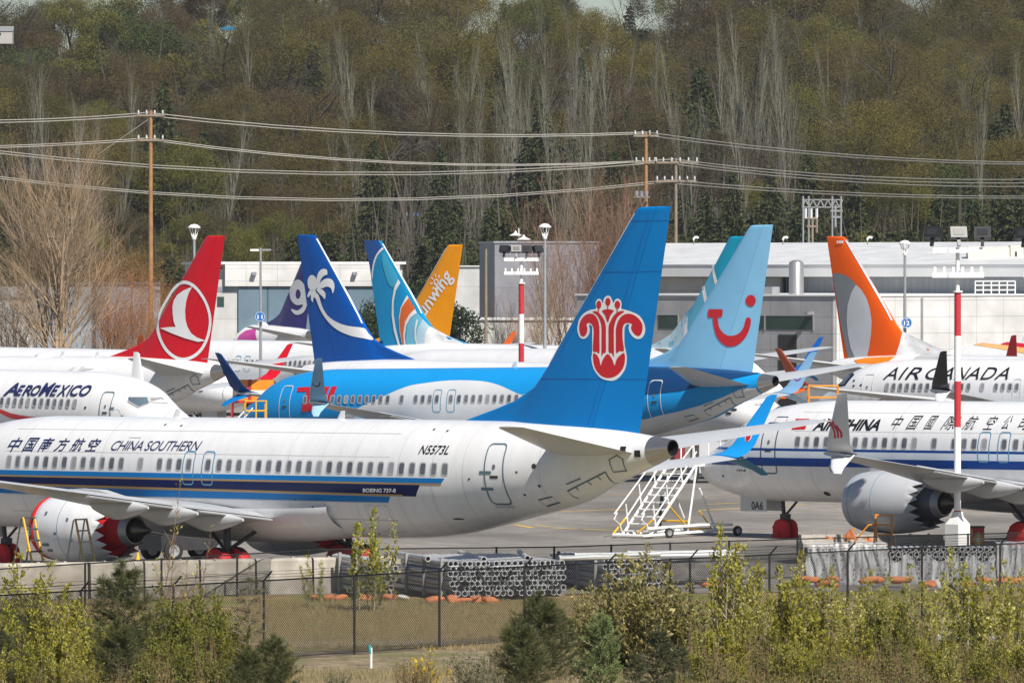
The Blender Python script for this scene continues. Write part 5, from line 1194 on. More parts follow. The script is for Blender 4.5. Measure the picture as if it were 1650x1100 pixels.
def dome(seed, H, R, nl, size, wood, leaf, name='bare_tree'):
    t = Tree(seed); rng = t.rng; rs = np.random.RandomState(seed); t.branch(Vector((0, 0, 0)), Vector((rng.gauss(0, .05), rng.gauss(0, .05), 1)).normalized(), H * .9, .021 * H, 3, SP_RND)
    cz, rz_ = H * .60, H * .40; C_ = []
    for k in range(34):
        v = rs.normal(size=3); v /= np.linalg.norm(v); v[2] = v[2] if v[2] > -.45 else -v[2]; f = rs.uniform(.55, .88); C_.append((v[0] * R * f, v[1] * R * f, cz + v[2] * rz_ * f, R * rs.uniform(.16, .34)))
    P = np.zeros((nl, 3)); k = rs.randint(0, 34, nl); v = rs.normal(size=(nl, 3)); v /= np.linalg.norm(v, axis=1, keepdims=True); q = rs.rand(nl) ** .45
    for i in range(nl):
        c = C_[k[i]]; P[i] = (c[0] + v[i, 0] * c[3] * q[i], c[1] + v[i, 1] * c[3] * q[i], c[2] + v[i, 2] * c[3] * q[i] * .85)
    m = nl // 5; v = rs.normal(size=(m, 3)); v /= np.linalg.norm(v, axis=1, keepdims=True); q = rs.rand(m) ** .4; P[:m] = np.stack([v[:, 0] * R * q, v[:, 1] * R * q, cz + v[:, 2] * rz_ * q], 1)
    return veg(name, t.seg, leaves(P, size, rs, .5), wood, leaf)
RNDS = [dome(31 + k, 13.0 + .9 * k, 4.8 + .5 * k, 34000, .155, BARK_G, (BUD_B, BUD_O, BUD_G, BUD_B, BUD_O, BUD_B, BUD_O)[k]) for k in range(7)]
def conifer(seed, H, R, n=26, wood=BARK_B, leaf=NEED, droop=.35, dens=1.0, size=.55, name='conifer_tree'):
    rs = np.random.RandomState(seed); rng = random.Random(seed); seg = [(Vector((0, 0, H * i / 6)), Vector((0, 0, H * (i + 1) / 6)), .018 * H * (1 - i / 6.2), .018 * H * (1 - (i + 1) / 6.2)) for i in range(6)]
    P = []; D = []
    for i in range(n):
        f = (i + .5) / n; z = H * (.06 + .93 * f); rad = R * (1 - f) ** .8 * (.8 + .4 * rng.random()) + .12
        nb = 5 + int(4 * (1 - f)); a0 = rng.random() * 6
        for k in range(nb):
            a = a0 + k * 6.283 / nb + rng.gauss(0, .2); L = rad * rng.uniform(.65, 1.2); e = Vector((math.cos(a), math.sin(a), 0))
            tip = Vector((0, 0, z)) + e * L + Vector((0, 0, -droop * L + .12 * L)); seg.append((Vector((0, 0, z)), tip, .02 + .01 * L, .01))
            m = int((7 + 10 * L) * dens)
            for j in range(m):
                u_ = (j + rng.random()) / m; p = Vector((0, 0, z)).lerp(tip, .12 + .9 * u_) + Vector((rng.gauss(0, .10 * L + .05), rng.gauss(0, .10 * L + .05), rng.gauss(0, .07) - droop * .25 * L * u_ * u_))
                P.append(p); D.append(e * .8 + Vector((0, 0, -.35)))
    return veg(name, seg, leaves(P, size, rs, .42, dirs=D), wood, leaf)
CONS = [conifer(51, 15, 4.4, 24, droop=.42, dens=1.3), conifer(52, 17, 4.8, 28, droop=.45, dens=1.2), conifer(53, 12, 4.6, 20, leaf=NEED_L, dens=1.4), conifer(54, 20, 4.6, 32, dens=1.2)]
def leafy(seed, H, R, nl, size, wood, leaf, trunk=.2, lobes=16, name='leafy_tree'):
    rs = np.random.RandomState(seed); rng = random.Random(seed); t = Tree(seed); t.branch(Vector((0, 0, 0)), Vector((0, 0, 1)), H * .75, .02 * H, 2, [(8, .8, .5, trunk, .03), (5, .6, .5, .3, .02)])
    C_ = []
    for k in range(lobes):
        a = rng.random() * 6.283; f = rng.random(); z = H * (trunk + .12 + (.82 - trunk) * f); rr = R * math.sin(math.pi * (.18 + .72 * f)) * rng.uniform(.35, .85); C_.append((rr * math.cos(a), rr * math.sin(a), z, R * rng.uniform(.28, .5)))
    P = []
    for i in range(nl):
        c = C_[i % lobes]; v = rs.normal(size=3); v /= np.linalg.norm(v); q_ = c[3] * (rs.rand() ** .4); P.append((c[0] + v[0] * q_, c[1] + v[1] * q_, c[2] + v[2] * q_ * .75))
    return veg(name, t.seg, leaves(P, size, rs, .6), wood, leaf)
LEAFY = [leafy(71, 9, 4, 16000, .19, BARK_G, BUD_Y, lobes=26), leafy(72, 11, 4.6, 18000, .19, BARK_G, LEAF_G, lobes=28), leafy(73, 8, 4.2, 16000, .19, BARK_G, BUD_O, lobes=26)]
rg = random.Random(5)
def hill_place(lst, px, Y, sc, label, cat, group, mats=None):
    k_ = .68 if lst is POPS else 1.0
    x = gx(px, Y); lst[rg.randrange(len(lst))]((x, Y, hillz(x, Y) - .2), rg.random() * 6.28, (k_ * sc * rg.uniform(.85, 1.15),) * 2 + (sc * rg.uniform(.9, 1.1),), label, cat, group, mats)
L_POP = ('slender pale stemmed bare tree with upright branches on the wooded hillside', 'tree', 'slender pale bare trees on the hillside')
L_RND = ('rounded bare tree hazy with olive brown buds on the wooded hillside', 'tree', 'rounded budding trees on the hillside')
L_CON = ('dark drooping conifer standing at the foot of the wooded hill', 'conifer', 'dark conifers at the foot of the hill')
L_LFY = ('bushy yellow green tree in fresh leaf at the foot of the hill', 'tree', 'fresh green trees on the lower hillside')
L_LFM = ('rounded tree in fresh yellow green leaf among bare trees on the slope', 'tree', 'fresh green trees on the middle slope')
L_UPG = ('dense dark evergreen rising among bare trees on the upper hillside', 'conifer', 'evergreens on the upper hillside')
def popw(px): return 1.0 if 545 < px < 1010 or 1050 < px < 1290 else .16
Y = 800
while Y < 1185:
    sp = (34 if Y < 860 else 40) * (830 / Y) ** .3; px = -70 + rg.random() * sp
    front = Y < 845; mid = Y < 1000
    while px < 1730:
        pj, yj = px + rg.gauss(0, 8), Y + rg.uniform(-14, 14); u_ = rg.random()
        if 608 < pj < 704 and yj < 936 and rg.random() < .8: px += sp * .8; continue
        if front:
            cw = .88 if (480 < px < 620 or 640 < px < 900 or 1090 < px < 1700) else .3
            if u_ < cw: hill_place(CONS, pj, yj, rg.uniform(.62, 1.0) * (1.0 if px > 760 else .9), *L_CON)
            elif u_ < cw + .22: hill_place(LEAFY, pj, yj, rg.uniform(.65, 1.05), *L_LFY)
            elif u_ < .97: hill_place(POPS if popw(px) > .9 else RNDS, pj, yj, rg.uniform(.6, .9), *(L_POP if popw(px) > .9 else L_RND))
        elif mid:
            patch = math.sin(pj * .011 + yj * .013) + math.sin(pj * .027 - yj * .02 + 2)
            if u_ < popw(px) * (.86 if patch > -1.1 else .4): hill_place(POPS, pj, yj, rg.uniform(.75, 1.1), *L_POP)
            elif u_ < max(.70, popw(px) * .9): hill_place(RNDS, pj, yj, rg.uniform(.8, 1.25), *L_RND)
            elif u_ < .78 and popw(px) < .9: hill_place(LEAFY, pj, yj, rg.uniform(.9, 1.4), *L_LFM)
            else: hill_place(CONS, pj, yj, rg.uniform(.8, 1.15), *L_UPG)
        else:
            gw = .38 if px < 330 else (.22 if px > 1000 else .14)
            if u_ < gw: hill_place(LEAFY, pj, yj, rg.uniform(1.1, 1.7), 'bushy green tree near the crest of the wooded hill', 'tree', 'green trees near the hill crest', None)
            elif u_ < .86: hill_place(RNDS, pj, yj, rg.uniform(.9, 1.4), *L_RND)
            elif u_ < .95: hill_place(CONS, pj, yj, rg.uniform(.8, 1.15), *L_UPG)
            else: hill_place(POPS, pj, yj, rg.uniform(.8, 1.05), *L_POP)
        px += sp * rg.uniform(.75, 1.3) * (.58 if mid and not front and popw(px) > .9 else 1)
    Y += 34 if Y < 860 else 46
# the wood's own undergrowth, nobody could count it
rs = np.random.RandomState(9); n = 16000
yy = rs.uniform(785, 1190, n); xx = rs.uniform(-1, 1, n) * 78 * yy / 1000; zz_ = np.array([hillz(a, b) for a, b in zip(xx, yy)]); hh = rs.gamma(3, 1.7, n)
seg = [(Vector((a, b, c)), Vector((a + rs.normal() * .12 * h_, b + rs.normal() * .1 * h_, c + h_)), .03 + .012 * h_, .012) for a, b, c, h_ in zip(xx, yy, zz_, hh)]
V, Q = sticks(seg); m_ = 46000; k = rs.randint(0, n, m_); P = np.stack([xx[k] + rs.normal(size=m_) * .9, yy[k] + rs.normal(size=m_) * .9, zz_[k] + rs.rand(m_) * (hh[k] + .8)], 1)
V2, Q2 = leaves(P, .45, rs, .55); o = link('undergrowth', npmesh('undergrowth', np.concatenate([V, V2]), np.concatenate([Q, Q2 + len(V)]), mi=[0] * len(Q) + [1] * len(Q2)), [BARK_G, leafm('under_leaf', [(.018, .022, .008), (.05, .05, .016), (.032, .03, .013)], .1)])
tag(o, 'tangled undergrowth covering the wooded hill', None, None, 'stuff')
# ---- trees on the flat, between the aircraft and the hill
def flat(pl, px, Y, rz, sc, label, cat='tree', group=None, mats=None): return pl((gx(px, Y), Y, GZ), rz, sc, label, cat, group, mats)
BIG = bare(101, 18.5, [(26, .46, .50, .14, .03), (10, .42, .48, .12, .05), (6, .45, .5, .2, .04), (4, .5, .45, .3, .02)], 3, .28, 1, .06, TWIG_T, leafm('bud_tan', [(.27, .19, .11), (.36, .26, .16), (.22, .15, .09)], .2), multi=4)
flat(BIG, 92, 535, .4, (1.08, 1.08, .94), 'tall bare tan tree with many fine upright branches at the left', 'tree')
SHR_O = bare(111, 8.5, [(14, .42, .55, .08, .03), (8, .45, .5, .15, .04), (5, .5, .5, .2, .03)], 3, .10, 2, .07, TWIG_O, leafm('bud_orange', [(.30, .13, .05), (.42, .20, .08), (.25, .12, .06)], .2), multi=6, name='bare_shrub')
for i, (px, Y, sc, lb) in enumerate(((175, 548, 1.15, 'orange brown bare shrub just right of the tall tan tree'), (215, 552, 1.0, 'orange brown bare shrub beside the wooden pole on the left'), (262, 556, .95, 'orange brown bare shrub between the wooden pole and the red tail'), (20, 550, 1.2, 'tan bare shrub at the far left edge, left of the tall tan tree'))):
    flat(SHR_O, px, Y, i * 1.7, sc, lb, 'shrub', 'bare shrubs by the tall tan tree', (TWIG_T, BUD_B) if i == 3 else None)
SHR_R = bare(121, 12, [(16, .32, .50, .08, .04), (8, .38, .5, .15, .05), (5, .45, .5, .2, .03)], 3, .13, 1, .07, TWIG_R, leafm('bud_red', [(.18, .09, .06), (.26, .14, .09), (.17, .11, .07)], .2), multi=4, name='bare_shrub')
for i, (px, Y, sc, m_) in enumerate(((880, 575, .85, TWIG_T), (915, 580, 1.2, None), (950, 582, 1.3, TWIG_T), (985, 578, 1.28, None), (1020, 580, 1.1, None), (800, 570, .62, BARK_G), (830, 572, .55, TWIG_O))):
    flat(SHR_R, px, Y, i * 2.1, sc, 'reddish bare tree of upright twigs between the floodlight mast and blue fin', 'tree', 'reddish bare trees by the violet warehouse', (m_, None))
for i, (px, sc) in enumerate(((1095, .62), (1130, .72), (1165, .60), (1218, .5))): flat(SHR_O, px, 528, i * 1.3, sc, 'pale brown bare shrub over the terminal block by the pale blue tail', 'shrub', 'pale bare shrubs over the terminal block', (TWIG_T, leafm('bud_cream', [(.30, .20, .13), (.42, .34, .27), (.25, .15, .10)], .2)))
DK = [leafy(131 + k, 8.5, 3.6, 6500, .30, BARK_G, LEAF_D, .05, 22) for k in range(2)]
for i, (px, Y, sc, lb) in enumerate(((592, 615, .80, 'dark glossy evergreen left of the cyan banded tail'), (668, 610, 1.05, 'dark glossy evergreen between the cyan banded and orange tails'), (738, 605, .88, 'dark glossy evergreen right of the yellow-orange tail'), (610, 640, .9, 'dark glossy evergreen behind the cyan banded tail'))): flat(DK[i % 2], px, Y, i * 1.1, sc, lb, 'tree', 'dark evergreens by the orange tail')
for i, (px, Y, sc) in enumerate(((430, 745, .95), (505, 748, 1.0), (560, 740, 1.15), (615, 748, .95), (150, 760, 1.1), (205, 756, 1.1), (330, 762, .9))): flat(LEAFY[0] if i < 4 else LEAFY[2], px, Y, i, sc * .9, 'bright yellow green tree standing just behind the hangars on the left', 'tree', 'yellow green trees behind the hangars')
cr = random.Random(77)
for px0, px1, st in ((470, 560, 46), (706, 905, 40), (1085, 1690, 33), (245, 300, 60)):
    for row, (Yr, sc) in enumerate(((748, .78), (768, .98))):
        px = px0 + cr.uniform(0, st)
        while px < px1:
            CONS[cr.choice((0, 1, 2, 1))]((gx(px, Yr + cr.uniform(-6, 6)), Yr + cr.uniform(-6, 6), GZ), cr.random() * 6.28, (sc * cr.uniform(.95, 1.2),) * 2 + (sc * cr.uniform(.72, 1.08),), 'dark conifer in the row just behind the hangar roofs', 'conifer', 'conifers in a row behind the hangars'); px += st * cr.uniform(.75, 1.3)
# ================================================================ fences, barriers, pipes
CHAIN = paint('chain_black', (.022, .023, .024), .5, .2, .2, 2)
def ipath(pts):
    a = [p[0] for p in pts]; d = [p[1] for p in pts]
    return lambda px: (gx(px, float(np.interp(px, a, d))), float(np.interp(px, a, d)))
def fence(label, path, px0, px1, posts, H, dia, arms=True, wire_r=.0068, rails=(.0, 1.0), z0=GZ, hold=None):
    r = empty('chain_link_fence', (*path((px0 + px1) / 2), 0)); tag(r, label, 'fence'); ox, oy = path((px0 + px1) / 2)
    W = lambda px: Vector((path(px)[0] - ox, path(px)[1] - oy, 0))
    for px in posts:
        b = W(px); p = MB(); p.tube([b + Vector((0, 0, z0)), b + Vector((0, 0, z0 + H + .03))], .038, 8); po = p.build('post', [CHAIN], r, smooth=True, angle=60)
        if arms:
            a = MB(); a.tube([b + Vector((0, 0, z0 + H)), b + Vector((.22, -.12, z0 + H + .26))], .025, 6); a.build('outrigger_arm', [CHAIN], po)
    n = 60; line = [W(px0 + (px1 - px0) * k / n) for k in range(n + 1)]
    for f in rails:
        mb = MB(); mb.tube([p + Vector((0, 0, z0 + .06 + (H - .06) * f)) for p in line], .021 if f == 1 else .012, 6); mb.build('rail', [CHAIN], r)
    if arms:
        mb = MB()
        for u_ in (.35, .65, 1): mb.tube([p + Vector((.22 * u_, -.12 * u_, z0 + H + .26 * u_ + .012 * math.sin(i * 1.7))) for i, p in enumerate(line)], .006, 3)
        mb.build('barbed_wire', [CHAIN], r)
    # woven wires
    L = [0]
    for i in range(n): L.append(L[-1] + (line[i + 1] - line[i]).length)
    T = L[-1]; xs_ = np.array([p.x for p in line]); ys_ = np.array([p.y for p in line]); L = np.array(L)
    seg = []
    P_ = lambda t, h: Vector((float(np.interp(t, L, xs_)), float(np.interp(t, L, ys_)), z0 + .05 + h))
    k = -H
    while k < T:
        for s_ in (1, -1):
            a, b = (k, k + H) if s_ > 0 else (k + H, k)
            h0, h1 = 0.0, H - .06
            ta, tb = max(0, min(T, a)), max(0, min(T, b)); ha = (ta - a) / (b - a) * h1; hb = (tb - a) / (b - a) * h1
            if abs(hb - ha) > .05: seg.append((P_(ta, ha), P_(tb, hb), wire_r, wire_r))
        k += dia
    V, Q = sticks(seg); link('mesh', npmesh('mesh', V, Q), CHAIN, r)
    return r
FA = ipath([(-100, 176.5), (425, 187), (1612, 212), (1800, 216)]); FB = ipath([(-100, 210), (0, 213), (525, 228), (900, 230), (1290, 237), (1800, 245)])
fence('near black chain-link fence with slanting barbed wire arms along the grass', FA, -40, 1700, [-20, 130, 279, 425, 571, 708, 845, 980, 1112, 1240, 1366, 1486, 1612], 2.16, .085)
fence('low black chain-link fence behind the pipe stacks, along the concrete blocks', FB, -40, 1700, [-10, 137, 260, 382, 497, 800, 893, 985, 1080, 1175, 1285, 1345, 1440, 1560], 1.36, .09, False, .005, (0, .5, 1))
CONC = ground_mat('concrete', (.36, .33, .29), (.52, .48, .42), 2.5, (.30, .27, .23), .8, .4)
def block(px0, px1, D0, D1, H, label, shape=1, group=None):
    a = Vector((gx(px0, D0), D0, GZ)); b = Vector((gx(px1, D1), D1, GZ)); d = (b - a); L = d.length; ang = math.atan2(d.y, d.x); mb = MB(); c = .08
    sec = [(0, -.32), (0, .32), (H - c, .28), (H, .22), (H, -.22), (H - c, -.28)] if shape else [(0, -.3), (0, .3), (.2, .28), (.35, .12), (H, .09), (H, -.09), (.35, -.12), (.2, -.28)]
    V = [(x, y, z) for x in (0.0, L * .985) for z, y in sec]; m = len(sec)
    mb.add(V, [(k, (k + 1) % m, m + (k + 1) % m, m + k) for k in range(m)] + [tuple(range(m - 1, -1, -1)), tuple(m + k for k in range(m))])
    mb.box(L * .3, L * .34, -.06, .06, H, H + .035); mb.box(L * .68, L * .72, -.06, .06, H, H + .035)
    o = mb.build('concrete_block', [CONC], None, a); o.rotation_euler = (0, 0, ang); tag(o, label, 'concrete block', group)
pxs = [-60, 24, 140, 228, 318, 408, 500, 592, 684]
for i in range(8): block(pxs[i], pxs[i + 1] - 2, 221 + i * .9, 221.9 + i * .9, 1.16, 'pale concrete barrier block in the row below the blue striped airliner', 1, 'concrete barrier blocks')
for i, (a, b) in enumerate(((1290, 1352), (1354, 1440), (1442, 1520))): block(a, b, 262, 262.5, .55, 'low concrete block beneath the grey engine on the right', 0, 'low concrete blocks by the right engine')
PIPE = paint('pipe_grey', (.52, .53, .545), .42, .2, .12, 1.2); DEEPSH = paint('deep_shade', (.03, .03, .032), .8)  # near-black discs stand in for the shade deep in the bores
def g_pipe():
    mb = MB(); r = .082; L = 6.0
    mb.lathe([(0, r * 1.16), (.16, r * 1.16), (.2, r), (L, r)], (0, 0, 0), 'y', 14, 0); mb.lathe([(L, r), (L, r * .85)], (0, 0, 0), 'y', 14, 0)
    mb.lathe([(.9, r * .8), (0, r * .92), (0, r * 1.16)], (0, 0, 0), 'y', 14, 0); mb.lathe([(.9, .001), (.9, r * .8)], (0, 0, 0), 'y', 14, 1)
    return mb.mesh('pipe', True, 40)
BATT = paint('batten_grey', (.27, .265, .26), .8, 0, .2, 2); PMESH = g_pipe(); prg = random.Random(8)
def pipe_stack(px, D, phi, cols, rows, label, group, skip=0, pitch=.215, rise=.158):
    o_ = Vector((gx(px, D), D, GZ + .22)); e = Vector((math.cos(phi), math.sin(phi), 0)); a = Vector((-math.sin(phi), math.cos(phi), 0))
    for j in range(rows):
        for i in range(cols):
            if j < rows - 1 and 0 < i < cols - 1 and False: continue
            p = o_ + e * ((i + (.5 if j % 2 else 0)) * pitch + prg.gauss(0, .012)) + a * (prg.gauss(0, .09) + (.25 if (i * 7 + j * 3) % 5 == 0 else 0)) + Vector((0, 0, j * rise))
            q = link('steel_pipe', PMESH, [PIPE, DEEPSH], None, p); q.rotation_euler = (0, 0, phi + prg.gauss(0, .004)); tag(q, label, 'pipe', group)
    for k, f in enumerate((.6, 2.6, 4.6)):
        mb = MB(); s0 = e * -.16 + a * f; L = cols * pitch + .1
        mb.box(-.05, .05, -.05, .05, -.17, rows * rise + .02); o = mb.build('timber_batten', [BATT], None, o_ + s0); o.rotation_euler = (0, 0, phi); tag(o, 'grey upright batten holding the left side of the pipe stacks', 'batten', 'battens on the pipe stacks')
        mb = MB(); mb.box(-.15, L, -.05, .05, -.165, -.085); o = mb.build('timber_bearer', [WOODG], None, o_ + a * f); o.rotation_euler = (0, 0, phi); tag(o, 'timber bearer lying under the pipe stacks', 'bearer', 'timber bearers under the pipe stacks')
pipe_stack(728, 221.0, .30, 18, 7, 'grey steel pipe in the large stack whose open ends face right', 'pipes of the large stack')
pipe_stack(618, 221.6, .30, 2, 7, 'grey steel pipe in the narrow stack at the left of the large one', 'pipes of the narrow stack')
pipe_stack(976, 226.5, .30, 9, 6, 'grey steel pipe in the small stack half hidden by the yellow green shrub', 'pipes of the small stack')
for i, (x, y, z, L, rz) in enumerate(((780, 222.5, 1.13, 5.5, .15), (850, 223, 1.15, 5.2, .05), (900, 223.5, 1.13, 3.2, -1.15), (925, 223.8, 1.20, 3.0, -1.2), (690, 223, 1.13, 5.0, .25), (990, 228, 1.0, 4, -1.3), (1010, 228.4, 1.08, 4, -1.2))):
    q = link('steel_pipe', PMESH, [PIPE, DEEPSH], None, (gx(x, y), y, z - .02)); q.rotation_euler = (0, .0, rz); q.scale = (1, L / 6, 1); tag(q, 'loose grey pipe lying across the top of the pipe stacks', 'pipe', 'loose pipes on top of the stacks')
# sand bags
BAG = paint('bag_orange', (.55, .19, .07), .8, 0, .25, 4, .6, 6); BAGW = paint('bag_white', (.6, .57, .53), .8, 0, .2, 4, .6, 6)
def g_bag():
    bm = bmesh.new(); bmesh.ops.create_icosphere(bm, subdivisions=3, radius=1); rng = random.Random(2)
    for v in bm.verts:
        c = v.co; p = 2.6; n_ = (abs(c.x) ** p + abs(c.y) ** p + abs(c.z) ** p) ** (1 / p); c /= n_; k = 1 + .06 * math.sin(c.x * 7) + .05 * math.sin(c.y * 9 + 1)
        v.co = Vector((c.x * .42 * k, c.y * .22 * k, c.z * .10 * (1 - .4 * abs(c.x) ** 3)))
    for f in bm.faces: f.smooth = True
    me = bpy.data.meshes.new('sandbag'); bm.to_mesh(me); bm.free(); return me
BM = g_bag()
for i in range(34):
    px = [505, 530, 548, 590, 600, 612, 630, 650, 700, 730, 745, 758, 770, 790, 1290, 1310, 1322, 1340, 1400, 1412, 1445, 1460, 1500, 1515, 1560, 1585, 1600, 1620, 1640, 1140, 1152, 1330, 1345, 1560][i]; D = 219.6 + (px > 1000) * 11 + prg.uniform(-.3, .3) + (0 if px > 660 else 1.8)
    q = link('sandbag', BM, BAGW if i in (7, 16, 23, 26) else BAG, None, (gx(px, D), D, GZ + .09 + (.0 if px < 1000 else prg.choice((0, 0, .15))))); q.rotation_euler = (prg.gauss(0, .2), prg.gauss(0, .2), prg.uniform(0, 3)); q.scale = (prg.uniform(.55, .95), prg.uniform(.6, 1.0), prg.uniform(.7, 1.3)); tag(q, 'slumped orange or white sandbag lying along the foot of the stacks', 'sandbag', 'sandbags along the stacks')
# wrapped stacks on the right
FILM, n_, b_ = _base('plastic_film'); MATS['plastic_film'] = FILM
b_.inputs['Base Color'].default_value = (.75, .76, .77, 1); b_.inputs['Roughness'].default_value = .25
tcn = n_.nodes.new('ShaderNodeTexCoord'); nzn = n_.nodes.new('ShaderNodeTexNoise'); mpn = n_.nodes.new('ShaderNodeMapping'); mpn.inputs['Scale'].default_value = (5, 5, .7); nzn.inputs['Scale'].default_value = 1.2; nzn.inputs['Detail'].default_value = 5
n_.links.new(tcn.outputs['Object'], mpn.inputs[0]); n_.links.new(mpn.outputs[0], nzn.inputs[0]); rmp = n_.nodes.new('ShaderNodeMapRange'); rmp.inputs[1].default_value = .45; rmp.inputs[2].default_value = .68; rmp.inputs[3].default_value = .22; rmp.inputs[4].default_value = .72
trn = n_.nodes.new('ShaderNodeBsdfTransparent'); mxn = n_.nodes.new('ShaderNodeMixShader'); n_.links.new(nzn.outputs[0], rmp.inputs[0]); n_.links.new(rmp.outputs[0], mxn.inputs[0]); n_.links.new(trn.outputs[0], mxn.inputs[1]); n_.links.new(b_.outputs[0], mxn.inputs[2]); n_.links.new(mxn.outputs[0], n_.nodes['Material Output'].inputs[0])
def wrapped(px0, px1, D, H, label, ends, seed, top_film=False):
    s_ = D / F; L = (px1 - px0) * s_; r = empty('wrapped_bundle', (gx(px0, D), D, GZ)); tag(r, label, 'wrapped bundle', None); rng = random.Random(seed)
    m = max(2, int(L / .20))
    for k in range(m):
        for j in range(7 if k in (0, m - 1) else 7):
            mb = None
            q = link('pipe', geo('shortpipe', lambda: _short()), [PIPE, DEEPSH], r, ((k + .5 + (.0 if j % 2 else .35)) * L / m, rng.gauss(.05, .03), .16 + j * (H - .2) / 7 + (0.02 if j < 6 else .03)))
    nx_, nz_ = 60, 22; V = []
    for j in range(nz_ + 1):
        for i in range(nx_ + 1):
            u_, t = i / nx_, j / nz_; f = .035 * math.sin(u_ * 47 + 3 * math.sin(t * 4 + seed)) + .03 * math.sin(u_ * 19 + seed) + rng.gauss(0, .012)
            if t < .3: V.append((u_ * L - .05, 1.6 * (1 - t / .3) + -.02, H + .03 + f * .4)) if False else V.append((u_ * L, 1.2 - 1.28 * t / .3, H + .06 + f * .35))
            else: q_ = (t - .3) / .7; V.append((u_ * L + f, -.10 + f - .12 * q_, (H + .04) * (1 - q_) + .02))
    if ends:
        Fq = [(j * (nx_ + 1) + i, j * (nx_ + 1) + i + 1, (j + 1) * (nx_ + 1) + i + 1, (j + 1) * (nx_ + 1) + i) for j in range(nz_) for i in range(nx_) if j >= 12 + 2 * math.sin(i * .5)]
    else: Fq = [(j * (nx_ + 1) + i, j * (nx_ + 1) + i + 1, (j + 1) * (nx_ + 1) + i + 1, (j + 1) * (nx_ + 1) + i) for j in range(nz_) for i in range(nx_)]
    link('plastic_sheet', npmesh('plastic_sheet', V, Fq, smooth=True), FILM, r)
    mb = MB(); mb.box(.02, L - .02, .35, 1.4, .1, H - .12); mb.build('core_shade', [DEEPSH], r)  # added black box stands in for the shade between the pipes
def _short():
    mb = MB(); r = .085; mb.lathe([(1.2, r), (.05, r), (0, r * 1.05)], (0, 0, 0), 'y', 12, 0); mb.lathe([(0, r * 1.05), (0, r * .82), (.3, r * .8)], (0, 0, 0), 'y', 12, 0); mb.lathe([(.3, r * .8), (.3, .001)], (0, 0, 0), 'y', 12, 1); return mb.mesh('pipe', True, 40)
wrapped(1298, 1430, 232, 1.34, 'stack wrapped in crumpled clear plastic at the left of the wrapped row', False, 1)
wrapped(1433, 1602, 233, 1.32, 'stack with a row of open pipe ends above torn plastic, below the near mast', True, 2)
wrapped(1606, 1690, 233.5, 1.30, 'plastic wrapped stack at the right edge by the red wheel cover', False, 3)
# orange ties on the left wrapped stack
for i, (px, D, z) in enumerate(((1338, 232, 1.30), (1371, 232, 1.34), (1396, 232, 1.30))):
    mb = MB(); rng = random.Random(i); pts = [(rng.uniform(-.3, .3), rng.uniform(-.2, .2), rng.uniform(0, .22)) for _ in range(7)] + [(0, 0, .42 if i == 1 else .15)]
    mb.add(pts, [(0, 1, 7), (1, 2, 7), (2, 3, 7), (3, 4, 7), (4, 5, 7), (5, 6, 7), (6, 0, 7)]); o = mb.build('orange_sheet', [BAG], None, (gx(px, D), D, z)); tag(o, 'crumpled orange plastic on top of the left wrapped stack', 'plastic sheet', 'crumpled orange sheets on the wrapped stack')
# ================================================================ ground equipment
def frame_thing(name, loc, rz, label, cat): r = empty(name, loc, rz); return tag(r, label, cat)
def tubes(name, L, rr, mat, r, n=6):
    mb = MB()
    for p in L: mb.tube(p, rr, n)
    return mb.build(name, [mat], r)
# white passenger steps behind the blue tail: local x across, y up the flight, built at 1:1
p0 = gp(1003, 866); r = frame_thing('boarding_stairs', p0, math.atan2(-.62, .80), 'white wheeled boarding stairs with yellow braces behind the blue tailed airliner', 'stairs')
W_, RUN, RISE, N = 1.35, 3.1, 2.75, 10
for s_ in (0, W_):
    st_ = tubes('stringer', [[(s_, 0, .12), (s_, RUN, .12 + RISE)]], .055, WHITEP, r)
    tubes('handrail', [[(s_, -.35, 1.0), (s_, -.55, .75), (s_, -.2, .55), (s_, .0, .2)], [(s_, -.55, .95), (s_, RUN, 1.05 + RISE), (s_, RUN + 1.6, 1.05 + RISE), (s_, RUN + 1.6, RISE)], [(s_, .2, .75), (s_, RUN, .6 + RISE)]] + [[(s_, RUN * f, .12 + RISE * f), (s_, RUN * f - .15, 1.0 + RISE * f)] for f in (.12, .4, .7, .98)] + [[(s_, RUN + .8, RISE), (s_, RUN + .8, 1.05 + RISE)]], .03, WHITEP, r)
for k in range(N):
    mb = MB(); f = (k + .6) / N; mb.box(0, W_, RUN * f - .12, RUN * f + .12, .12 + RISE * f - .03, .12 + RISE * f + .02); mb.build('tread', [WHITEP], r)
mb = MB(); mb.box(0, W_, RUN, RUN + 1.65, RISE + .02, RISE + .14); mb.build('platform', [WHITEP], r)
tubes('base_frame', [[(-.1, -.5, .12), (-.1, RUN + 1.4, .2)], [(W_ + .1, -.5, .12), (W_ + .1, RUN + 1.4, .2)], [(-.1, -.5, .12), (W_ + .1, -.5, .12)], [(-.1, 1.4, .2), (W_ + .1, 1.4, .2)], [(-.1, RUN + 1.4, .2), (W_ + 1.0, RUN + 1.4, .25)], [(W_ + .1, RUN - .2, .45), (W_ + .9, RUN + 1.2, .45)], [(W_ + .1, -.3, .40), (W_ + .1, RUN + 1.3, .45)]], .06, WHITEP, r)
tubes('leg', [[(0, RUN, RISE), (0, RUN - .6, .2)], [(W_, RUN, RISE), (W_, RUN - .6, .2)], [(0, RUN + .2, 1.9), (0, RUN + 1.3, .2)], [(W_, RUN + .2, 1.9), (W_, RUN + 1.3, .2)]], .045, WHITEP, r)
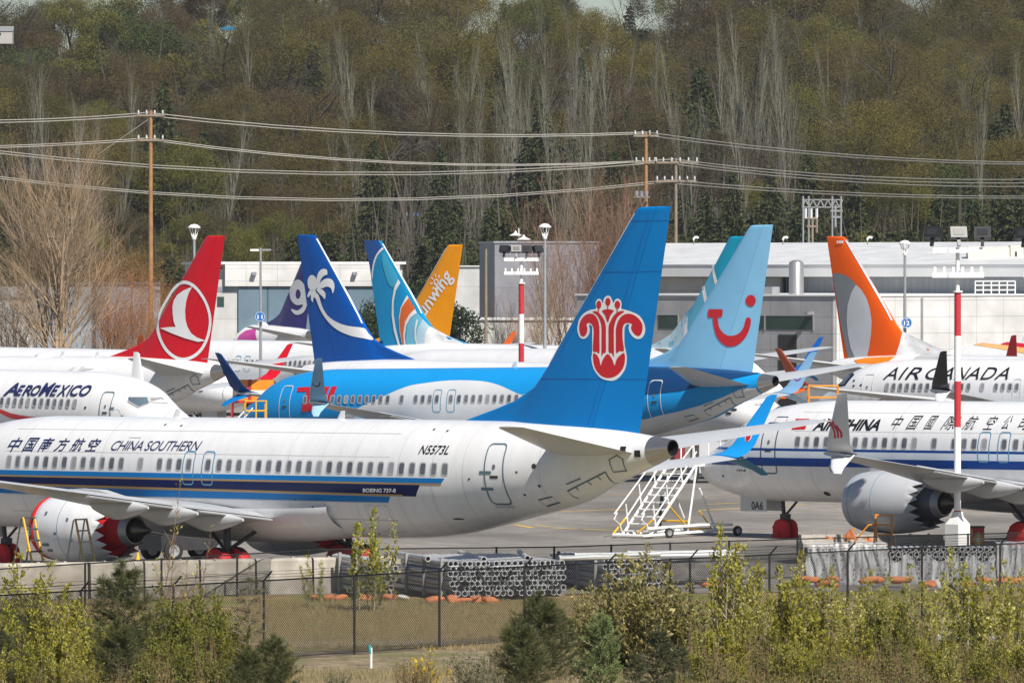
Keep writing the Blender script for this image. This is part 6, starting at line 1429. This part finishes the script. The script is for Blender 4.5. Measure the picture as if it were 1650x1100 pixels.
tubes('brace', [[(-.1, -.5, .15), (-.02, .2, .75)], [(W_ + .02, .2, .75), (W_ * .6, -.1, .2)], [(W_, 1.2, 1.3), (W_, RUN - .5, .3), (W_, RUN + 1.0, .3), (W_, RUN + .2, 1.0)], [(0, RUN - .5, .6), (W_, RUN - .5, .6)]], .04, YELP, r)
tubes('jack', [[(W_ * .4, 1.7, .2), (W_ * .4, 1.9, 1.7)]], .075, DARKM, r)
for x, y in ((W_ + 1.0, RUN + 1.4), (-.2, RUN + 1.4), (W_ + .2, 1.0)):
    wl_ = link('wheel', geo('sw', lambda: g_wheel(.2, .13)), [RUBBER, STEEL], r, (x, y, .2)); wl_.rotation_euler = (0, 0, 1.2)
# step ladders at the near engine
def ladder(px, ytop, D, rz, label, rail, tread, H, wd=.5, lean=.5):
    r = frame_thing('step_ladder', (gx(px, D), D, GZ), rz, label, 'ladder'); 
    for s_ in (-wd / 2, wd / 2):
        tubes('rail', [[(s_, -lean, 0), (s_, 0, H)]], .04, rail, r); tubes('leg', [[(s_ * 1.15, lean * .9, 0), (s_, .08, H - .05)]], .03, tread, r)
    n = int(H / .33)
    for k in range(1, n + 1):
        f = k / n; mb = MB(); mb.box(-wd / 2, wd / 2, -lean * (1 - f) - .06, -lean * (1 - f) + .06, H * f - .05, H * f); mb.build('tread', [tread], r)
    return r
DGREY = paint('ladder_dark', (.07, .07, .07), .5)
ladder(46, 830, 233, .9, 'yellow railed step ladder at the front of the near engine', YELP, DGREY, 2.25, .55, .6)
ladder(130, 828, 231.5, .9, 'yellow and aluminium step ladder beside the middle of the near engine', paint('rail_dull_yellow', (.45, .32, .08), .5), STEEL, 2.25, .55, .6)
r = ladder(1424, 804, 258.5, .05, 'bright orange step ladder standing by the grey engine on the right', ORAP, ORAP, 1.45, .60, .35)
tubes('boom', [[(-1.1, .2, .4), (-.55, .1, 1.05), (-.3, .1, 1.05)], [(-1.6, .1, .0), (-1.05, .1, .95)]], .03, ORAP, r)
# red drums and boxes
def hazard(px, ybase, D, w_, h_, label, dia=True):
    r = frame_thing('hazard_box', (gx(px, D), D, GZ), .05, label, 'box'); mb = MB(); mb.box(-w_ / 2, w_ / 2, -.3, .3, .08, h_); mb.build('body', [REDP], r); mb = MB(); mb.box(-w_ / 2 - .02, w_ / 2 + .02, -.32, .32, h_, h_ + .06); mb.build('lid', [DARKM], r)
    if dia:
        s_ = h_ * .3; c = h_ * .45
        for f, m, off in ((1, YELP, -.305), (.45, MARKW, -.31)):
            q = MB(); q.add([(.12 - s_ * f, off, c), (.12, off, c - s_ * 1.25 * f), (.12 + s_ * f, off, c), (.12, off, c + s_ * 1.25 * f)], [(0, 1, 2, 3)]); q.build('diamond_sign', [m], r)
        q = MB(); q.box(-w_ / 2 + .02, -w_ / 2 + .25, -.306, -.301, h_ * .6, h_ * .95); q.build('label_plate', [YELP], r)
hazard(1570, 860, 262, .7, .82, 'red cabinet with a yellow diamond sign beside the white mast foot')
hazard(222, 895, 229, .5, .55, 'small red box behind the concrete blocks under the near engine exhaust', False)
mb = MB(); mb.lathe([(0, .24), (.03, .24), (.05, .15), (.6, .03), (.62, .0)], (0, 0, .55), 'z', 14); o = mb.build('traffic_cone', [YELP], None, (gx(222, 229), 229, GZ + .06), True, 40); tag(o, 'yellow cone standing on the small red box under the near engine', 'cone')
# yellow railed work stand (only its top shows above the near fuselage)
r = frame_thing('work_stand', (gx(405, 300), 300, GZ), .1, 'yellow railed work stand with white stair rails above the near fuselage', 'work stand'); zt = zy(646, 300) - GZ; zl = zy(676, 300) - GZ - .6
tubes('guard_rail', [[(-.25, 0, zl), (-.25, 0, zt), (.65, 0, zt), (.65, 0, zl)], [(-.25, .8, zl), (-.25, .8, zt), (.65, .8, zt), (.65, .8, zl)], [(-.25, 0, zt - .42), (.65, 0, zt - .42)], [(.2, 0, zl), (.2, 0, zt)], [(-.25, 0, zt), (-.25, .8, zt)], [(.65, 0, zt), (.65, .8, zt)]], .035, YELP, r)
tubes('stair_rail', [[(-2.4, .1, zl - 1.2), (-.25, .1, zt - .4)], [(-1.9, .5, zl - 1.2), (.1, .5, zt - .3)], [(-2.8, .5, zl - 1.2), (-.9, .5, zt - .9)]], .035, WHITEP, r)
mb = MB(); mb.box(-.3, .7, 0, .85, zl - .1, zl); mb.build('platform', [WHITEP], r); tubes('leg', [[(-.25, 0, 0), (-.25, 0, zl)], [(.65, 0, 0), (.65, 0, zl)], [(-.25, .8, 0), (-.25, .8, zl)], [(.65, .8, 0), (.65, .8, zl)]], .04, YELP, r)
# cabin cover and lifts
def lift(px, y, D, label, sc=1.0, flip=1):
    zb = zy(y, D) - GZ; r = frame_thing('boom_lift', (gx(px, D), D, GZ), 0, label, 'lift'); 
    mb = MB(); mb.box(-1.3, 1.3, -1, 1, .45, 1.3); mb.build('chassis', [ORAP], r)
    for x in (-1, 1):
        for y_ in (-.95, .95): link('wheel', geo('lw', lambda: g_wheel(.45, .3)), [RUBBER, WHITEP], r, (x, y_, .45))
    mb = MB(); mb.bar((-.4 * flip, 0, 1.3), (1.1 * flip, 0, zb - .8), .35); mb.bar((1.1 * flip, -.1, zb - .8), (-.5 * flip, -.1, zb - .1), .3); mb.build('boom', [ORAP], r)
    mb = MB(); x0 = -.9 * flip; 
    for dx in (-.7, .7):
        for dy in (-.4, .4): mb.tube([(x0 + dx, dy, zb - .2), (x0 + dx, dy, zb + .9)], .04, 5)
    for z in (-.2, .35, .9): mb.tube([(x0 - .7, -.4, zb + z), (x0 + .7, -.4, zb + z), (x0 + .7, .4, zb + z), (x0 - .7, .4, zb + z), (x0 - .7, -.4, zb + z)], .04, 5)
    mb.box(x0 - .7, x0 + .7, -.4, .4, zb - .25, zb - .18); mb.build('basket', [ORAP], r)
lift(1296, 652, 330, 'orange boom lift with its basket raised beside the navy striped airliner nose', 1, -1)
r = frame_thing('cargo_cart', (gx(405, 405), 405, GZ), 0, 'orange and white netted cart between the red tail and the sky blue nose', 'cart'); zt = zy(612, 405) - GZ; mb = MB(); mb.box(-1.1, -.2, 0, 1.5, zt - 1.2, zt); mb.box(.0, 1.3, 0, 1.5, zt - 1.2, zt); mb.build('cover', [ORAP], r); mb = MB(); mb.box(-1.2, 1.4, -.1, 1.6, zt - 1.35, zt - 1.2); mb.box(-.18, -.02, 0, 1.5, zt - 1.2, zt + .02); [mb.box(x, x + .1, y, y + .1, 0, zt - 1.35) for x in (-1.2, 1.3) for y in (-.1, 1.5)]; mb.build('bed', [REDP], r)
mb = MB(); mb.box(-1.1, 1.3, -.03, -.005, zt - .9, zt - .6); mb.build('net_band', [WHITEP], r)
r = frame_thing('power_unit', (gx(1150, 345), 345, GZ), .3, 'grey ground power cart with a red reel behind the boarding stairs', 'ground cart'); z_ = zy(712, 345) - GZ; mb = MB(); mb.box(-1.0, 1.6, -.7, .7, .5, z_); mb.build('body', [paint('cart_grey', (.45, .46, .47), .5)], r); mb = MB(); mb.lathe([(-.3, .22), (.3, .22)], (-1.3, 0, z_ + .0), 'y', 18, 0, True); mb.build('reel', [REDP], r); mb = MB(); mb.box(-1.9, 1.7, -.8, .8, .35, .5); mb.build('chassis', [DARKM], r)
for x in (-1.4, 1.1): link('wheel', geo('pw', lambda: g_wheel(.35, .2)), [RUBBER, STEEL], r, (x, -.75, .35))
r = frame_thing('barrier_panel', (gx(1108, 360), 360, GZ), .2, 'maroon painted ground equipment beside the boarding stairs', 'ground cart'); mb = MB(); mb.box(-.8, -.25, -.5, .5, .4, zy(718, 360) - GZ); mb.build('body', [paint('maroon', (.22, .02, .03), .5)], r); mb = MB(); mb.box(-1.1, .5, -.55, .55, .2, .4); mb.build('chassis', [DARKM], r)
r = frame_thing('tow_tractor', (gx(298, 252), 252, GZ), .6, 'dark low tow tractor under the wing behind the red wheel covers', 'tractor'); mb = MB(); mb.box(-1.5, 1.5, -.8, .8, .4, .95); mb.box(-1.4, -.3, -.75, .75, .95, 1.15); mb.build('body', [DARKM], r); mb = MB(); mb.tube([(.2, -.6, .95), (.2, -.6, 1.55), (.2, .6, 1.55), (.2, .6, .95)], .04, 6); mb.build('roll_bar', [DARKM], r)
for x in (-1, 1):
    for y_ in (-.75, .75): link('wheel', geo('tw', lambda: g_wheel(.4, .28)), [RUBBER, STEEL], r, (x, y_, .4))
# white marker post
r = frame_thing('marker_post', gp(598, 1076), 0, 'thin white marker post with a teal cap on the gravel near the fence', 'marker post'); mb = MB(); mb.tube([(0, 0, 0), (.0, 0, .55)], .035, 8); mb.build('post', [WHITEP], r); mb = MB(); mb.tube([(-.02, 0, .4), (-.05, 0, .62)], .05, 8); mb.build('cap', [paint('teal', (.05, .28, .27), .5)], r)
# ================================================================ foreground scrub
LF_W = leafm('leaf_willow', [(0.0540, 0.0780, 0.0096), (0.1680, 0.1860, 0.0192), (0.3960, 0.3720, 0.0420), (0.2400, 0.1980, 0.0360), (0.3000, 0.3120, 0.0300), (0.6600, 0.6000, 0.2400)], .2, .5, .5); LF_O = leafm('leaf_olive', [(0.0460, 0.0667, 0.0092), (0.1898, 0.1955, 0.0230), (0.1150, 0.1150, 0.0184), (0.2530, 0.2472, 0.0299)], .2, .7, .55); LF_C = leafm('leaf_olive_glint', [(.14, .13, .025), (.30, .25, .08), (.13, .14, .03), (.60, .47, .22)], .14, .45)  # palest willow and cream tones are leaf glints put into the colour
NDL = leafm('needle_pine', [(.020, .034, .009), (.095, .105, .03), (.04, .056, .014)], .1, .5); NDL2 = leafm('needle_juniper', [(0.1150, 0.1725, 0.0517), (0.2300, 0.2990, 0.1035), (0.1495, 0.2070, 0.0690)], .15, .5); NDB = leafm('needle_blue', [(.022, .038, .014), (.07, .088, .034), (.035, .05, .02)], .1, .5)
STEM = paint('stem_tan', (.24, .19, .12), .85, 0, .2, 3); STEMP = paint('stem_pale', (.38, .34, .27), .85, 0, .2, 3); DRYT = paint('twig_dry', (.22, .14, .08), .9, 0, .25, 3); FLOW = leafm('flower_yellow', [(.55, .36, .01), (.72, .52, .03), (.5, .32, .01)], .3)
def shrub(seed, H, ns, spread, nleaf, lsz, wood, leaf, low=.0, name='leafy_shrub', twist=.10, side=5):
    rng = random.Random(seed); rs = np.random.RandomState(seed); seg = []; P = []; D = []
    for k in range(ns):
        a = rng.random() * 6.283; lean = spread * math.sqrt(rng.random()); h = H * rng.uniform(.5, 1.0) * (1 - .35 * lean / max(spread, .01)); q = Vector((math.cos(a), math.sin(a), 0)) * rng.random() * .35; d = Vector((math.cos(a) * lean, math.sin(a) * lean, 1)).normalized(); n = 8
        for i in range(n):
            q2 = q + d * (h / n); seg.append((q, q2, .014 * (1 - i / n) + .003, .014 * (1 - (i + 1) / n) + .003)); f = i / n
            if f >= low:
                for j in range(side):
                    aa = rng.random() * 6.283; L = h * rng.uniform(.05, .20) * (1.15 - f); e = (d * .75 + Vector((math.cos(aa), math.sin(aa), .25)) * .75).normalized(); b = q.lerp(q2, rng.random()); t2 = b + e * L; seg.append((b, t2, .006, .002))
                    for m in range(max(1, int(nleaf / (ns * n * side)))): u_ = rng.uniform(.1, 1.08); P.append(b.lerp(t2, u_) + Vector((rng.gauss(0, .03), rng.gauss(0, .03), rng.gauss(0, .03)))); D.append(e)
            q = q2; d = (d + Vector((rng.gauss(0, twist), rng.gauss(0, twist), .06))).normalized()
        for m in range(4): P.append(q + Vector((rng.gauss(0, .02), rng.gauss(0, .02), rng.uniform(-.1, .03)))); D.append(d)
    return veg(name, seg, leaves(P, lsz, rs, .5, dirs=D), wood, leaf, ('stems', 'leaves'))
def pine(seed, H, R, leaf, n=13, tuft=16, name='young_pine', upturn=.5, nl=.16, asp=.07):
    rng = random.Random(seed); rs = np.random.RandomState(seed); seg = [(Vector((0, 0, H * i / 5)), Vector((0, 0, H * (i + 1) / 5)), .045 * (1 - i / 5.3), .045 * (1 - (i + 1) / 5.3)) for i in range(5)]; P = []; D = []
    for i in range(n + 1):
        f = i / n; z = H * (.05 + .93 * f); rad = R * (1 - f) ** .7 + .12
        for k in range(7 if i < n else 1):
            a = rng.random() * 6.283; L = rad * rng.uniform(.6, 1.15); d = Vector((math.cos(a), math.sin(a), .15)).normalized() if i < n else Vector((0, 0, 1)); q = Vector((0, 0, z)); m = 6
            for j in range(m):
                q2 = q + d * (L / m); seg.append((q, q2, .012, .008)); d = (d + Vector((rng.gauss(0, .12), rng.gauss(0, .12), upturn / m))).normalized()
                if j >= 1:
                    for s_ in range(2 if j > 1 else 1):
                        e = (d + Vector((rng.gauss(0, .6), rng.gauss(0, .6), rng.gauss(.2, .3)))).normalized(); tl = rng.uniform(.12, .26) * (.6 + .4 * R); b = q.lerp(q2, rng.random()); seg.append((b, b + e * tl, .007, .004))
                        for t in range(tuft): P.append(b + e * tl * rng.random()); D.append(e * .9 + Vector((rng.gauss(0, .55), rng.gauss(0, .55), rng.gauss(.1, .5))))
                q = q2
    return veg(name, seg, leaves(P, nl, rs, asp, dirs=D), STEM, leaf, ('trunk', 'needles'))
SW = [shrub(201 + k, 2.5, 30, .30, 7000, .078, STEM, LF_W) for k in range(3)]; SO_ = [shrub(211 + k, 2.2, 32, .42, 7000, .075, STEM, LF_O) for k in range(3)]; SC_ = [shrub(221, 3.4, 26, .24, 5600, .095, STEM, LF_C)]
SAP = [shrub(231 + k, 3.0, 5, .10, 1500, .075, STEMP, LF_W, .12, 'sapling', .04, 6) for k in range(3)]; TWG = [shrub(241, 3.4, 5, .2, 240, .05, DRYT, LF_W, .1, 'bare_sapling', .05, 6)]; DRYB = [shrub(251, 1.2, 46, .55, 700, .04, DRYT, LF_O, .3, 'dry_bush', .08, 3)]
PN = [pine(261, 3.0, 1.45, NDL, 11, 24), pine(262, 2.5, 1.4, NDL, 13, 26), pine(263, 2.6, .9, NDB, 15, 24, 'young_fir', .15, .09, .12), pine(264, 3.4, .8, NDB, 10, 9, 'young_fir', .1, .08, .10)]; JUN = pine(271, 2.1, .75, NDL2, 15, 22, 'juniper_shrub', .75, .07, .2)
GRY = [shrub(281, 1.1, 40, .6, 3000, .05, STEM, leafm('leaf_greygreen', [(.10, .11, .05), (.19, .20, .11), (.13, .14, .07)], .2), 0, 'low_shrub')]
fr = random.Random(17)
def near(pl, px, D, sc, label, cat='shrub', group=None, rz=None):
    if isinstance(sc, tuple): sc = sc[1] / pl.H; sc = (min(sc, sc * .6 + .5), min(sc, sc * .6 + .5), sc)
    pl((gx(px, D), D, GZ - .05), fr.random() * 6.28 if rz is None else rz, sc, label, cat, group)
def top_sc(ytop, D, H): return ('top', zy(ytop, D) - GZ)
G1 = 'leafy scrub shrubs along the fence'
# left mass
for px, D, yt in ((-15, 178, 948), (20, 180, 930), (55, 181, 925), (90, 179, 935), (125, 181, 955), (10, 175, 985), (60, 174.5, 1000), (105, 175, 985), (150, 176, 1000), (40, 172, 1040), (95, 171.5, 1030), (140, 172, 1045), (-10, 172, 1030)): near(fr.choice(SW), px, D, top_sc(yt, D, 2.35), 'yellow green leafy shrub in the dense thicket at the left corner', 'shrub', 'shrubs of the left thicket')
for px, D, yt in ((238, 178, 960), (275, 181, 932), (305, 182, 936), (340, 183, 945), (260, 175, 1000), (300, 175.5, 990), (345, 177, 985), (380, 178, 1000), (235, 172, 1040), (290, 172, 1030), (350, 172.5, 1040), (395, 173, 1055)): near(fr.choice(SO_), px, D, top_sc(yt, D, 2.05), 'olive leafy shrub between the dark young pine and the slim young fir', 'shrub', 'olive shrubs beside the left pine')
near(PN[0], 195, 177, top_sc(888, 177, 3.05), 'dark young pine with upturned tips in the left thicket', 'pine'); near(PN[1], 190, 173.5, top_sc(985, 173.5, 2.5), 'lower dark pine in front of the left thicket pine', 'pine')
near(PN[3], 402, 178, top_sc(900, 178, 3.45), 'slim young fir with a bare leader left of the brown grass', 'fir'); near(PN[1], 440, 172.5, top_sc(1010, 172.5, 2.5), 'broad dark pine at the bottom edge left of the white marker post', 'pine'); near(PN[1], 400, 171, top_sc(1030, 171, 2.5), 'small dark pine at the bottom edge below the slim young fir', 'pine')
near(PN[2], 3, 173, top_sc(1000, 173, 2.65), 'shaded young fir at the left picture edge', 'fir')
near(TWG[0], 268, 184, top_sc(762, 184, 3.4), 'tall thin sapling with sparse yellow buds in front of the near engine', 'sapling'); near(TWG[0], 312, 186, top_sc(838, 186, 3.4), 'thin sparse sapling in front of the red wheel covers', 'sapling')
for px, D, yt, lb in ((35, 182, 880, 'pale leaved sapling rising above the left thicket'), (68, 182.5, 896, 'second pale leaved sapling just right of the first in the left thicket')): near(SAP[0], px, D, top_sc(yt, D, 3.0), lb, 'sapling')
near(SAP[1], 585, 214, top_sc(812, 214, 3.0) , 'leafy green sapling in front of the red wheel covers, left of the pipes', 'sapling'); near(SAP[2], 612, 214.5, top_sc(832, 214.5, 3.0), 'slightly lower leafy sapling right beside the first by the pipes', 'sapling'); near(SAP[0], 505, 216, top_sc(888, 216, 3.0), 'small green shrub at the left end of the pipe stacks', 'shrub')
# centre
near(DRYB[0], 668, 172.5, top_sc(1046, 172.5, 1.15), 'dry brown twiggy bush at the bottom centre', 'bush'); 
FB_ = shrub(291, 1.0, 18, .5, 900, .06, STEM, FLOW, .45, 'flowering_bush'); near(FB_, 684, 173.5, top_sc(1036, 173.5, 1.0), 'gorse like bush with bright yellow flowers at the bottom centre', 'bush')
near(GRY[0], 762, 174, top_sc(1040, 174, 1.1), 'low grey green shrub left of the dark pines', 'shrub'); near(GRY[0], 790, 171.5, top_sc(1068, 171.5, 1.1), 'low grey green shrub at the bottom edge below the dark pines', 'shrub'); near(GRY[0], 545, 172, top_sc(1072, 172, 1.1), 'small grey green shrub at the bottom edge left of the marker post', 'shrub')
near(PN[1], 868, 177, top_sc(938, 177, 2.5), 'broad dark pine in front of the pipe stack', 'pine'); near(PN[1], 838, 174, top_sc(985, 174, 2.5), 'dark pine low in front, left of the light juniper', 'pine'); near(PN[0], 905, 178.5, top_sc(972, 178.5, 3.05), 'dark pine just behind the light juniper', 'pine')
near(JUN, 968, 173, top_sc(975, 173, 2.15), 'light green feathery juniper in the middle of the scrub', 'juniper'); near(PN[2], 1062, 172.5, top_sc(1000, 172.5, 2.65), 'dark green fir right of the light juniper', 'fir'); near(PN[2], 1095, 174, top_sc(1030, 174, 2.65), 'lower dark fir at the right of the first', 'fir'); near(PN[2], 1025, 171.5, top_sc(1040, 171.5, 2.65), 'small dark fir at the bottom edge by the juniper', 'fir')
for px, D, yt, lb in ((1045, 181, 868, 'tall poplar like olive shrub with painted cream glints right of the pipes'), (1000, 182.5, 915, 'olive shrub with painted glints left of the tallest one by the pipes'), (1090, 181.5, 915, 'olive shrub with painted glints right of the tallest one by the pipes'), (960, 184, 930, 'lower olive shrub with painted glints in front of the pipe ends')): near(SC_[0], px, D, top_sc(yt, D, 3.35), lb, 'shrub')
# right mass
UPR = [shrub(301 + k, 2.9, 7, .16, 3600, .08, STEM, LF_W, .05, 'upright_shrub', .05, 6) for k in range(3)]
x = 1130
while x < 1690:
    D = 187 + (x - 1140) * .018 + fr.uniform(-3, 3); yt = 955 + 24 * math.sin(x * .021) + fr.uniform(-45, 40); near(fr.choice(SW + UPR), x, D, top_sc(yt, D, 2.45), 'yellow green upright shrub in the long thicket at the right', 'shrub', 'shrubs of the right thicket'); x += fr.choice((18, 26, 34, 52, 64))
x = 1145
while x < 1690:
    D = 180 + fr.uniform(-3, 4); yt = 985 + fr.uniform(-30, 40); near(fr.choice(UPR + UPR + SO_), x, D, top_sc(yt, D, 2.5), 'leafy shrub in the lower front of the right thicket', 'shrub', 'front shrubs of the right thicket'); x += fr.choice((22, 30, 44, 62))
x = 1130
while x < 1700:
    D = 176.5 + fr.uniform(-2, 2); yt = 1025 + fr.uniform(-30, 35); near(fr.choice(SO_ + SW + UPR), x, D, top_sc(yt, D, 2.2), 'dense olive shrub low in the middle of the right thicket', 'shrub', 'low olive shrubs of the right thicket'); x += fr.choice((20, 28, 36, 56))
x = 1190
while x < 1690:
    D = 173 + fr.uniform(-1, 2); near(fr.choice(SW + SO_ + GRY + DRYB), x, D, .40 + fr.random() * .42, 'low shrub at the bottom edge of the right thicket', 'shrub', 'lowest shrubs of the right thicket'); x += fr.uniform(34, 60)
for i, (px, D, yt) in enumerate(((1160, 190, 872), (1176, 190, 836), (1199, 190.5, 866), (1222, 190, 905), (1268, 191, 880), (1286, 191, 905), (1330, 192, 905), (1362, 191, 930), (1405, 193, 910), (1450, 193, 900), (1500, 193, 915), (1545, 194, 876), (1562, 194, 905), (1585, 194, 905), (1625, 195, 895), (1648, 195, 915))): near(fr.choice(SAP), px, D, top_sc(yt, D, 3.0), 'upright pale leaved sapling standing above the right thicket', 'sapling', 'saplings above the right thicket')
# low tangled cover between the shrubs
rs = np.random.RandomState(21); n = 90000; px3 = np.where(rs.rand(n) < .72, rs.uniform(1090, 1700, n), rs.uniform(-40, 470, n)); D3 = rs.uniform(169.5, 187, n); hh = .25 + .75 * (.5 + .5 * np.sin(px3 * .045 + D3 * .9)) * (.5 + .5 * np.sin(px3 * .017 - D3 * .5 + 1)); X3 = (px3 - 825) / F * D3
P3 = np.stack([X3, D3, GZ - .02 + hh * rs.rand(n) ** .7], 1); V, Q = leaves(P3, .085, rs, .5); m3 = 7000; k3 = rs.randint(0, n, m3)
sg = [(Vector((X3[q], D3[q], GZ - .05)), Vector((X3[q] + rs.normal() * .12, D3[q] + rs.normal() * .12, GZ + hh[q] * rs.uniform(.8, 1.5))), .006, .003) for q in k3]; V2, Q2 = sticks(sg)
o = link('scrub_cover', npmesh('scrub_cover', np.concatenate([V, V2]), np.concatenate([Q, Q2 + len(V)]), mi=[0] * len(Q) + [1] * len(Q2)), [leafm('leaf_scrub', [(.035, .048, .010), (.12, .12, .025), (.17, .135, .05), (.08, .10, .018), (.20, .19, .04)], .15), DRYT]); tag(o, 'low tangled weeds and twigs between the foreground shrubs', None, None, 'stuff')
# dry grass
DGR = leafm('dry_grass_blade', [(0.2300, 0.1725, 0.0862), (0.3910, 0.3105, 0.1610), (0.1840, 0.1610, 0.0690)], .2, .8)
rs = np.random.RandomState(4); n = 60000; pxr = rs.uniform(-40, 1690, n); Dr = rs.uniform(168, 188, n) + np.clip((pxr - 425) * .021, -9, 26) * rs.rand(n); X = (pxr - 825) / F * Dr
keep = ~((pxr > 420) & (pxr < 800) & (Dr > 182)) & ~((pxr > 1120) & (rs.rand(n) < .75)); Pn = np.stack([X, Dr, np.full(n, GZ - .02)], 1)[keep]; V, Q = leaves(Pn, .19, rs, .05, dirs=np.tile([0, 0, 1.2], (len(Pn), 1)))
n2 = 60000; px2 = rs.uniform(380, 960, n2); D2 = rs.uniform(192, 221, n2); P2 = np.stack([(px2 - 825) / F * D2, D2, np.full(n2, GZ - .02)], 1); V2, Q2 = leaves(P2, .13, rs, .09, dirs=np.tile([0, 0, 1.0], (n2, 1)))
o = link('dry_grass', npmesh('dry_grass', np.concatenate([V, V2]), np.concatenate([Q, Q2 + len(V)])), DGR); tag(o, 'dry straw coloured grass on the verge and among the scrub', None, None, 'stuff')
# ================================================================ air
hz = bpy.data.materials.new('haze'); hz.use_nodes = True; nn = hz.node_tree; nn.nodes.clear(); pv = nn.nodes.new('ShaderNodeVolumePrincipled'); pv.inputs['Density'].default_value = .00006; pv.inputs['Color'].default_value = (.80, .86, .95, 1); pv.inputs['Anisotropy'].default_value = .2
mo = nn.nodes.new('ShaderNodeOutputMaterial'); nn.links.new(pv.outputs[0], mo.inputs['Volume'])
mb = MB(); mb.box(-400, 400, -60, 2300, -2.5, 95); o = mb.build('haze', [hz]); tag(o, None, None, None, 'stuff')
